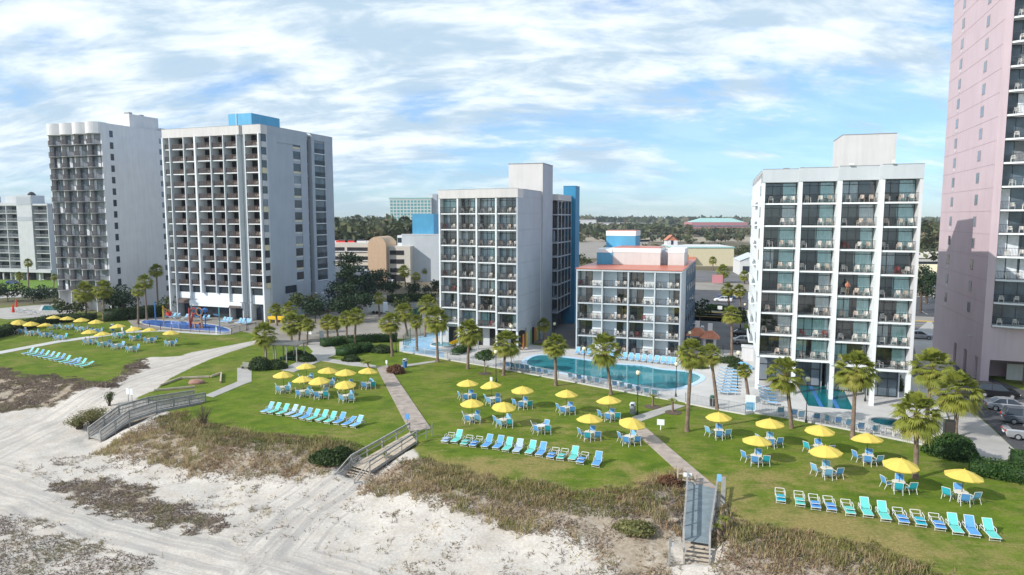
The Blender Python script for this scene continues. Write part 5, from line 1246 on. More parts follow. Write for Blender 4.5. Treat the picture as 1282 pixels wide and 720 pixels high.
for px, py, h, mat, lb in ((257.5,410,3.6,'chem_blue','blue water post with drum top in the play pool'), (275,409,3.9,'teal_glass','teal water post at the right of the play pool'), (205,404,3.6,'yellow_paint','yellow water post with a red bucket in the play pool'), (195,403,4.2,'chem_blue','tall dark blue post at the left end of the play pool')):
    b = at_z(px, py); s_ = thing('spray_post', lb, 'water play', b, 0); MB().tube((0,0,0), (0,0,h), .13, n=8).build('post', mat, s_)
    if mat == 'chem_blue' and h < 4: MB().lathe([(.0, h-.5), (.55, h-.4), (.6, h+.1), (0, h+.4)], 12).build('drum', 'chem_blue', s_)
    if mat == 'yellow_paint':
        MB().tube((0,0,h-.4), (2.1,0,1.9), .1, n=6).build('arm', 'orange_paint', s_); MB().lathe([(0, 1.4), (.45, 1.5), (.55, 2.3)], 10, (1.2,0,0)).build('bucket', 'red_cloth', s_)
    if mat == 'teal_glass': MB().tube((0,0,h-1.6), (-1.1,0,h-1.4), .12, n=6).build('arm', 'sling_sky', s_)
b = at_z(346, 404); t = thing('slide', 'bright yellow raised slide beside the play pool', 'slide', b, RZ)
MB().box(-1.7, 1.7, -.5, .5, .7, .9).box(-1.7, 1.7, -.52, -.42, .9, 1.35).box(-1.7, 1.7, .42, .52, .9, 1.35).build('chute', 'yellow_paint', t); [MB().box(s-.08, s+.08, -.3, .3, 0, .7).build('leg', 'yellow_paint', t) for s in (-1.4, 0, 1.4)]
b = at_z(581, 432.5); t = thing('slide', 'long yellow slide beside the small round pool', 'slide', b, R(35))
MB().beam((-2.6, 0, .5), (2.6, 0, 1.7), .9, .12).beam((-2.6, -.4, .65), (2.6, -.4, 1.85), .08, .3).beam((-2.6, .4, .65), (2.6, .4, 1.85), .08, .3).build('chute', 'yellow_paint', t); [MB().box(s-.06, s+.06, -.2, .2, 0, 1.0+s*.2).build('leg', 'grey_metal', t) for s in (-1.8, 0, 2.2)]
b = at_z(470, 393); t = thing('cargo_trailer', 'white box trailer parked behind the palms', 'trailer', b, RZ)
MB().box(-2.1, 2.1, 0, 2.0, .5, 2.55).build('box_body', 'white_fresh', t); MB().box(2.1, 3.1, .9, 1.1, .5, .6).build('drawbar', 'dark_metal', t)
for y in (-.06, 2.06):
    for x in (-.45, .45): MB().lathe([(0, 0), (.34, 0), (.34, .2), (0, .2)], 14).build('wheel', 'rubber', t).matrix_local = Matrix.Translation((x, y-.1, .35)) @ Matrix.Rotation(-PI/2, 4, 'X')
def kiosk(px, py, w, h, lb, rm='tile_roof'):
    b = at_z(px, py); t = thing('kiosk', lb, 'kiosk', b, RZ); MB().box(-w/2, w/2, 0, w*.8, 0, h).build('wall', 'white_side', t)
    v = w/2+.6; m = MB(); z = h+.01; ap = (0, w*.4, h+1.6); c = [(-v, -.6, z), (v, -.6, z), (v, w*.8+.6, z), (-v, w*.8+.6, z)]
    for i in range(4): m.quad(c[i], c[(i+1) % 4], ap)
    m.quad(*c[::-1]); r_ = m.build('roof', rm, t); MB().box(-.35, .35, w*.4-.35, w*.4+.35, h+1.0, h+2.3).build('cupola', 'white_side', r_); MB().box(-w*.3, w*.3, -.04, -.002, .9, 2.1).build('window', 'window_dark', t)
kiosk(888, 441, 2.0, 2.3, 'small kiosk with orange pyramid roof beside the pool deck palms'); kiosk(872, 438, 2.4, 2.4, 'small kiosk with dull red roof behind the right end of the curved pool')
for px, py, lb in ((21,389,'closed red umbrella at the far left pool deck'), (17,396,'lower closed red umbrella on the left grass edge'), (125,388,'closed red umbrella among the palms by the white tower')):
    b = at_z(px, py); t = thing('closed_umbrella', lb, 'umbrella', b); MB().tube((0,0,0), (0,0,2.6), .03).build('pole', 'white_metal', t); MB().lathe([(.0, 2.8), (.14, 2.4), (.26, 1.5), (.3, .9), (.1, .85)], 8).build('canopy', 'red_cloth', t)
b = at_z(936, 452); t = thing('pump_house', 'small white box shed at the left foot of the lap pool hotel', 'shed', b, RZ); MB().box(-.9, .9, 0, 2, 0, 2.1).build('wall', 'white_side', t); MB().box(-1, 1, -.1, 2.1, 2.1, 2.2).build('roof', 'white_paint', t)
b = at_z(930, 462); t = thing('covered_stack', 'stack of folded loungers under a pale blue cover beside the white shed', 'cover', b, RZ)
m = MB()
for i in range(8):
    for j in range(4):
        f = lambda a, b: (-1.3+a*.325, -.5+b*.3, .15+.9*(1-((a-4)/4.6)**2)*(1-.5*((b-2)/2.2)**2)+.05*math.sin(a*2.1+b))
        m.quad(f(i, j), f(i+1, j), f(i+1, j+1), f(i, j+1))
m.quad((-1.3,-.5,0),(1.3,-.5,0),(1.3,-.5,.5),(-1.3,-.5,.5)); m.build('cover', 'sling_sky', t)

# ------------------------------------------------------------------ cars
def car(px, py, col, label, kind='sedan', rz=RZ, L=4.6, loc=None):
    b = loc or at_z(px, py); t = thing('parked_car', label, 'car', b+Vector((0, 0, .03)), rz, 'parked cars'); h = {'sedan': 1.42, 'suv': 1.72, 'pickup': 1.75}[kind]
    k = L/4.6
    def loft(st, prof):
        m = MB()
        for x, *a in st:
            for y, z in prof(*a): m.v.append((x*k, y, z))
        n = len(prof(*st[0][1:]))
        for i in range(len(st)-1):
            for j in range(n-1): q = i*n+j; m.f.append((q, q+1, q+n+1, q+n))
        m.f.append(tuple(range(n))); m.f.append(tuple(range((len(st)-1)*n+n-1, (len(st)-1)*n-1, -1))); return m
    hood = .86 if kind == 'sedan' else 1.0; tail = .98 if kind == 'sedan' else 1.05
    st = [(-2.3, .62, tail-.18, .80), (-2.2, .3, tail-.02, .86), (-1.6, .25, tail, .9), (0, .25, tail-.04, .91), (1.0, .25, hood+.06, .9), (1.8, .26, hood-.02, .87), (2.18, .3, hood-.2, .8), (2.3, .42, hood-.34, .7)]
    loft(st, lambda z0, z1, w: [(-w*.96, z0), (-w, z0+.25), (-w*.99, z1-.12), (-w*.86, z1), (w*.86, z1), (w*.99, z1-.12), (w, z0+.25), (w*.96, z0)]).build('body', col, t, False)
    cs = {'sedan': [(-1.75, .95, .8), (-1.1, h-.06, .64), (-.3, h, .64), (.35, h-.04, .64), (1.15, .93, .8)], 'suv': [(-2.2, 1.0, .82), (-1.95, h-.05, .70), (-.6, h, .70), (.4, h-.05, .68), (1.2, 1.0, .82)], 'pickup': [(-.75, 1.0, .82), (-.5, h-.04, .70), (.1, h, .70), (.6, h-.04, .69), (1.3, 1.0, .82)]}[kind]
    g = loft([(x, z, w) for x, z, w in cs], lambda z, w: [(-.84, .93), (-w, z), (w, z), (.84, .93)]); g.build('windows', 'window_dark', t)
    m = MB(); tops = [c for c in cs if c[1] > h-.1]
    for (x0, z0, w0), (x1, z1, w1) in zip(tops, tops[1:]): m.quad((x0*k, -w0, z0+.015), (x1*k, -w1, z1+.015), (x1*k, w1, z1+.015), (x0*k, w0, z0+.015))
    for sy in (-1, 1):
        for (x0, z0, w0), (x1, z1, w1) in zip(cs, cs[1:]):
            if abs(z1-z0) > .2: m.beam((x0*k, sy*(w0+.01), z0), (x1*k, sy*(w1+.01), z1+.0), .07, .05)
        x, z, w = tops[len(tops)//2]; m.beam((x*k-.05, sy*.85, .94), (x*k-.05, sy*(w+.01), z), .07, .04)
    m.build('roof', col, t)
    if kind == 'pickup': MB().box(-2.15, -.8, -.72, .72, 1.04, 1.062).build('bed', 'interior_dark', t)
    for x in (-1.42, 1.42):
        for sy in (-1, 1):
            w = MB().lathe([(0, -.1), (.2, -.1), (.31, -.11), (.33, -.07), (.33, .07), (.31, .11), (.2, .1), (0, .1)], 16).build('wheel', 'rubber', t); w.matrix_local = Matrix.Translation((x*k, sy*.82, .33)) @ Matrix.Rotation(PI/2, 4, 'X')
            MB().lathe([(0, .115), (.19, .115), (.2, .1)], 12).lathe([(.2, -.1), (.19, -.115), (0, -.115)], 12).build('rim', 'car_silver', w)
    for sy in (-1, 1): MB().box(-2.33*k, -2.2*k, sy*.62-.16, sy*.62+.16, tail-.3, tail-.12).build('tail_light', 'tail_red', t); MB().box(2.16*k, 2.29*k, sy*.6-.15, sy*.6+.15, .5, .64).build('headlight', 'lamp_glass', t)
    MB().box(-2.345*k, -2.3*k, -.25, .25, .55, .68).build('number_plate', 'white_fresh', t)
    return t
car(1247, 497, 'car_black', 'black sport utility car parked nearest the pink tower', 'suv', RZ-.05)
car(1262, 514, 'car_silver', 'silver saloon car parked between the black and dark grey cars', 'sedan', RZ-.05)
car(1286, 531, 'car_grey', 'dark grey hatchback cut off by the right edge of the picture', 'suv', RZ-.05)
car(1296, 551, 'car_silver', 'silver pickup truck at the lower right, nearest the hedge', 'pickup', RZ-.05, 5.4)
mb = MB()
for i in range(5):
    a = at_z(1238+i*11, 503+i*14); q = [a, a+A_*5, a+A_*5+B_*.12, a+B_*.12]; mb.prism([(p.x, p.y) for p in q], .031, .036)
struct(mb.build('parking_line', 'line_white'))
for a in [(905,378,'car_white','white car in the first line of the lot across the street'), (910,374,'car_blue','dark blue car behind the white one across the street'), (919,373,'car_white','second white car right of the blue one across the street'), (931,422,'car_black','black car in the lane beside the lap pool hotel'), (934,431,'car_silver','silver car nearest the pump shed in the lane'), (16,356,'car_blue','blue car in front of the far left apartments'), (80,354.5,'car_grey','dark car between the apartments and the white tower'), (486,353,'car_white','white car under the garage entrance'), (866,414,'car_white','white car parked at the back of the red-roofed hotel'), (1150,424,'car_silver','silver car on the lane between lap pool hotel and pink tower')]:
    car(a[0], a[1], a[2], a[3], 'sedan', RZ+random.choice([0, PI]) if a[0] > 100 else RZ)

# ------------------------------------------------------------------ the man on the balcony
def person(loc, rz):
    V = [(0,0,.95),(0,.0,1.15),(0,.02,1.38),(0,.02,1.5),(0,-.01,1.62),(0,-.02,1.72), (.17,.02,1.40),(.27,-.06,1.15),(.22,-.25,1.08), (-.17,.02,1.40),(-.27,-.06,1.15),(-.2,-.27,1.1), (.09,0,.88),(.11,-.02,.48),(.11,.02,.07),(.11,-.12,.04), (-.09,0,.88),(-.12,-.03,.48),(-.13,.03,.07),(-.13,-.1,.04)]
    E = [(0,1),(1,2),(2,3),(3,4),(4,5),(2,6),(6,7),(7,8),(2,9),(9,10),(10,11),(0,12),(12,13),(13,14),(14,15),(0,16),(16,17),(17,18),(18,19)]
    rad = [.14,.13,.15,.06,.10,.085,.065,.045,.035,.065,.045,.035,.095,.065,.045,.04,.095,.065,.045,.04]
    me = bpy.data.meshes.new('person'); me.from_pydata(V, E, []); o = link('person', me); o.modifiers.new('skin', 'SKIN'); me.skin_vertices[0]
    for i, r_ in enumerate(rad): me.skin_vertices[0].data[i].radius = (r_, r_*.8 if i < 3 else r_)
    me.skin_vertices[0].data[0].use_root = True
    s = o.modifiers.new('sub', 'SUBSURF'); s.levels = 1; s.render_levels = 1; me.materials.append(MATS['skin'])
    o.location = loc; o.rotation_euler = (0, 0, rz)
    sh = MB().lathe([(.17, .92), (.185, 1.1), (.19, 1.35), (.10, 1.47)], 12).build('shirt', 'shirt_rust', o, True); 
    tr = MB().lathe([(.165, .98), (.17, .9), (.10, .84)], 10)
    for s_ in (-1, 1): tr.tube((s_*.09,0,.9), (s_*.115,-.02,.5), .10, .085, 8).tube((s_*.115,-.02,.5), (s_*.12,.02,.1), .085, .07, 8)
    tr.build('trousers', 'trousers_khaki', o, True); MB().lathe([(.115, 1.66), (.12, 1.74), (.07, 1.82), (0, 1.83)], 10, (0,0,0)).build('hair', 'hair_brown', o, True)
    for s_ in (-1, 1): MB().lathe([(0, -.013), (.013, 0), (0, .013)], 6, (s_*.035, -.108, 1.68)).build('eye', 'hair_brown', o)
    tag(o, 'person in rust shirt and khaki trousers standing on the fifth-row balcony, third bay', 'person')
loc, rz = put(D, XD[2]+1.5, -3.1+.5, 4.5+3*2.75, .2); person(loc, rz)

# ------------------------------------------------------------------ vegetation
def np_mesh(name, V, F, mat, tint=None):
    """V (n,3), F (m,k) with the same k for all faces"""
    k = F.shape[1]; me = bpy.data.meshes.new(name); me.vertices.add(len(V)); me.vertices.foreach_set('co', np.ascontiguousarray(V, np.float32).ravel())
    me.loops.add(F.size); me.loops.foreach_set('vertex_index', F.ravel().astype(np.int32)); me.polygons.add(len(F))
    me.polygons.foreach_set('loop_start', np.arange(0, F.size, k, dtype=np.int32)); me.polygons.foreach_set('loop_total', np.full(len(F), k, np.int32)); me.update(calc_edges=True)
    if tint is not None: a = me.attributes.new('tint', 'FLOAT', 'FACE'); a.data.foreach_set('value', tint.astype(np.float32))
    me.materials.append(MATS[mat]); return me
def quads_at(C, size, g, flat=0.0, aspect=1.6):
    """randomly turned leaf quads at centres C"""
    n = len(C); u = g.normal(size=(n, 3)); u[:, 2] *= (1-flat); u /= np.linalg.norm(u, axis=1)[:, None]
    w = g.normal(size=(n, 3)); v = np.cross(u, w); v /= np.linalg.norm(v, axis=1)[:, None]
    s = (size*g.uniform(.6, 1.3, n))[:, None] if np.isscalar(size) else (size*g.uniform(.6, 1.3, n))[:, None]
    a, b = u*s*aspect/2, v*s/2
    V = np.stack([C-a, C+b*.9, C+a, C-b*.9], 1).reshape(-1, 3); F = np.arange(4*n).reshape(-1, 4); return V, F
def ell_points(n, c, r, g, shell=.55):
    d = g.normal(size=(n, 3)); d /= np.linalg.norm(d, axis=1)[:, None]; rad = g.uniform(shell, 1, n)**.6
    return np.array(c)+d*rad[:, None]*np.array(r)
def crown_mesh(name, mat, blobs, n_per, size, seed, shell=.5):
    g = np.random.default_rng(seed); C = []; T = []
    for (c, r) in blobs:
        k = max(6, int(n_per*(r[0]*r[1]*r[2])**(2/3)))
        P = ell_points(k, c, r, g, shell); C.append(P); T.append(np.clip(g.normal(.5+g.uniform(-.2, .2), .22, k), 0, 1))
    C = np.concatenate(C); T = np.concatenate(T); V, F = quads_at(C, size, g); return np_mesh(name, V, F, mat, T)

# --- cabbage palms
def palm_crown(seed, leaves=34, dead=5):
    g = random.Random(seed); V = []; F = []; T = []
    def addq(a, b, c, d, t):
        n = len(V); V.extend([tuple(a), tuple(b), tuple(c), tuple(d)]); F.append((n, n+1, n+2, n+3)); T.append(t)
    for i in range(leaves+dead):
        isdead = i >= leaves; f = i/leaves
        az = i*2.39996+g.uniform(-.2, .2); el = R(84-142*f**.95)+g.uniform(-.12, .12) if not isdead else R(g.uniform(-75, -50))
        d = Vector((math.cos(az)*math.cos(el), math.sin(az)*math.cos(el), math.sin(el))); side = Vector((-math.sin(az), math.cos(az), 0)); up = side.cross(d)*-1
        if up.z < 0 and el > 0: up = -up
        Lp = g.uniform(.42, .56)*(1 if not isdead else .5); hub = d*Lp+Vector((0, 0, -.05*math.cos(el)))
        addq(side*.012, -side*.012, hub-side*.010, hub+side*.010, .55 if not isdead else 1)
        tint0 = (g.uniform(.12, .5)+.22*f) if not isdead else g.uniform(.88, 1)
        roll = g.uniform(-.4, .4); side2 = side*math.cos(roll)+up*math.sin(roll); up2 = up*math.cos(roll)-side*math.sin(roll)
        K = 15; fan = 1.15 if not isdead else .6
        for k in range(K):
            a = (k/(K-1)-.5)*2*fan*1.1; Ls = g.uniform(.42, .54)*(1-.28*abs(a)/1.3)
            dd = d*math.cos(a)+side2*math.sin(a)+up2*(.22*abs(math.sin(a))); dd.normalize(); wv = dd.cross(up2).normalized()*.034
            m = hub+dd*Ls*.58+Vector((0, 0, -.02)); tip = hub+dd*Ls+Vector((0, 0, -.11*Ls/.5*(1+.6*g.random())-.05*math.cos(el)))
            t = min(1, max(0, tint0+g.uniform(-.1, .1)))
            addq(hub-wv*.45, hub+wv*.45, m+wv, m-wv, t); addq(m-wv, m+wv, tip+wv*.12, tip-wv*.12, min(1, t+.1))
    return np_mesh('crown', np.array(V), np.array(F), 'leaf_palm', np.array(T))
PC = [palm_crown(s, 46+s % 3*7, 4+s % 3*4) for s in (1, 2, 3, 4, 5, 6)]
def feather_crown(seed, n=18):
    g = random.Random(seed); V = []; F = []; T = []
    for i in range(n):
        az = i*2.4+g.uniform(-.2, .2); el = R(g.uniform(35, 78)); Ln = g.uniform(.85, 1.05); P = []
        for k in range(9):
            t = k/8; e = el-1.5*t*t; P.append(Vector((math.cos(az)*Ln*t*math.cos(el*.8)*1.0, math.sin(az)*Ln*t*math.cos(el*.8), Ln*(math.sin(el)*t-.75*t*t*.9))))
        side = Vector((-math.sin(az), math.cos(az), 0))
        for k in range(1, 9):
            for s in (-1, 1):
                for h in (0, .5):
                    a = P[k-1].lerp(P[k], h); tip = a+side*s*.22*(1-.4*k/8)+(P[k]-P[k-1])*1.1+Vector((0, 0, -.05)); w = (P[k]-P[k-1])*.22; n_ = len(V)
                    V += [tuple(a-w), tuple(a+w), tuple(tip+w*.2), tuple(tip-w*.2)]; F.append((n_, n_+1, n_+2, n_+3)); T.append(g.uniform(.2, .6))
    return np_mesh('crown', np.array(V), np.array(F), 'leaf_palm', np.array(T))
FC = [feather_crown(s) for s in (1, 2)]
def palm(bpx, bpy_, cpx, cpy, rpx, label, kind='fan', group='cabbage palms of the hotel grounds', beach=False):
    b = hit(bpx, bpy_) if beach else at_z(bpx, bpy_); c = at_Y(cpx, cpy, b.y+random.uniform(-.3, .3))
    dep = b.y*CT-(c.z-HC)*ST; r = rpx*dep/FPX*1.02; name = 'palm_tree' if kind == 'fan' else 'young_palm'
    t = thing(name, label, 'palm', b, 0, group); top = c-b; 
    if kind == 'fan': top = top-Vector((0, 0, r*.12))
    else: top = top-Vector((0, 0, r*.55))
    top.z = max(top.z, .3)
    m = MB(); n = 9 if rpx > 14 else 5; k = 10
    mid = Vector((top.x*.35, top.y*.35, top.z*.5)); pts = []
    for i in range(n+1):
        f = i/n; pts.append(mid*(2*f*(1-f))+top*(f*f))
    r0 = .21 if kind == 'fan' else .14
    rr = [r0*(1.35 if i == 0 else 1.0-.18*min(1, i/n*1.4)) for i in range(n+1)]
    for i in range(n+1):
        p = pts[i]
        for j in range(k):
            a = 2*PI*j/k; q = rr[i]*(1+random.uniform(-.1, .1)); m.v.append((p.x+q*math.cos(a), p.y+q*math.sin(a), p.z))
    for i in range(n):
        for j in range(k): a_ = i*k+j; b_ = i*k+(j+1) % k; m.f.append((a_, b_, b_+k, a_+k))
    m.build('trunk', 'trunk_palm', t, True)
    if kind == 'fan' and rpx > 9:     # crossed old leaf bases under the crown
        bt_ = MB(); d = (pts[-1]-pts[-2]).normalized()
        for i in range(26 if rpx > 14 else 12):
            a = i*2.4; z = -random.uniform(.05, .9); p = top+d*z; bt_.beam((p.x+.1*math.cos(a), p.y+.1*math.sin(a), p.z), (p.x+.32*math.cos(a), p.y+.32*math.sin(a), p.z+.32), .06, .04)
        bt_.build('leaf_bases', 'trunk_boot', t)
    cr = link('crown', random.choice(PC if kind == 'fan' else FC), t); cr.location = tuple(top); cr.rotation_euler = (random.uniform(-.1, .1), random.uniform(-.1, .1), random.uniform(0, 6.28)); s = r/.95 if kind == 'fan' else r/.8
    cr.scale = (s, s, s*random.uniform(.92, 1.02)); return t
for a in [
 (1146,599,1148,514,33,'big palm beside the hot tub fence, its crown before the round hedge'),
 (1196,547,1199,486,32,'big palm at the edge of the concrete driveway on the right'),
 (1160,528,1168,456,29,'palm just behind the driveway palm, crown touching the pink tower'),
 (1067,550,1072,459,29,'palm in front of the lap pool columns at the fence'),
 (991,536,983,465,26,'slightly leaning palm at the near left corner of the lap pool'),
 (898,513,889,441,17,'thin leaning palm at the right end of the curved pool'),
 (860,540,866,439,22,'tall straight palm on the lawn beside the path tree and white box sign'),
 (765,494,757,434,24,'palm in front of the middle of the curved pool'),
 (696,483,695,429,18,'palm at the left third of the curved pool on the lawn edge'),
 (630,470,634,427,21,'full-crowned palm at the left end of the curved pool'),
 (585.6,462,587.5,413,19,'palm in front of the right bays of the blue-tower hotel'),
 (682,432,681,405,10,'small palm in the dark lane between the two middle hotels'),
 (548,453,546,397,19,'tall palm at the left corner of the blue-tower hotel'),
 (532,422,535,379,15,'palm behind the tall corner palm of the blue-tower hotel'),
 (491,446,488,401,16,'left palm of the pair beside the wooden boardwalk head'),
 (510,421,505,389,15,'palm behind the pair at the boardwalk, nearer the green screen'),
 (475,397,474,372,9,'small palm standing before the white box trailer'),
 (434,431,434,397,12,'palm left of its twin behind the clipped hedge'),
 (444,431,446,394,13,'palm right of its twin behind the clipped hedge'),
 (410,423,410,401,12,'palm at the front edge of the parking lot, by the grey board'),
 (347,408,345,386,10,'slim palm left of the yellow slide group'),
 (361,420,362,385,12,'tall palm in the cluster by the grey tower hotel corner'),
 (365,429,365,403,16,'stout low palm in the cluster behind the pergola'),
 (374,430,377,402,12,'right-hand palm in the cluster behind the pergola'),
 (333,452,331,416,18,'dark palm standing at the left end of the pergola'),
 (198,386,195.5,337,10,'tallest palm before the side of the white tower'),
 (173,406,173,362,9,'left slim palm in front of the white tower side'),
 (184,401,181,351,12,'middle palm in front of the white tower side'),
 (108.5,399,106,363,15,'bushy palm left of its twin at the foot of the white tower balconies'),
 (130,402,129,360,13,'bushy palm right of its twin at the foot of the white tower'),
 (25,369,24,344,6,'left small palm on the bright strip before the far left apartments'),
 (36,370,35,328,6,'tallest small palm before the far left apartments'),
 (67,368,68,346,5,'tiny palm at the right end of the far left apartments'),
 (916,447,916,392,14,'tall palm by the gate of the lane beside the lap pool hotel'),
 (914,401,911,361,10,'palm on the near kerb of the street, left one'),
 (927,403,926,362,10,'palm on the near kerb of the street, right one'),
 (905,354,905,338,10,'wide palm near the pink sign across the street'),
 (932,356,932,344,8,'palm across the street beside the small grey shop'),
 (892.5,338,892.5,325,6,'palm against the cream store wall'),
 (480,353,480,336,9,'palm before the tan stair tower of the parking garage'),
 (508,362,506,338,9,'palm left of the group before the grey windowless block'),
 (517,362,521,345,7,'low palm in the middle of the group before the grey block'),
 (532,352,532,338,5,'thin brown palm against the grey windowless block'),
 (384,432,386,405,10,'palm beside the white sign at the paving edge'),
 (424,428,420,402,10,'small palm between the parking lot and the clipped hedge'),
 (522,440,521,401,10,'palm before the dark green pool fence'),
 ]: palm(*a)
for a in [(817,509,818,493,7,'young palm in a mulch ring beside the bin'), (842.4,516,842,498,7,'young palm where the path meets the fence gate'), (462,461,460,450,9,'feathery young palm beside the boardwalk head'), (937,500,932,462,11,'shaggy palm trunk thick with ferns left of the lap pool')]:
    palm(*a[:5], a[5], 'feather' if a[1] != 500 else 'fan', 'young palms')
palm(482, 581, 483, 566, 8, 'young palm growing beside the wooden ramp', 'feather', 'young palms', True)
palm(906, 668, 907, 645, 11, 'arching young palm to the right of the blue-grey walkway', 'feather', 'young palms', True)
palm(901, 676, 899, 655, 8, 'yellowish young palm close against the blue-grey walkway', 'feather', 'young palms', True)
for px, py in ((817,509.5), (842.4,516.5), (607,468)):
    c = at_z(px, py); o = MB().lathe([(1.0, 0), (.6, .05), (0, .07)], 14).build('mulch', 'trunk'); o.location = (c.x, c.y, .03); struct(o)

# --- shrubs and hedges
def shrub(px, py, rx, ry, h, label, mat='leaf_shrub', name='shrub', z0=0.0, n=900, leaf=.16, seed=None, beach=False, rz=RZ, cat='shrub'):
    b = hit(px, py) if beach else at_z(px, py, z0); g = np.random.default_rng(seed or abs(hash((px, py))) % 9999)
    N_ = int(n*max(1, rx*ry)**.75)
    d = g.normal(size=(N_, 3)); d /= np.linalg.norm(d, axis=1)[:, None]; d[:, 2] = np.abs(d[:, 2])
    lump = .8+.35*fbm(d[:, 0]*2+px, d[:, 1]*2+d[:, 2]*2+py, 3, 3)
    C = d*(g.uniform(.72, 1.02, N_)*lump)[:, None]*np.array([rx, ry, h])
    V, F = quads_at(C, leaf, g); T = np.clip(g.normal(.45, .25, N_), 0, 1)
    # woody heart so that the ground does not show through
    m = MB(); core = [(.0, h*.80), (.45, h*.72), (.72, h*.45), (.78, h*.1), (.7, -.05)]; m.lathe(core, 12); Vc = np.array(m.v)*np.array([rx, ry, 1.0]); Fc = np.array(m.f)
    V2 = np.concatenate([V, Vc]); F2 = np.concatenate([F, Fc+len(V)]); T2 = np.concatenate([T, np.full(len(Fc), .05)])
    o = link(name, np_mesh(name, V2, F2, mat, T2)); o.location = b; o.rotation_euler = (0, 0, rz); tag(o, label, cat); return o
def hedge(pts, w, h, label, mat='leaf_hedge', leaf=.15, dens=70, z0=0.0):
    P = pz(pts, z0); o0 = P[0]; g = np.random.default_rng(len(pts)*31+int(pts[0][0])); C = []; m = MB()
    for a, b in zip(P, P[1:]):
        a = a-o0; b = b-o0; L_ = (b-a).length; t = (b-a).normalized(); nn = Vector((-t.y, t.x, 0)); n = int(dens*L_*(w+2*h)/1.6)
        s = g.uniform(-.02, 1.02, n); e = g.uniform(0, w+2*h, n)
        y = np.where(e < h, -w/2, np.where(e < h+w, e-h-w/2, w/2)); z = np.where(e < h, e, np.where(e < h+w, h, w+2*h-e))
        y = y+g.normal(0, .07, n)+.12*(fbm(s*L_*.9, z, 3, 4)-.5); z = z+g.normal(0, .06, n)+.22*(fbm(s*L_*.7, y, 3, 6)-.5)
        base = np.array(a)[None]+np.array(t)[None]*(s*L_)[:, None]+np.array(nn)[None]*y[:, None]; base[:, 2] = z; C.append(base)
        m.beam(a+Vector((0, 0, h/2-.05)), b+Vector((0, 0, h/2-.05)), w-.16, h-.2)
    C = np.concatenate(C); V, F = quads_at(C, leaf, g); V2 = np.concatenate([V, np.array(m.v)]); F2 = np.concatenate([F, np.array(m.f)+len(V)]); T = np.concatenate([np.clip(g.normal(.5, .25, len(F)), 0, 1), np.full(len(m.f), .05)])
    o = link('hedge', np_mesh('hedge', V2, F2, mat, T)); o.location = o0; tag(o, label, 'hedge'); return o
shrub(1190, 569, 2.5, 2.1, 1.9, 'big rounded hedge bush beside the right driveway', 'leaf_hedge', 'hedge_bush', n=1500, leaf=.14)
hedge([(1213,591),(1250,597),(1330,611)], 2.0, 1.25, 'long clipped hedge at the right edge behind the lawn', leaf=.13, dens=120)
hedge([(1268,583),(1340,590)], 1.8, 1.3, 'short hedge at the right edge behind the long hedge', leaf=.13, dens=110)
hedge([(403,434),(430,431),(470,428),(497,427)], 2.0, 1.3, 'long dark hedge between the parking lot and the small lawn', dens=60)
hedge([(428,446),(445,441),(465,439)], 2.6, 1.3, 'second clipped hedge nearest the boardwalk head', dens=60)
hedge([(-30,428),(0,421),(40,409),(75,403),(118,402)], 3.0, 1.5, 'low dark hedge bounding the far left lawn', 'leaf_shrub', dens=40, leaf=.2)
hedge([(570,445),(586,438)], 1.4, 1.0, 'dark hedge between yellow slide and brown paving', dens=70)
hedge([(130,402),(160,400),(200,396)], 3.0, 2.4, 'tall dark hedge at the foot of the white tower side', 'leaf_shrub', dens=30, leaf=.25)
hedge([(885,388),(912,390)], 2.6, 1.3, 'hedge island in front of the cars across the street', dens=30, leaf=.25)
for a in [(371,449,2.2,1.5,1.4,'round clipped shrub right of the pergola'), (383,452,1.8,1.4,1.3,'darker round shrub at the path beside the pergola'), (345,461,2.2,1.4,1.3,'low shrub in front of the pergola'), (326,462,2.0,1.6,1.9,'reedy tall shrub at the left foot of the pergola'), (478,441,2.0,1.4,1.3,'round shrub right of the clipped hedges'), (440,452,1.6,1.2,1.0,'small shrub at the bend of the concrete path'), (610,425,2.4,1.6,1.7,'dark shrub beneath the blue-tower hotel balconies'), (876,461,1.3,1.0,.9,'low shrub beside the kiosk on the pool deck'), (921,463,1.4,1.1,1.0,'shrub by the lamp post on the pool deck'), (915,455,1.9,1.0,1.3,'clipped shrub at the gate of the lane'), (962,474,1.3,1.0,2.0,'leafy bush at the left foot of the lap pool hotel'), (1120,489,1.2,1.0,2.2,'potted bush under the right bay of the lap pool hotel')]:
    shrub(a[0], a[1], a[2], a[3], a[4], a[5], n=700)
shrub(496, 467, 1.5, 1.1, 1.3, 'reddish shrub beside the blue litter bin', 'leaf_red', n=700)
shrub(411, 578, 1.9, 1.2, 1.2, 'dark green dune bush left of the wooden ramp', 'leaf_shrub', 'dune_bush', n=900, beach=True)
shrub(428, 583, 1.0, .9, .8, 'smaller dark dune bush touching the wooden ramp', 'leaf_shrub', 'dune_bush', n=900, beach=True)
shrub(795, 665, 1.7, 1.0, .8, 'olive green bush in the tan dune grass', 'leaf_olive', 'dune_bush', n=500, beach=True)
shrub(838, 605, 1.2, .9, .7, 'russet clump of dead grass at the walkway head', 'leaf_red', 'dune_bush', n=900, leaf=.12, beach=True)
shrub(134, 483, 1.8, .9, .45, 'low brown bush on the edge of the sand path', 'grass_brush', 'dune_bush', n=900, beach=True)
shrub(171, 460, 2.4, .9, .45, 'low brown bush along the bend of the sand path', 'grass_brush', 'dune_bush', n=900, beach=True)
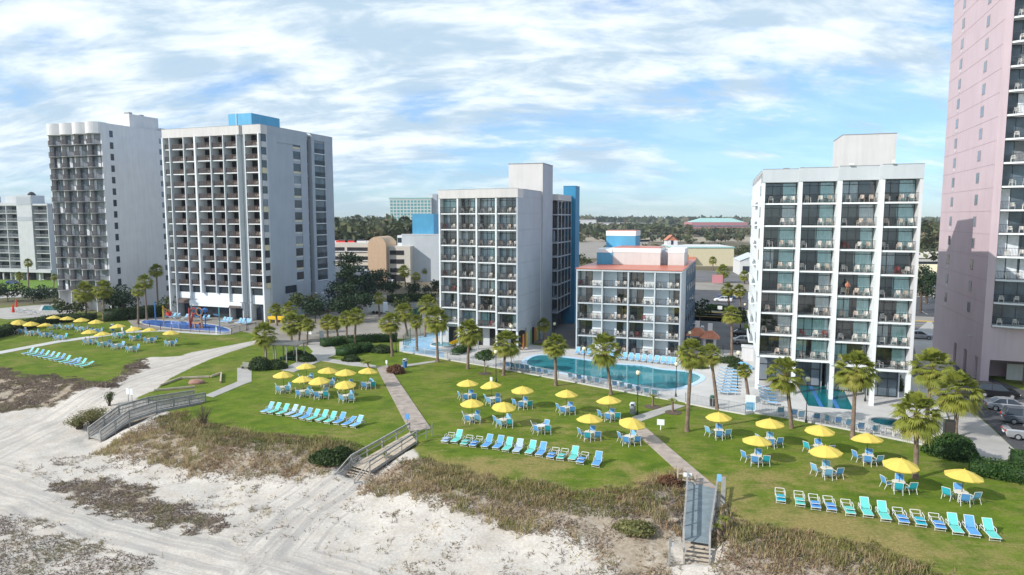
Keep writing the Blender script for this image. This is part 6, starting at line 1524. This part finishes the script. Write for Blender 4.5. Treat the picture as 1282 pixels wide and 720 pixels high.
def twig_bush(px, py, r, h, n, label, mat='wood_grey', lm=None, beach=True):
    b = hit(px, py); t = thing('twiggy_bush', label, 'bush', b, 0); m = MB(); g = random.Random(int(px)); tips = []
    for i in range(n):
        a = g.uniform(0, 6.28); sp = g.uniform(.1, 1); p0 = Vector((g.uniform(-.15, .15)*r, g.uniform(-.15, .15)*r, 0)); p1 = Vector((math.cos(a)*r*sp*.55, math.sin(a)*r*sp*.55, h*g.uniform(.45, .65))); p2 = p1+Vector((math.cos(a+g.uniform(-.6, .6))*r*sp*.45, math.sin(a)*r*sp*.45, h*g.uniform(.2, .4)))
        m.tube(p0, p1, .03, .018, 4, False); m.tube(p1, p2, .018, .006, 3, False); q = p1+Vector((g.uniform(-.4, .4)*r*.6, g.uniform(-.4, .4)*r*.6, h*.3)); m.tube(p1, q, .014, .005, 3, False); tips += [p2, q, p1]
    m.build('branches', 'trunk' if mat == 'trunk' else mat, t)
    if lm:
        gg = np.random.default_rng(int(px)); T = np.array([tuple(q) for q in tips]); C = np.repeat(T, 12, 0)+gg.normal(0, .14, (len(T)*12, 3)); C = C[C[:, 2] > 0]; V, F = quads_at(C, .09, gg); link('leaves', np_mesh('leaves', V, F, lm, gg.uniform(0, 1, len(F))), t)
twig_bush(255, 533, 1.5, 2.4, 34, 'bare twiggy bush at the right end of the slatted walkway', 'trunk')
twig_bush(118, 533, 2.2, 1.7, 90, 'grey leafy bush in the sand before the slatted walkway', 'trunk', 'leaf_olive'); twig_bush(100, 537, 1.7, 1.2, 60, 'lower grey-green bush left of the walkway bush', 'trunk', 'leaf_olive'); twig_bush(137, 508, .9, 1.5, 22, 'small upright green bush at the bend of the walkway', 'trunk', 'leaf_tree')

# --- trees
def tree(px, py, h, r, label, mat='leaf_tree', name='tree', style='round', seed=1, leaf=.35, n=46, group=None):
    b = at_z(px, py); t = thing(name, label, 'tree', b, random.uniform(0, 6), group); g = random.Random(seed*7+int(px)); m = MB()
    th = h*(.55 if style == 'round' else .9); m.tube((0,0,0), (0,0,th*.6), h*.03, h*.02, 7); m.tube((0,0,th*.6), (g.uniform(-.3, .3), g.uniform(-.3, .3), th), h*.02, h*.008, 6); blobs = []
    if style == 'round':
        for i in range(9):
            a = g.uniform(0, 6.28); rr = r*g.uniform(.25, .7); z = h*g.uniform(.42, .86); br = r*g.uniform(.32, .52); blobs.append(((rr*math.cos(a), rr*math.sin(a), z), (br, br, br*.75))); m.tube((0,0,h*.35), (rr*math.cos(a), rr*math.sin(a), z), h*.012, h*.004, 4, False)
    else:
        for i in range(26):
            a = g.uniform(0, 6.28); z = h*(.22+.76*i/26); rr = r*(1.05-.75*i/26)*g.uniform(.3, .85); blobs.append(((rr*math.cos(a), rr*math.sin(a), z), (r*.42, r*.42, h*.06))); m.tube((0,0,z-h*.03), (rr*math.cos(a), rr*math.sin(a), z), h*.008, h*.003, 4, False)
    m.build('trunk', 'trunk', t); link('crown', crown_mesh('crown', mat, blobs, n, leaf, seed*3+int(px), .2), t); return t
for a in [(440,398,14.5,5.2,'big dark pine with tiered branches right of the grey tower hotel','leaf_pine','pine_tree','tier'), (424,392,8,4,'dark tree between the pine and the grey tower hotel','leaf_pine','tree','round'), (456,384,8,4.4,'dark bushy tree just right of the big pine','leaf_pine','tree','round'), (470,376,9,4.4,'dark round tree behind the white trailer','leaf_pine','tree','round'), (411,402,5.5,2.6,'small dark tree at the rear corner of the grey tower hotel','leaf_pine','tree','round'), (478,362,7,3.5,'dark tree in front of the garage entrance','leaf_pine','tree','round'),
 (141,395,6.5,4.5,'bushy tree at the foot of the white tower, right of the twin palms','leaf_pine','tree','round'), (155,397,6,4,'low dark tree before the white tower side','leaf_pine','tree','round'), (88,399,4,3.5,'grey-green round tree by the far left pool','leaf_tree','tree','round'), (10,378,4.5,4,'low tree on the left by the bright grass strip','leaf_pine','tree','round'), (42,380,4.2,4,'second low tree before the far left street','leaf_pine','tree','round'), (68,380,4.2,4,'third low tree before the far left street','leaf_pine','tree','round'), (210,395,4.5,2.8,'small tree at the left foot of the grey tower hotel','leaf_tree','tree','round'),
 (876,404,5.5,3,'dark tree beside the red-roofed hotel back gallery','leaf_pine','tree','round'), (1152,392,11,5,'tall dark tree between the lap pool hotel and pink tower','leaf_pine','tree','round'), (1160,380,12,5,'second tall dark tree beside the pink tower','leaf_pine','tree','round'), (927,412,4.5,3,'dark bush-like tree in the lane behind the palms','leaf_pine','tree','round'), (430,404,6.5,3.6,'dark tree in front of the big pine, left','leaf_pine','tree','round'), (449,402,6,3.4,'dark tree in front of the big pine, right','leaf_pine','tree','round'), (462,370,8,4.2,'tall dark tree at the restaurant corner','leaf_pine','tree','round'), (492,375,5,3.2,'low dark tree by the street hedge','leaf_pine','tree','round'), (503,398,4.5,3,'low tree left of the green screen','leaf_tree','tree','round'), (382,402,6,3.2,'reddish-green tree against the grey tower side','leaf_tree','tree','round'), (395,405,5,3,'small dark tree under the twin-headed lamp','leaf_pine','tree','round'), (560,374,5,3,'small tree behind the left edge of the blue-tower hotel','leaf_pine','tree','round'), (540,372,4.5,3,'small dark tree at the right of the hedge by the street','leaf_pine','tree','round'), (518,372,4,3,'low tree beside the twin-headed street lamp','leaf_pine','tree','round')]: tree(a[0], a[1], a[2], a[3], a[4], a[5], a[6], a[7], seed=3)
hedge([(488,379),(512,377),(545,377)], 3, 1.8, 'rough dark hedge along the near side of the street', 'leaf_shrub', dens=25, leaf=.3)
# topiary tree with a flat round head
b = at_z(607, 468); t = thing('topiary_tree', 'small tree with flat dark clipped head before the curved pool', 'tree', b); MB().tube((0,0,0), (0,0,2.2), .09, .07).build('trunk', 'trunk_palm', t)
link('crown', crown_mesh('crown', 'leaf_hedge', [((0,0,2.6), (1.5,1.3,.75)), ((.3,.2,2.9), (1.0,1.0,.6))], 900, .13, 5, .5), t)

# --- dune grass and brush: thousands of blades
def blades(name, polys, per_m2, hmin, hmax, wid, mat, lean, label, seed, clump=.5, pick=None, edge=None):
    """pick=(scale, lo, hi): only where a broad noise lies between lo and hi, so the kinds take turns"""
    g = np.random.default_rng(seed); VV = []; TT = []
    for poly, dens in polys:
        P = np.array([(p[0], p[1]) for p in poly]); lo, hi = P.min(0)-1, P.max(0)+1; area = (hi-lo).prod(); n = int(area*per_m2*dens)
        x = g.uniform(lo[0], hi[0], n); y = g.uniform(lo[1], hi[1], n); sd = sdist(x, y, poly)
        c = fbm(x*.45, y*.45, 4, seed)*.5+fbm(x*1.7, y*1.7, 3, seed+3)*.5
        keep = (sd+(c-.5)*5.0 > 0) & (c > clump) & (sd > -1.6)
        if pick is not None: q = fbm(x*pick[0], y*pick[0], 3, 77)+g.normal(0, .05, n); keep &= (q > pick[1]) & (q < pick[2])
        if edge is not None: keep &= sdist(x, y, INLAND) > -edge*(.6+c)
        keep &= walkdist(x, y) > 0
        x, y, c = x[keep], y[keep], c[keep]
        if len(x) == 0: continue
        VV.append(np.stack([x, y, terrain(x, y)], 1)); TT.append(fbm(x*.8, y*.8, 3, seed+9))
    C = np.concatenate(VV); ct = np.concatenate(TT); n = len(C); a = g.uniform(0, 2*PI, n); ln = np.abs(g.normal(lean, .3, n)); h = g.uniform(hmin, hmax, n)*(.5+1.0*ct)
    d = np.stack([np.cos(a)*np.sin(ln), np.sin(a)*np.sin(ln), np.cos(ln)], 1); w = np.stack([-np.sin(a), np.cos(a), np.zeros(n)], 1)*(wid*g.uniform(.6, 1.4, n))[:, None]/2
    mid = C+d*(h*.55)[:, None]; tip = C+d*h[:, None]; tip[:, 2] -= h*.18*np.sin(ln)
    V = np.stack([C-w, C+w, mid+w*.8, tip, mid-w*.8], 1).reshape(-1, 3); F = np.arange(5*n).reshape(-1, 5)
    T = np.clip(.5+(ct-.5)*2.4+g.normal(0, .2, n), 0, 1)
    o = link(name, np_mesh(name, V, F, mat, T)); tag(o, label, 'grass', kind='stuff'); return n
def walkdist(x, y):
    return np.where(np.minimum.reduce([segd(x, y, *s) for s in WALKS]) < .95, 0.0, 1.0)
tan = [(p, d) for p, d, k in VEG if k == 'tan']; brush = [(p, d) for p, d, k in VEG if k == 'brush']; sparse = [(p, d) for p, d, k in VEG if k == 'sparse']
blades('dune_grass', tan, 95, .18, .62, .045, 'grass_tan', .45, 'tan dead dune grass between the lawns and the sand', 21, .45, (.16, .50, 2))
blades('dune_grass', tan, 70, .12, .45, .05, 'grass_rust', .8, 'rusty brown matted grass in the dune strip', 22, .47, (.16, .40, .56))
blades('dune_brush', [(p, d*.8) for p, d in tan], 80, .10, .42, .042, 'grass_brush', 1.05, 'low purple-brown brush matted among the dune grass', 33, .465, None)
blades('dune_brush', brush, 190, .10, .38, .042, 'grass_brush', 1.05, 'low purple-brown brush matted in patches on open sand', 34, .42, None)
blades('dune_edge_grass', tan, 80, .12, .42, .05, 'grass_green', .5, 'greener grass where the lawns run into the dunes', 61, .40, None, 1.7)
blades('dune_sprigs', [(p, min(1, d*2.2)) for p, d in sparse], 85, .10, .36, .045, 'grass_brush', 1.0, 'scattered sprigs of beach grass on the bare sand', 45, .60)
blades('dune_weeds', [(p, min(1, d*1.6)) for p, d in sparse]+[(p, d*.4) for p, d in tan+brush], 60, .08, .30, .05, 'grass_tan', .8, 'pale tan weeds dotted through the dunes', 57, .60)

# --- far woods
def forest(name, label, boxes, seed, mat='leaf_forest'):
    g = np.random.default_rng(seed); VV = []; FF = []; TT = []; off = 0
    for (x0, x1, y0, y1, n, h, r, q, ls) in boxes:
        cx = g.uniform(x0, x1, n); cy = g.uniform(y0, y1, n); hh = h*g.uniform(.78, 1.06, n)*(.85+.3*fbm(cx*.02, cy*.02, 2, seed)); rr = r*g.uniform(.7, 1.2, n); tt = np.clip(g.normal(.45, .25, n), 0, 1)
        idx = np.repeat(np.arange(n), q); d = g.normal(size=(n*q, 3)); d /= np.linalg.norm(d, axis=1)[:, None]; rad = g.uniform(.55, 1, n*q)
        C = np.stack([cx[idx]+d[:, 0]*rad*rr[idx], cy[idx]+d[:, 1]*rad*rr[idx], hh[idx]*.62+d[:, 2]*rad*hh[idx]*.36], 1)
        V, F = quads_at(C, ls, g); VV.append(V); FF.append(F+off); off += len(V); TT.append(np.clip(tt[idx]+g.normal(0, .14, n*q), 0, 1))
    o = link(name, np_mesh(name, np.concatenate(VV), np.concatenate(FF), mat, np.concatenate(TT))); tag(o, label, 'woods', kind='stuff')
forest('woods', 'thick green wood of pines behind the parking garage', [(-330, -20, 330, 470, 520, 22, 6, 44, 2.6), (-700, -120, 300, 420, 330, 20, 6, 34, 2.8)], 3)
forest('woods', 'wood seen between the lap pool hotel and the pink tower', [(175, 420, 330, 440, 240, 20, 6, 34, 2.8), (165, 330, 225, 300, 90, 12, 5, 34, 2.0)], 4)
forest('woods', 'belt of bare and green trees beyond the open lots', [(-60, 210, 760, 980, 330, 14, 9, 22, 4.5), (210, 330, 780, 880, 90, 8.5, 7, 22, 3.5), (330, 460, 760, 980, 130, 14, 9, 22, 4.5), (40, 220, 590, 640, 30, 8, 6, 24, 3.0), (60, 330, 400, 440, 26, 6, 4, 24, 2.0)], 5)
forest('woods', 'far line of woods along the horizon', [(-3200, 3200, 1500, 2600, 1500, 20, 26, 16, 14), (-1600, -300, 480, 1200, 420, 20, 12, 20, 6)], 6)
for i, (px, py, h, r) in enumerate([(818,333,5.5,4),(806,334,4.5,4),(777,336,5,4),(748,350,6,4),(735,352,5,4),(728,338,7,5),(866,309,7,5),(897,330,7,5),(927,326,8,6),(906,326,6,4),(940,330,7,5),(745,300,9,6),(790,305,6,4),(852,303,6,5)]):
    tree(px, py, h, r, '%s small roundish tree on the open ground beyond the street' % ORD[i].capitalize(), 'leaf_tree', seed=9+i, leaf=.6, n=14, group='small trees beyond the street')

# ------------------------------------------------------------------ background buildings
def bg(name, label, px, py, rz=RZ, cat='building'):
    b = at_z(px, py); return thing(name, label, cat, b, rz)
def zat(px, py, Y): return at_Y(px, py, Y).z
# garage
g_ = bg('parking_garage', 'beige parking garage with dark slots and tan curved stair tower', 420, 352, R(-8)); Wg = 30
MB().box(-14, 12.6, 0, 30, 0, 13.0).build('wall', 'beige_wall', g_)
for k in range(4):
    z = 1.2+k*3.1
    MB().box(-14, 3.5, -.12, -.003, z, z+1.25).build('slot_opening', 'interior_dark', g_); MB().box(4.5, 12.5, -.12, -.003, z, z+1.25).build('slot_opening', 'interior_dark', g_)
MB().box(-14.1, 12.6, -.4, -.13, 4.0, 4.3).box(-14.1, 12.6, -.4, -.13, 7.1, 7.4).box(-14.1, 12.6, -.4, -.13, 10.2, 10.5).build('ledge', 'white_side', g_)
m = MB(); n = 14; cs = [(16-3.2*math.cos(PI*k/n)*1.0, 12.5+3.0*math.sin(PI*k/n)) for k in range(n+1)]
for y0, y1 in ((-2.5, 9),):
    prof = [(12.8, 0)]+[(x, z) for x, z in cs]+[(19.2, 0)]; kk = len(prof); m.v += [(x, y0, z) for x, z in prof]+[(x, y1, z) for x, z in prof]; m.f += [tuple(range(kk)), tuple(range(2*kk-1, kk-1, -1))]+[(i, i+kk, (i+1) % kk+kk, (i+1) % kk) for i in range(kk)]
m.build('stair_tower', 'tan_wall', g_)
MB().box(19.3, 27, -.5, 24, 0, 12.2).build('wing_wall', 'beige_wall', g_)
for k in range(4): z = .3+k*3.0; MB().box(19.9, 24.8, -.62, -.503, z, z+1.5+(k == 0)*.8).build('slot_opening', 'interior_dark', g_)
for k in range(3): t = thing('parked_car', '%s small car on the garage roof deck' % ['left','middle','right'][k], 'car', g_.location+Vector((2+k*3.2, 3, 13.0)), 0, 'cars on the garage roof'); MB().box(-2, 2, -.9, .9, .3, .9).build('body', ['red_cloth','red_cloth','car_white'][k], t); MB().box(-1, 1.2, -.8, .8, .9, 1.35).build('windows', 'window_dark', t)
k_ = bg('restaurant', 'low building with white sign board and orange awning before the garage', 422, 362, R(-8))
MB().box(-12, 7, 0, 10, 0, 5.2).build('wall', 'grey_paint', k_); MB().box(-12, 9, -1.2, -.2, 4.6, 7.0).build('fascia', 'white_side', k_); MB().box(-12, -2, -.2, 4, 7.0, 8.8).build('awning', 'orange_paint', k_); MB().box(-11, 5, -.05, -.003, .8, 3.6).build('window', 'window_dark', k_)
# grey block with blue box
k_ = bg('office_block', 'grey windowless block with bright blue rooftop box and white windowed strip', 504, 352, R(-6)); MB().box(0, 17, 0, 24, 0, 16.0).build('wall', 'grey_light', k_); MB().box(-1.6, -.003, 0, 20, 0, 15.8).build('window_strip', 'white_fresh', k_)
for i in range(5): MB().box(-1.5, -.1, -.05, -.003, 1.3+i*3, 3.0+i*3).build('window', 'window_dark', k_)
MB().box(3, 10.5, 3, 12, 16, 23.2).build('rooftop_box', 'sky_blue_paint', k_); MB().box(-.1, 17.1, -.1, .3, 16.002, 16.3).build('coping', 'white_side', k_)
# teal hotel far off
k_ = bg('far_hotel', 'distant pale green hotel with a grid of windows rising over the woods', 489, 302, R(-4)); k_.location = (-107, 600, 0)
MB().box(0, 37, 0, 20, 0, 38).build('wall', 'far_white', k_); m = MB()
for i in range(12):
    for j in range(12): m.box(.8+i*3.02, 2.9+i*3.02, -.15, -.003, 4+j*2.8, 5.9+j*2.8)
m.build('window_grid', 'teal_glass', k_); MB().box(34.5, 41, 3, 12, 0, 42).build('end_tower', 'far_white', k_); MB().box(37.5, 41.5, 2.5, 2.99, 0, 42.1).build('glass_strip', 'grey_paint', k_); MB().box(-.3, 37.3, -.4, 20, 38, 39).build('roof', 'teal_roof', k_)
# cream store, bell cote, shops
k_ = bg('store', 'long cream coloured store with flat roof across the lot', 840, 333, R(-3)); MB().box(0, 28, 0, 26, 0, 8.1).build('wall', 'cream_wall', k_); MB().box(-.2, 28.2, -.2, 26, 8.1, 8.7).build('coping', 'teal_roof', k_); MB().box(.2, 27.8, .3, 25.8, 8.71, 8.8).build('roof', 'far_white', k_)
MB().quad((1, -.3, 4.2), (4, -.3, 4.2), (4, -2, 2.8), (1, -2, 2.8)).quad((5.2, -.3, 4.2), (11, -.3, 4.2), (11, -2, 2.8), (5.2, -2, 2.8)).build('awning', 'tile_roof', k_)
k_ = bg('bell_house', 'small white gabled front with orange tiles behind the red-roofed hotel', 841, 330, R(-3)); MB().box(-2.5, 2.5, 0, 8, 0, 11).build('wall', 'white_side', k_); m = MB(); m.quad((-3, -.4, 11), (0, -.4, 13.6), (0, 8.4, 13.6), (-3, 8.4, 11)); m.quad((3, -.4, 11), (3, 8.4, 11), (0, 8.4, 13.6), (0, -.4, 13.6)); m.quad((-2.5, 0, 11), (2.5, 0, 11), (0, 0, 13.3)); m.build('roof', 'tile_roof', k_); MB().box(-.6, .6, -.05, -.003, 9, 11).build('window', 'window_dark', k_)
k_ = bg('shop', 'small grey gabled shop at the lot beside the lap pool hotel', 926, 345, R(-10)); MB().box(0, 11, 0, 18, 0, 5.5).build('wall', 'far_white', k_); m = MB(); m.quad((-.3, -.3, 5.5), (5.5, -.3, 8), (5.5, 18, 8), (-.3, 18, 5.5)); m.quad((11.3, -.3, 5.5), (11.3, 18, 5.5), (5.5, 18, 8), (5.5, -.3, 8)); m.quad((0, 0, 5.5), (11, 0, 5.5), (5.5, 0, 7.8)); m.build('roof', 'grey_light', k_); MB().box(1, 5, -.05, -.003, 1.4, 3.6).build('window', 'window_dark', k_)
k_ = thing('convention_hall', 'wide distant pink building with pale green roof', 'building', at_Y(866, 288, 900)*1.0, R(-3)); k_.location = (236, 900, 0)
MB().box(0, 72, 0, 50, 0, 15.5).build('wall', 'far_pink', k_); MB().box(-.3, 72.3, -.4, -.003, 4, 6).box(-.3, 72.3, -.4, -.003, 10, 11.6).build('window_band', 'window_grey', k_)
m = MB(); m.quad((2, 2, 15.6), (70, 2, 15.6), (56, 20, 21), (18, 20, 21)); m.quad((2, 2, 15.6), (18, 20, 21), (18, 32, 21), (2, 48, 15.6)); m.quad((70, 2, 15.6), (70, 48, 15.6), (56, 32, 21), (56, 20, 21)); m.quad((18, 20, 21), (56, 20, 21), (56, 32, 21), (18, 32, 21)); m.quad((2, 48, 15.6), (18, 32, 21), (56, 32, 21), (70, 48, 15.6)); m.build('roof', 'teal_roof', k_)
for i, (X_, Y_, w_, h_) in enumerate([(95, 1050, 34, 18), (140, 1080, 50, 13), (190, 1120, 40, 12), (60, 1000, 20, 10)]):
    k_ = thing('warehouse', '%s pale warehouse on the horizon above the red-roofed hotel' % ORD[i], 'building', (X_, Y_, 0), 0, 'warehouses on the horizon'); MB().box(0, w_, 0, 30, 0, h_).build('wall', 'far_white', k_); MB().box(-.3, w_+.3, -.3, 30, h_, h_+.8).build('roof', 'roof_grey', k_)
for i, (px, py, w_, h_, rm, wm) in enumerate([(428,318,14,8,'far_white','far_white'),(446,316,12,7,'tile_roof','cream_wall'),(456,312,16,9,'tile_roof','beige_wall'),(436,322,9,7,'yellow_paint','yellow_paint'),(744,340,9,4,'yellow_paint','cream_wall'),(1152,352,12,5,'cream_wall','cream_wall'),(1140,334,30,6,'beige_wall','far_white')]):
    k_ = bg('house', '%s low pitched-roof building in the far town, counted from the left' % ORD[i], px, py, R(-10)); m = MB(); m.box(0, w_, 0, 10, 0, h_-2).build('wall', wm, k_); m = MB(); m.quad((-.5, -.5, h_-2), (w_+.5, -.5, h_-2), (w_-1, 5, h_+.6), (1, 5, h_+.6)); m.quad((w_+.5, 10.5, h_-2), (-.5, 10.5, h_-2), (1, 5, h_+.6), (w_-1, 5, h_+.6)); m.quad((-.5, 10.5, h_-2), (-.5, -.5, h_-2), (1, 5, h_+.6)); m.quad((w_+.5, -.5, h_-2), (w_+.5, 10.5, h_-2), (w_-1, 5, h_+.6)); m.build('roof', rm, k_); MB().box(1.2, w_-1.2, -.04, -.003, .9, 2.4).build('window', 'window_dark', k_)
k_ = bg('annex_building', 'cream and grey building seen between the apartments and the white tower', 62, 349, R(-13)); k_.location = at_z(67, 345.5)*1.0; MB().box(0, 14, 0, 12, 0, 8).build('wall', 'grey_paint', k_); MB().box(.5, 13.5, -.05, -.003, 1, 3).box(.5, 13.5, -.05, -.003, 4.5, 6.5).build('window', 'window_dark', k_); MB().box(-.2, 14.2, -.3, 12, 8, 8.5).build('coping', 'white_side', k_)
k_ = thing('back_building', 'beige building far behind the gap left of the white tower', 'building', (-232, 330, 0), R(-13)); MB().box(0, 26, 0, 14, 0, 18).build('wall', 'beige_wall', k_); 
for r in range(5): MB().box(1, 9, -.05, -.003, 2+r*3.3, 3.6+r*3.3).box(15, 25, -.05, -.003, 2+r*3.3, 3.6+r*3.3).build('window', 'window_dark', k_)

# ------------------------------------------------------------------ sun, sky
SUN_EL = R(32); sdir = Vector((-.898, -.439, 0)).normalized()      # horizontal direction towards the sun
sv = Vector((sdir.x*math.cos(SUN_EL), sdir.y*math.cos(SUN_EL), math.sin(SUN_EL)))
sun = bpy.data.objects.new('sun', bpy.data.lights.new('sun', 'SUN')); COL.objects.link(sun)
sun.data.energy = 3.6; sun.data.angle = R(.6); sun.data.color = (1, .96, .90); sun.rotation_euler = sv.to_track_quat('Z', 'Y').to_euler(); sun.location = (-60, -30, 80)
world = bpy.data.worlds.new('World'); scene.world = world; world.use_nodes = True
nt = world.node_tree; N = nt.nodes; L = nt.links
sky = N.new('ShaderNodeTexSky'); sky.sky_type = 'NISHITA'; sky.sun_disc = False; sky.sun_elevation = SUN_EL
sky.sun_rotation = math.atan2(sdir.x, sdir.y); sky.ozone_density = 3.0; sky.dust_density = .15; sky.air_density = 1.0
bg = N['Background']; bg.inputs['Strength'].default_value = .125
tintn = N.new('ShaderNodeMix'); tintn.data_type = 'RGBA'; tintn.blend_type = 'MULTIPLY'; tintn.inputs[0].default_value = 1; tintn.inputs[7].default_value = (.86,1.0,1.24,1)
L.new(sky.outputs[0], tintn.inputs[6]); L.new(tintn.outputs[2], bg.inputs['Color'])
tc = N.new('ShaderNodeTexCoord'); sp = N.new('ShaderNodeSeparateXYZ'); L.new(tc.outputs['Generated'], sp.inputs[0])
def m_(op, a, b=None, clamp=False):
    x = N.new('ShaderNodeMath'); x.operation = op; x.use_clamp = clamp
    for i, q in enumerate((a, b)):
        if q is None: continue
        if isinstance(q, (int, float)): x.inputs[i].default_value = q
        else: L.new(q, x.inputs[i])
    return x.outputs[0]
zz = m_('ADD', m_('MAXIMUM', sp.outputs[2], 0.0), .34)
cx, cy = m_('DIVIDE', sp.outputs[0], zz), m_('DIVIDE', sp.outputs[1], zz)
cb = N.new('ShaderNodeCombineXYZ'); L.new(cx, cb.inputs[0]); L.new(cy, cb.inputs[1])
def wn(scale, det, rough, loc=(0,0,0), sc=(1,1,1), dist=0.0):
    mp = N.new('ShaderNodeMapping'); mp.inputs['Location'].default_value = loc; mp.inputs['Scale'].default_value = sc; mp.inputs['Rotation'].default_value = (0,0,R(12)); L.new(cb.outputs[0], mp.inputs[0])
    n = N.new('ShaderNodeTexNoise'); n.inputs['Scale'].default_value = scale; n.inputs['Detail'].default_value = det; n.inputs['Roughness'].default_value = rough; n.inputs['Distortion'].default_value = dist; L.new(mp.outputs[0], n.inputs['Vector'])
    return n.outputs['Fac']
def wmr(f, a, b, c=0., d=1.):
    x = N.new('ShaderNodeMapRange'); x.interpolation_type = 'SMOOTHSTEP'
    for i, q in enumerate((a, b, c, d)): x.inputs[i+1].default_value = q
    L.new(f, x.inputs[0]); return x.outputs[0]
big = wn(.7, 3, .5, (3.1, 1.2, 0)); mid = wn(2.6, 9, .60, (0.4, 7.7, 0), (1, 1.9, 1), .35); fine = wn(11, 6, .6, (2, 3, 0), (1, 2., 1))
# more cloud towards the left, thinner to the right of centre
lean = m_('ADD', m_('MULTIPLY', sp.outputs[0], -.11), wmr(sp.outputs[2], .02, .22, -.05, .015))
cov = m_('ADD', m_('ADD', m_('MULTIPLY', big, .45), m_('MULTIPLY', mid, .62)), m_('ADD', m_('MULTIPLY', fine, .10), lean))
mask = wmr(cov, .43, .61)
lowfade = wmr(sp.outputs[2], .0, .10, .45, 1.)
mask = m_('MULTIPLY', mask, lowfade)
veil = wmr(sp.outputs[2], .0, .16, .14, .24)
tg = N.new('ShaderNodeMix'); tg.data_type = 'RGBA'; tg.inputs[6].default_value = (.60,.80,1.06,1); tg.inputs[7].default_value = (.84,1.02,1.24,1)
L.new(wmr(sp.outputs[2], 0., .22), tg.inputs[0]); L.new(tg.outputs[2], tintn.inputs[7])
mask = m_('MAXIMUM', mask, veil)
thick = wmr(wn(3.4, 8, .6, (5.3, 2.2, 0), (1, 2.2, 1), .3), .37, .62)
shade = N.new('ShaderNodeMix'); shade.data_type = 'RGBA'; shade.inputs[6].default_value = (.87,.95,1.0,1); shade.inputs[7].default_value = (.46,.61,.75,1); L.new(m_('MULTIPLY', thick, .95), shade.inputs[0])
bgc = N.new('ShaderNodeBackground'); L.new(shade.outputs[2], bgc.inputs['Color']); bgc.inputs['Strength'].default_value = .95
mxs = N.new('ShaderNodeMixShader'); L.new(mask, mxs.inputs[0]); L.new(bg.outputs[0], mxs.inputs[1]); L.new(bgc.outputs[0], mxs.inputs[2])
L.new(mxs.outputs[0], N['World Output'].inputs[0])

vs = scene.view_settings; vs.view_transform = 'Standard'; vs.look = 'None'; vs.exposure = .3; vs.gamma = 1.0; vs.use_curve_mapping = False
scene.render.engine = 'CYCLES'; scene.cycles.max_bounces = 6; scene.cycles.transparent_max_bounces = 10; scene.cycles.diffuse_bounces = 3; scene.cycles.glossy_bounces = 3
scene.cycles.caustics_reflective = False; scene.cycles.caustics_refractive = False
hz = MB().box(-3600, 3600, -60, 3600, -3.2, 76).build('haze', 'haze'); tag(hz, 'thin sea haze lying over the whole town', 'haze', kind='stuff')
scene.cycles.volume_bounces = 0; scene.cycles.volume_step_rate = 4
scene.render.resolution_x, scene.render.resolution_y = 1024, 575
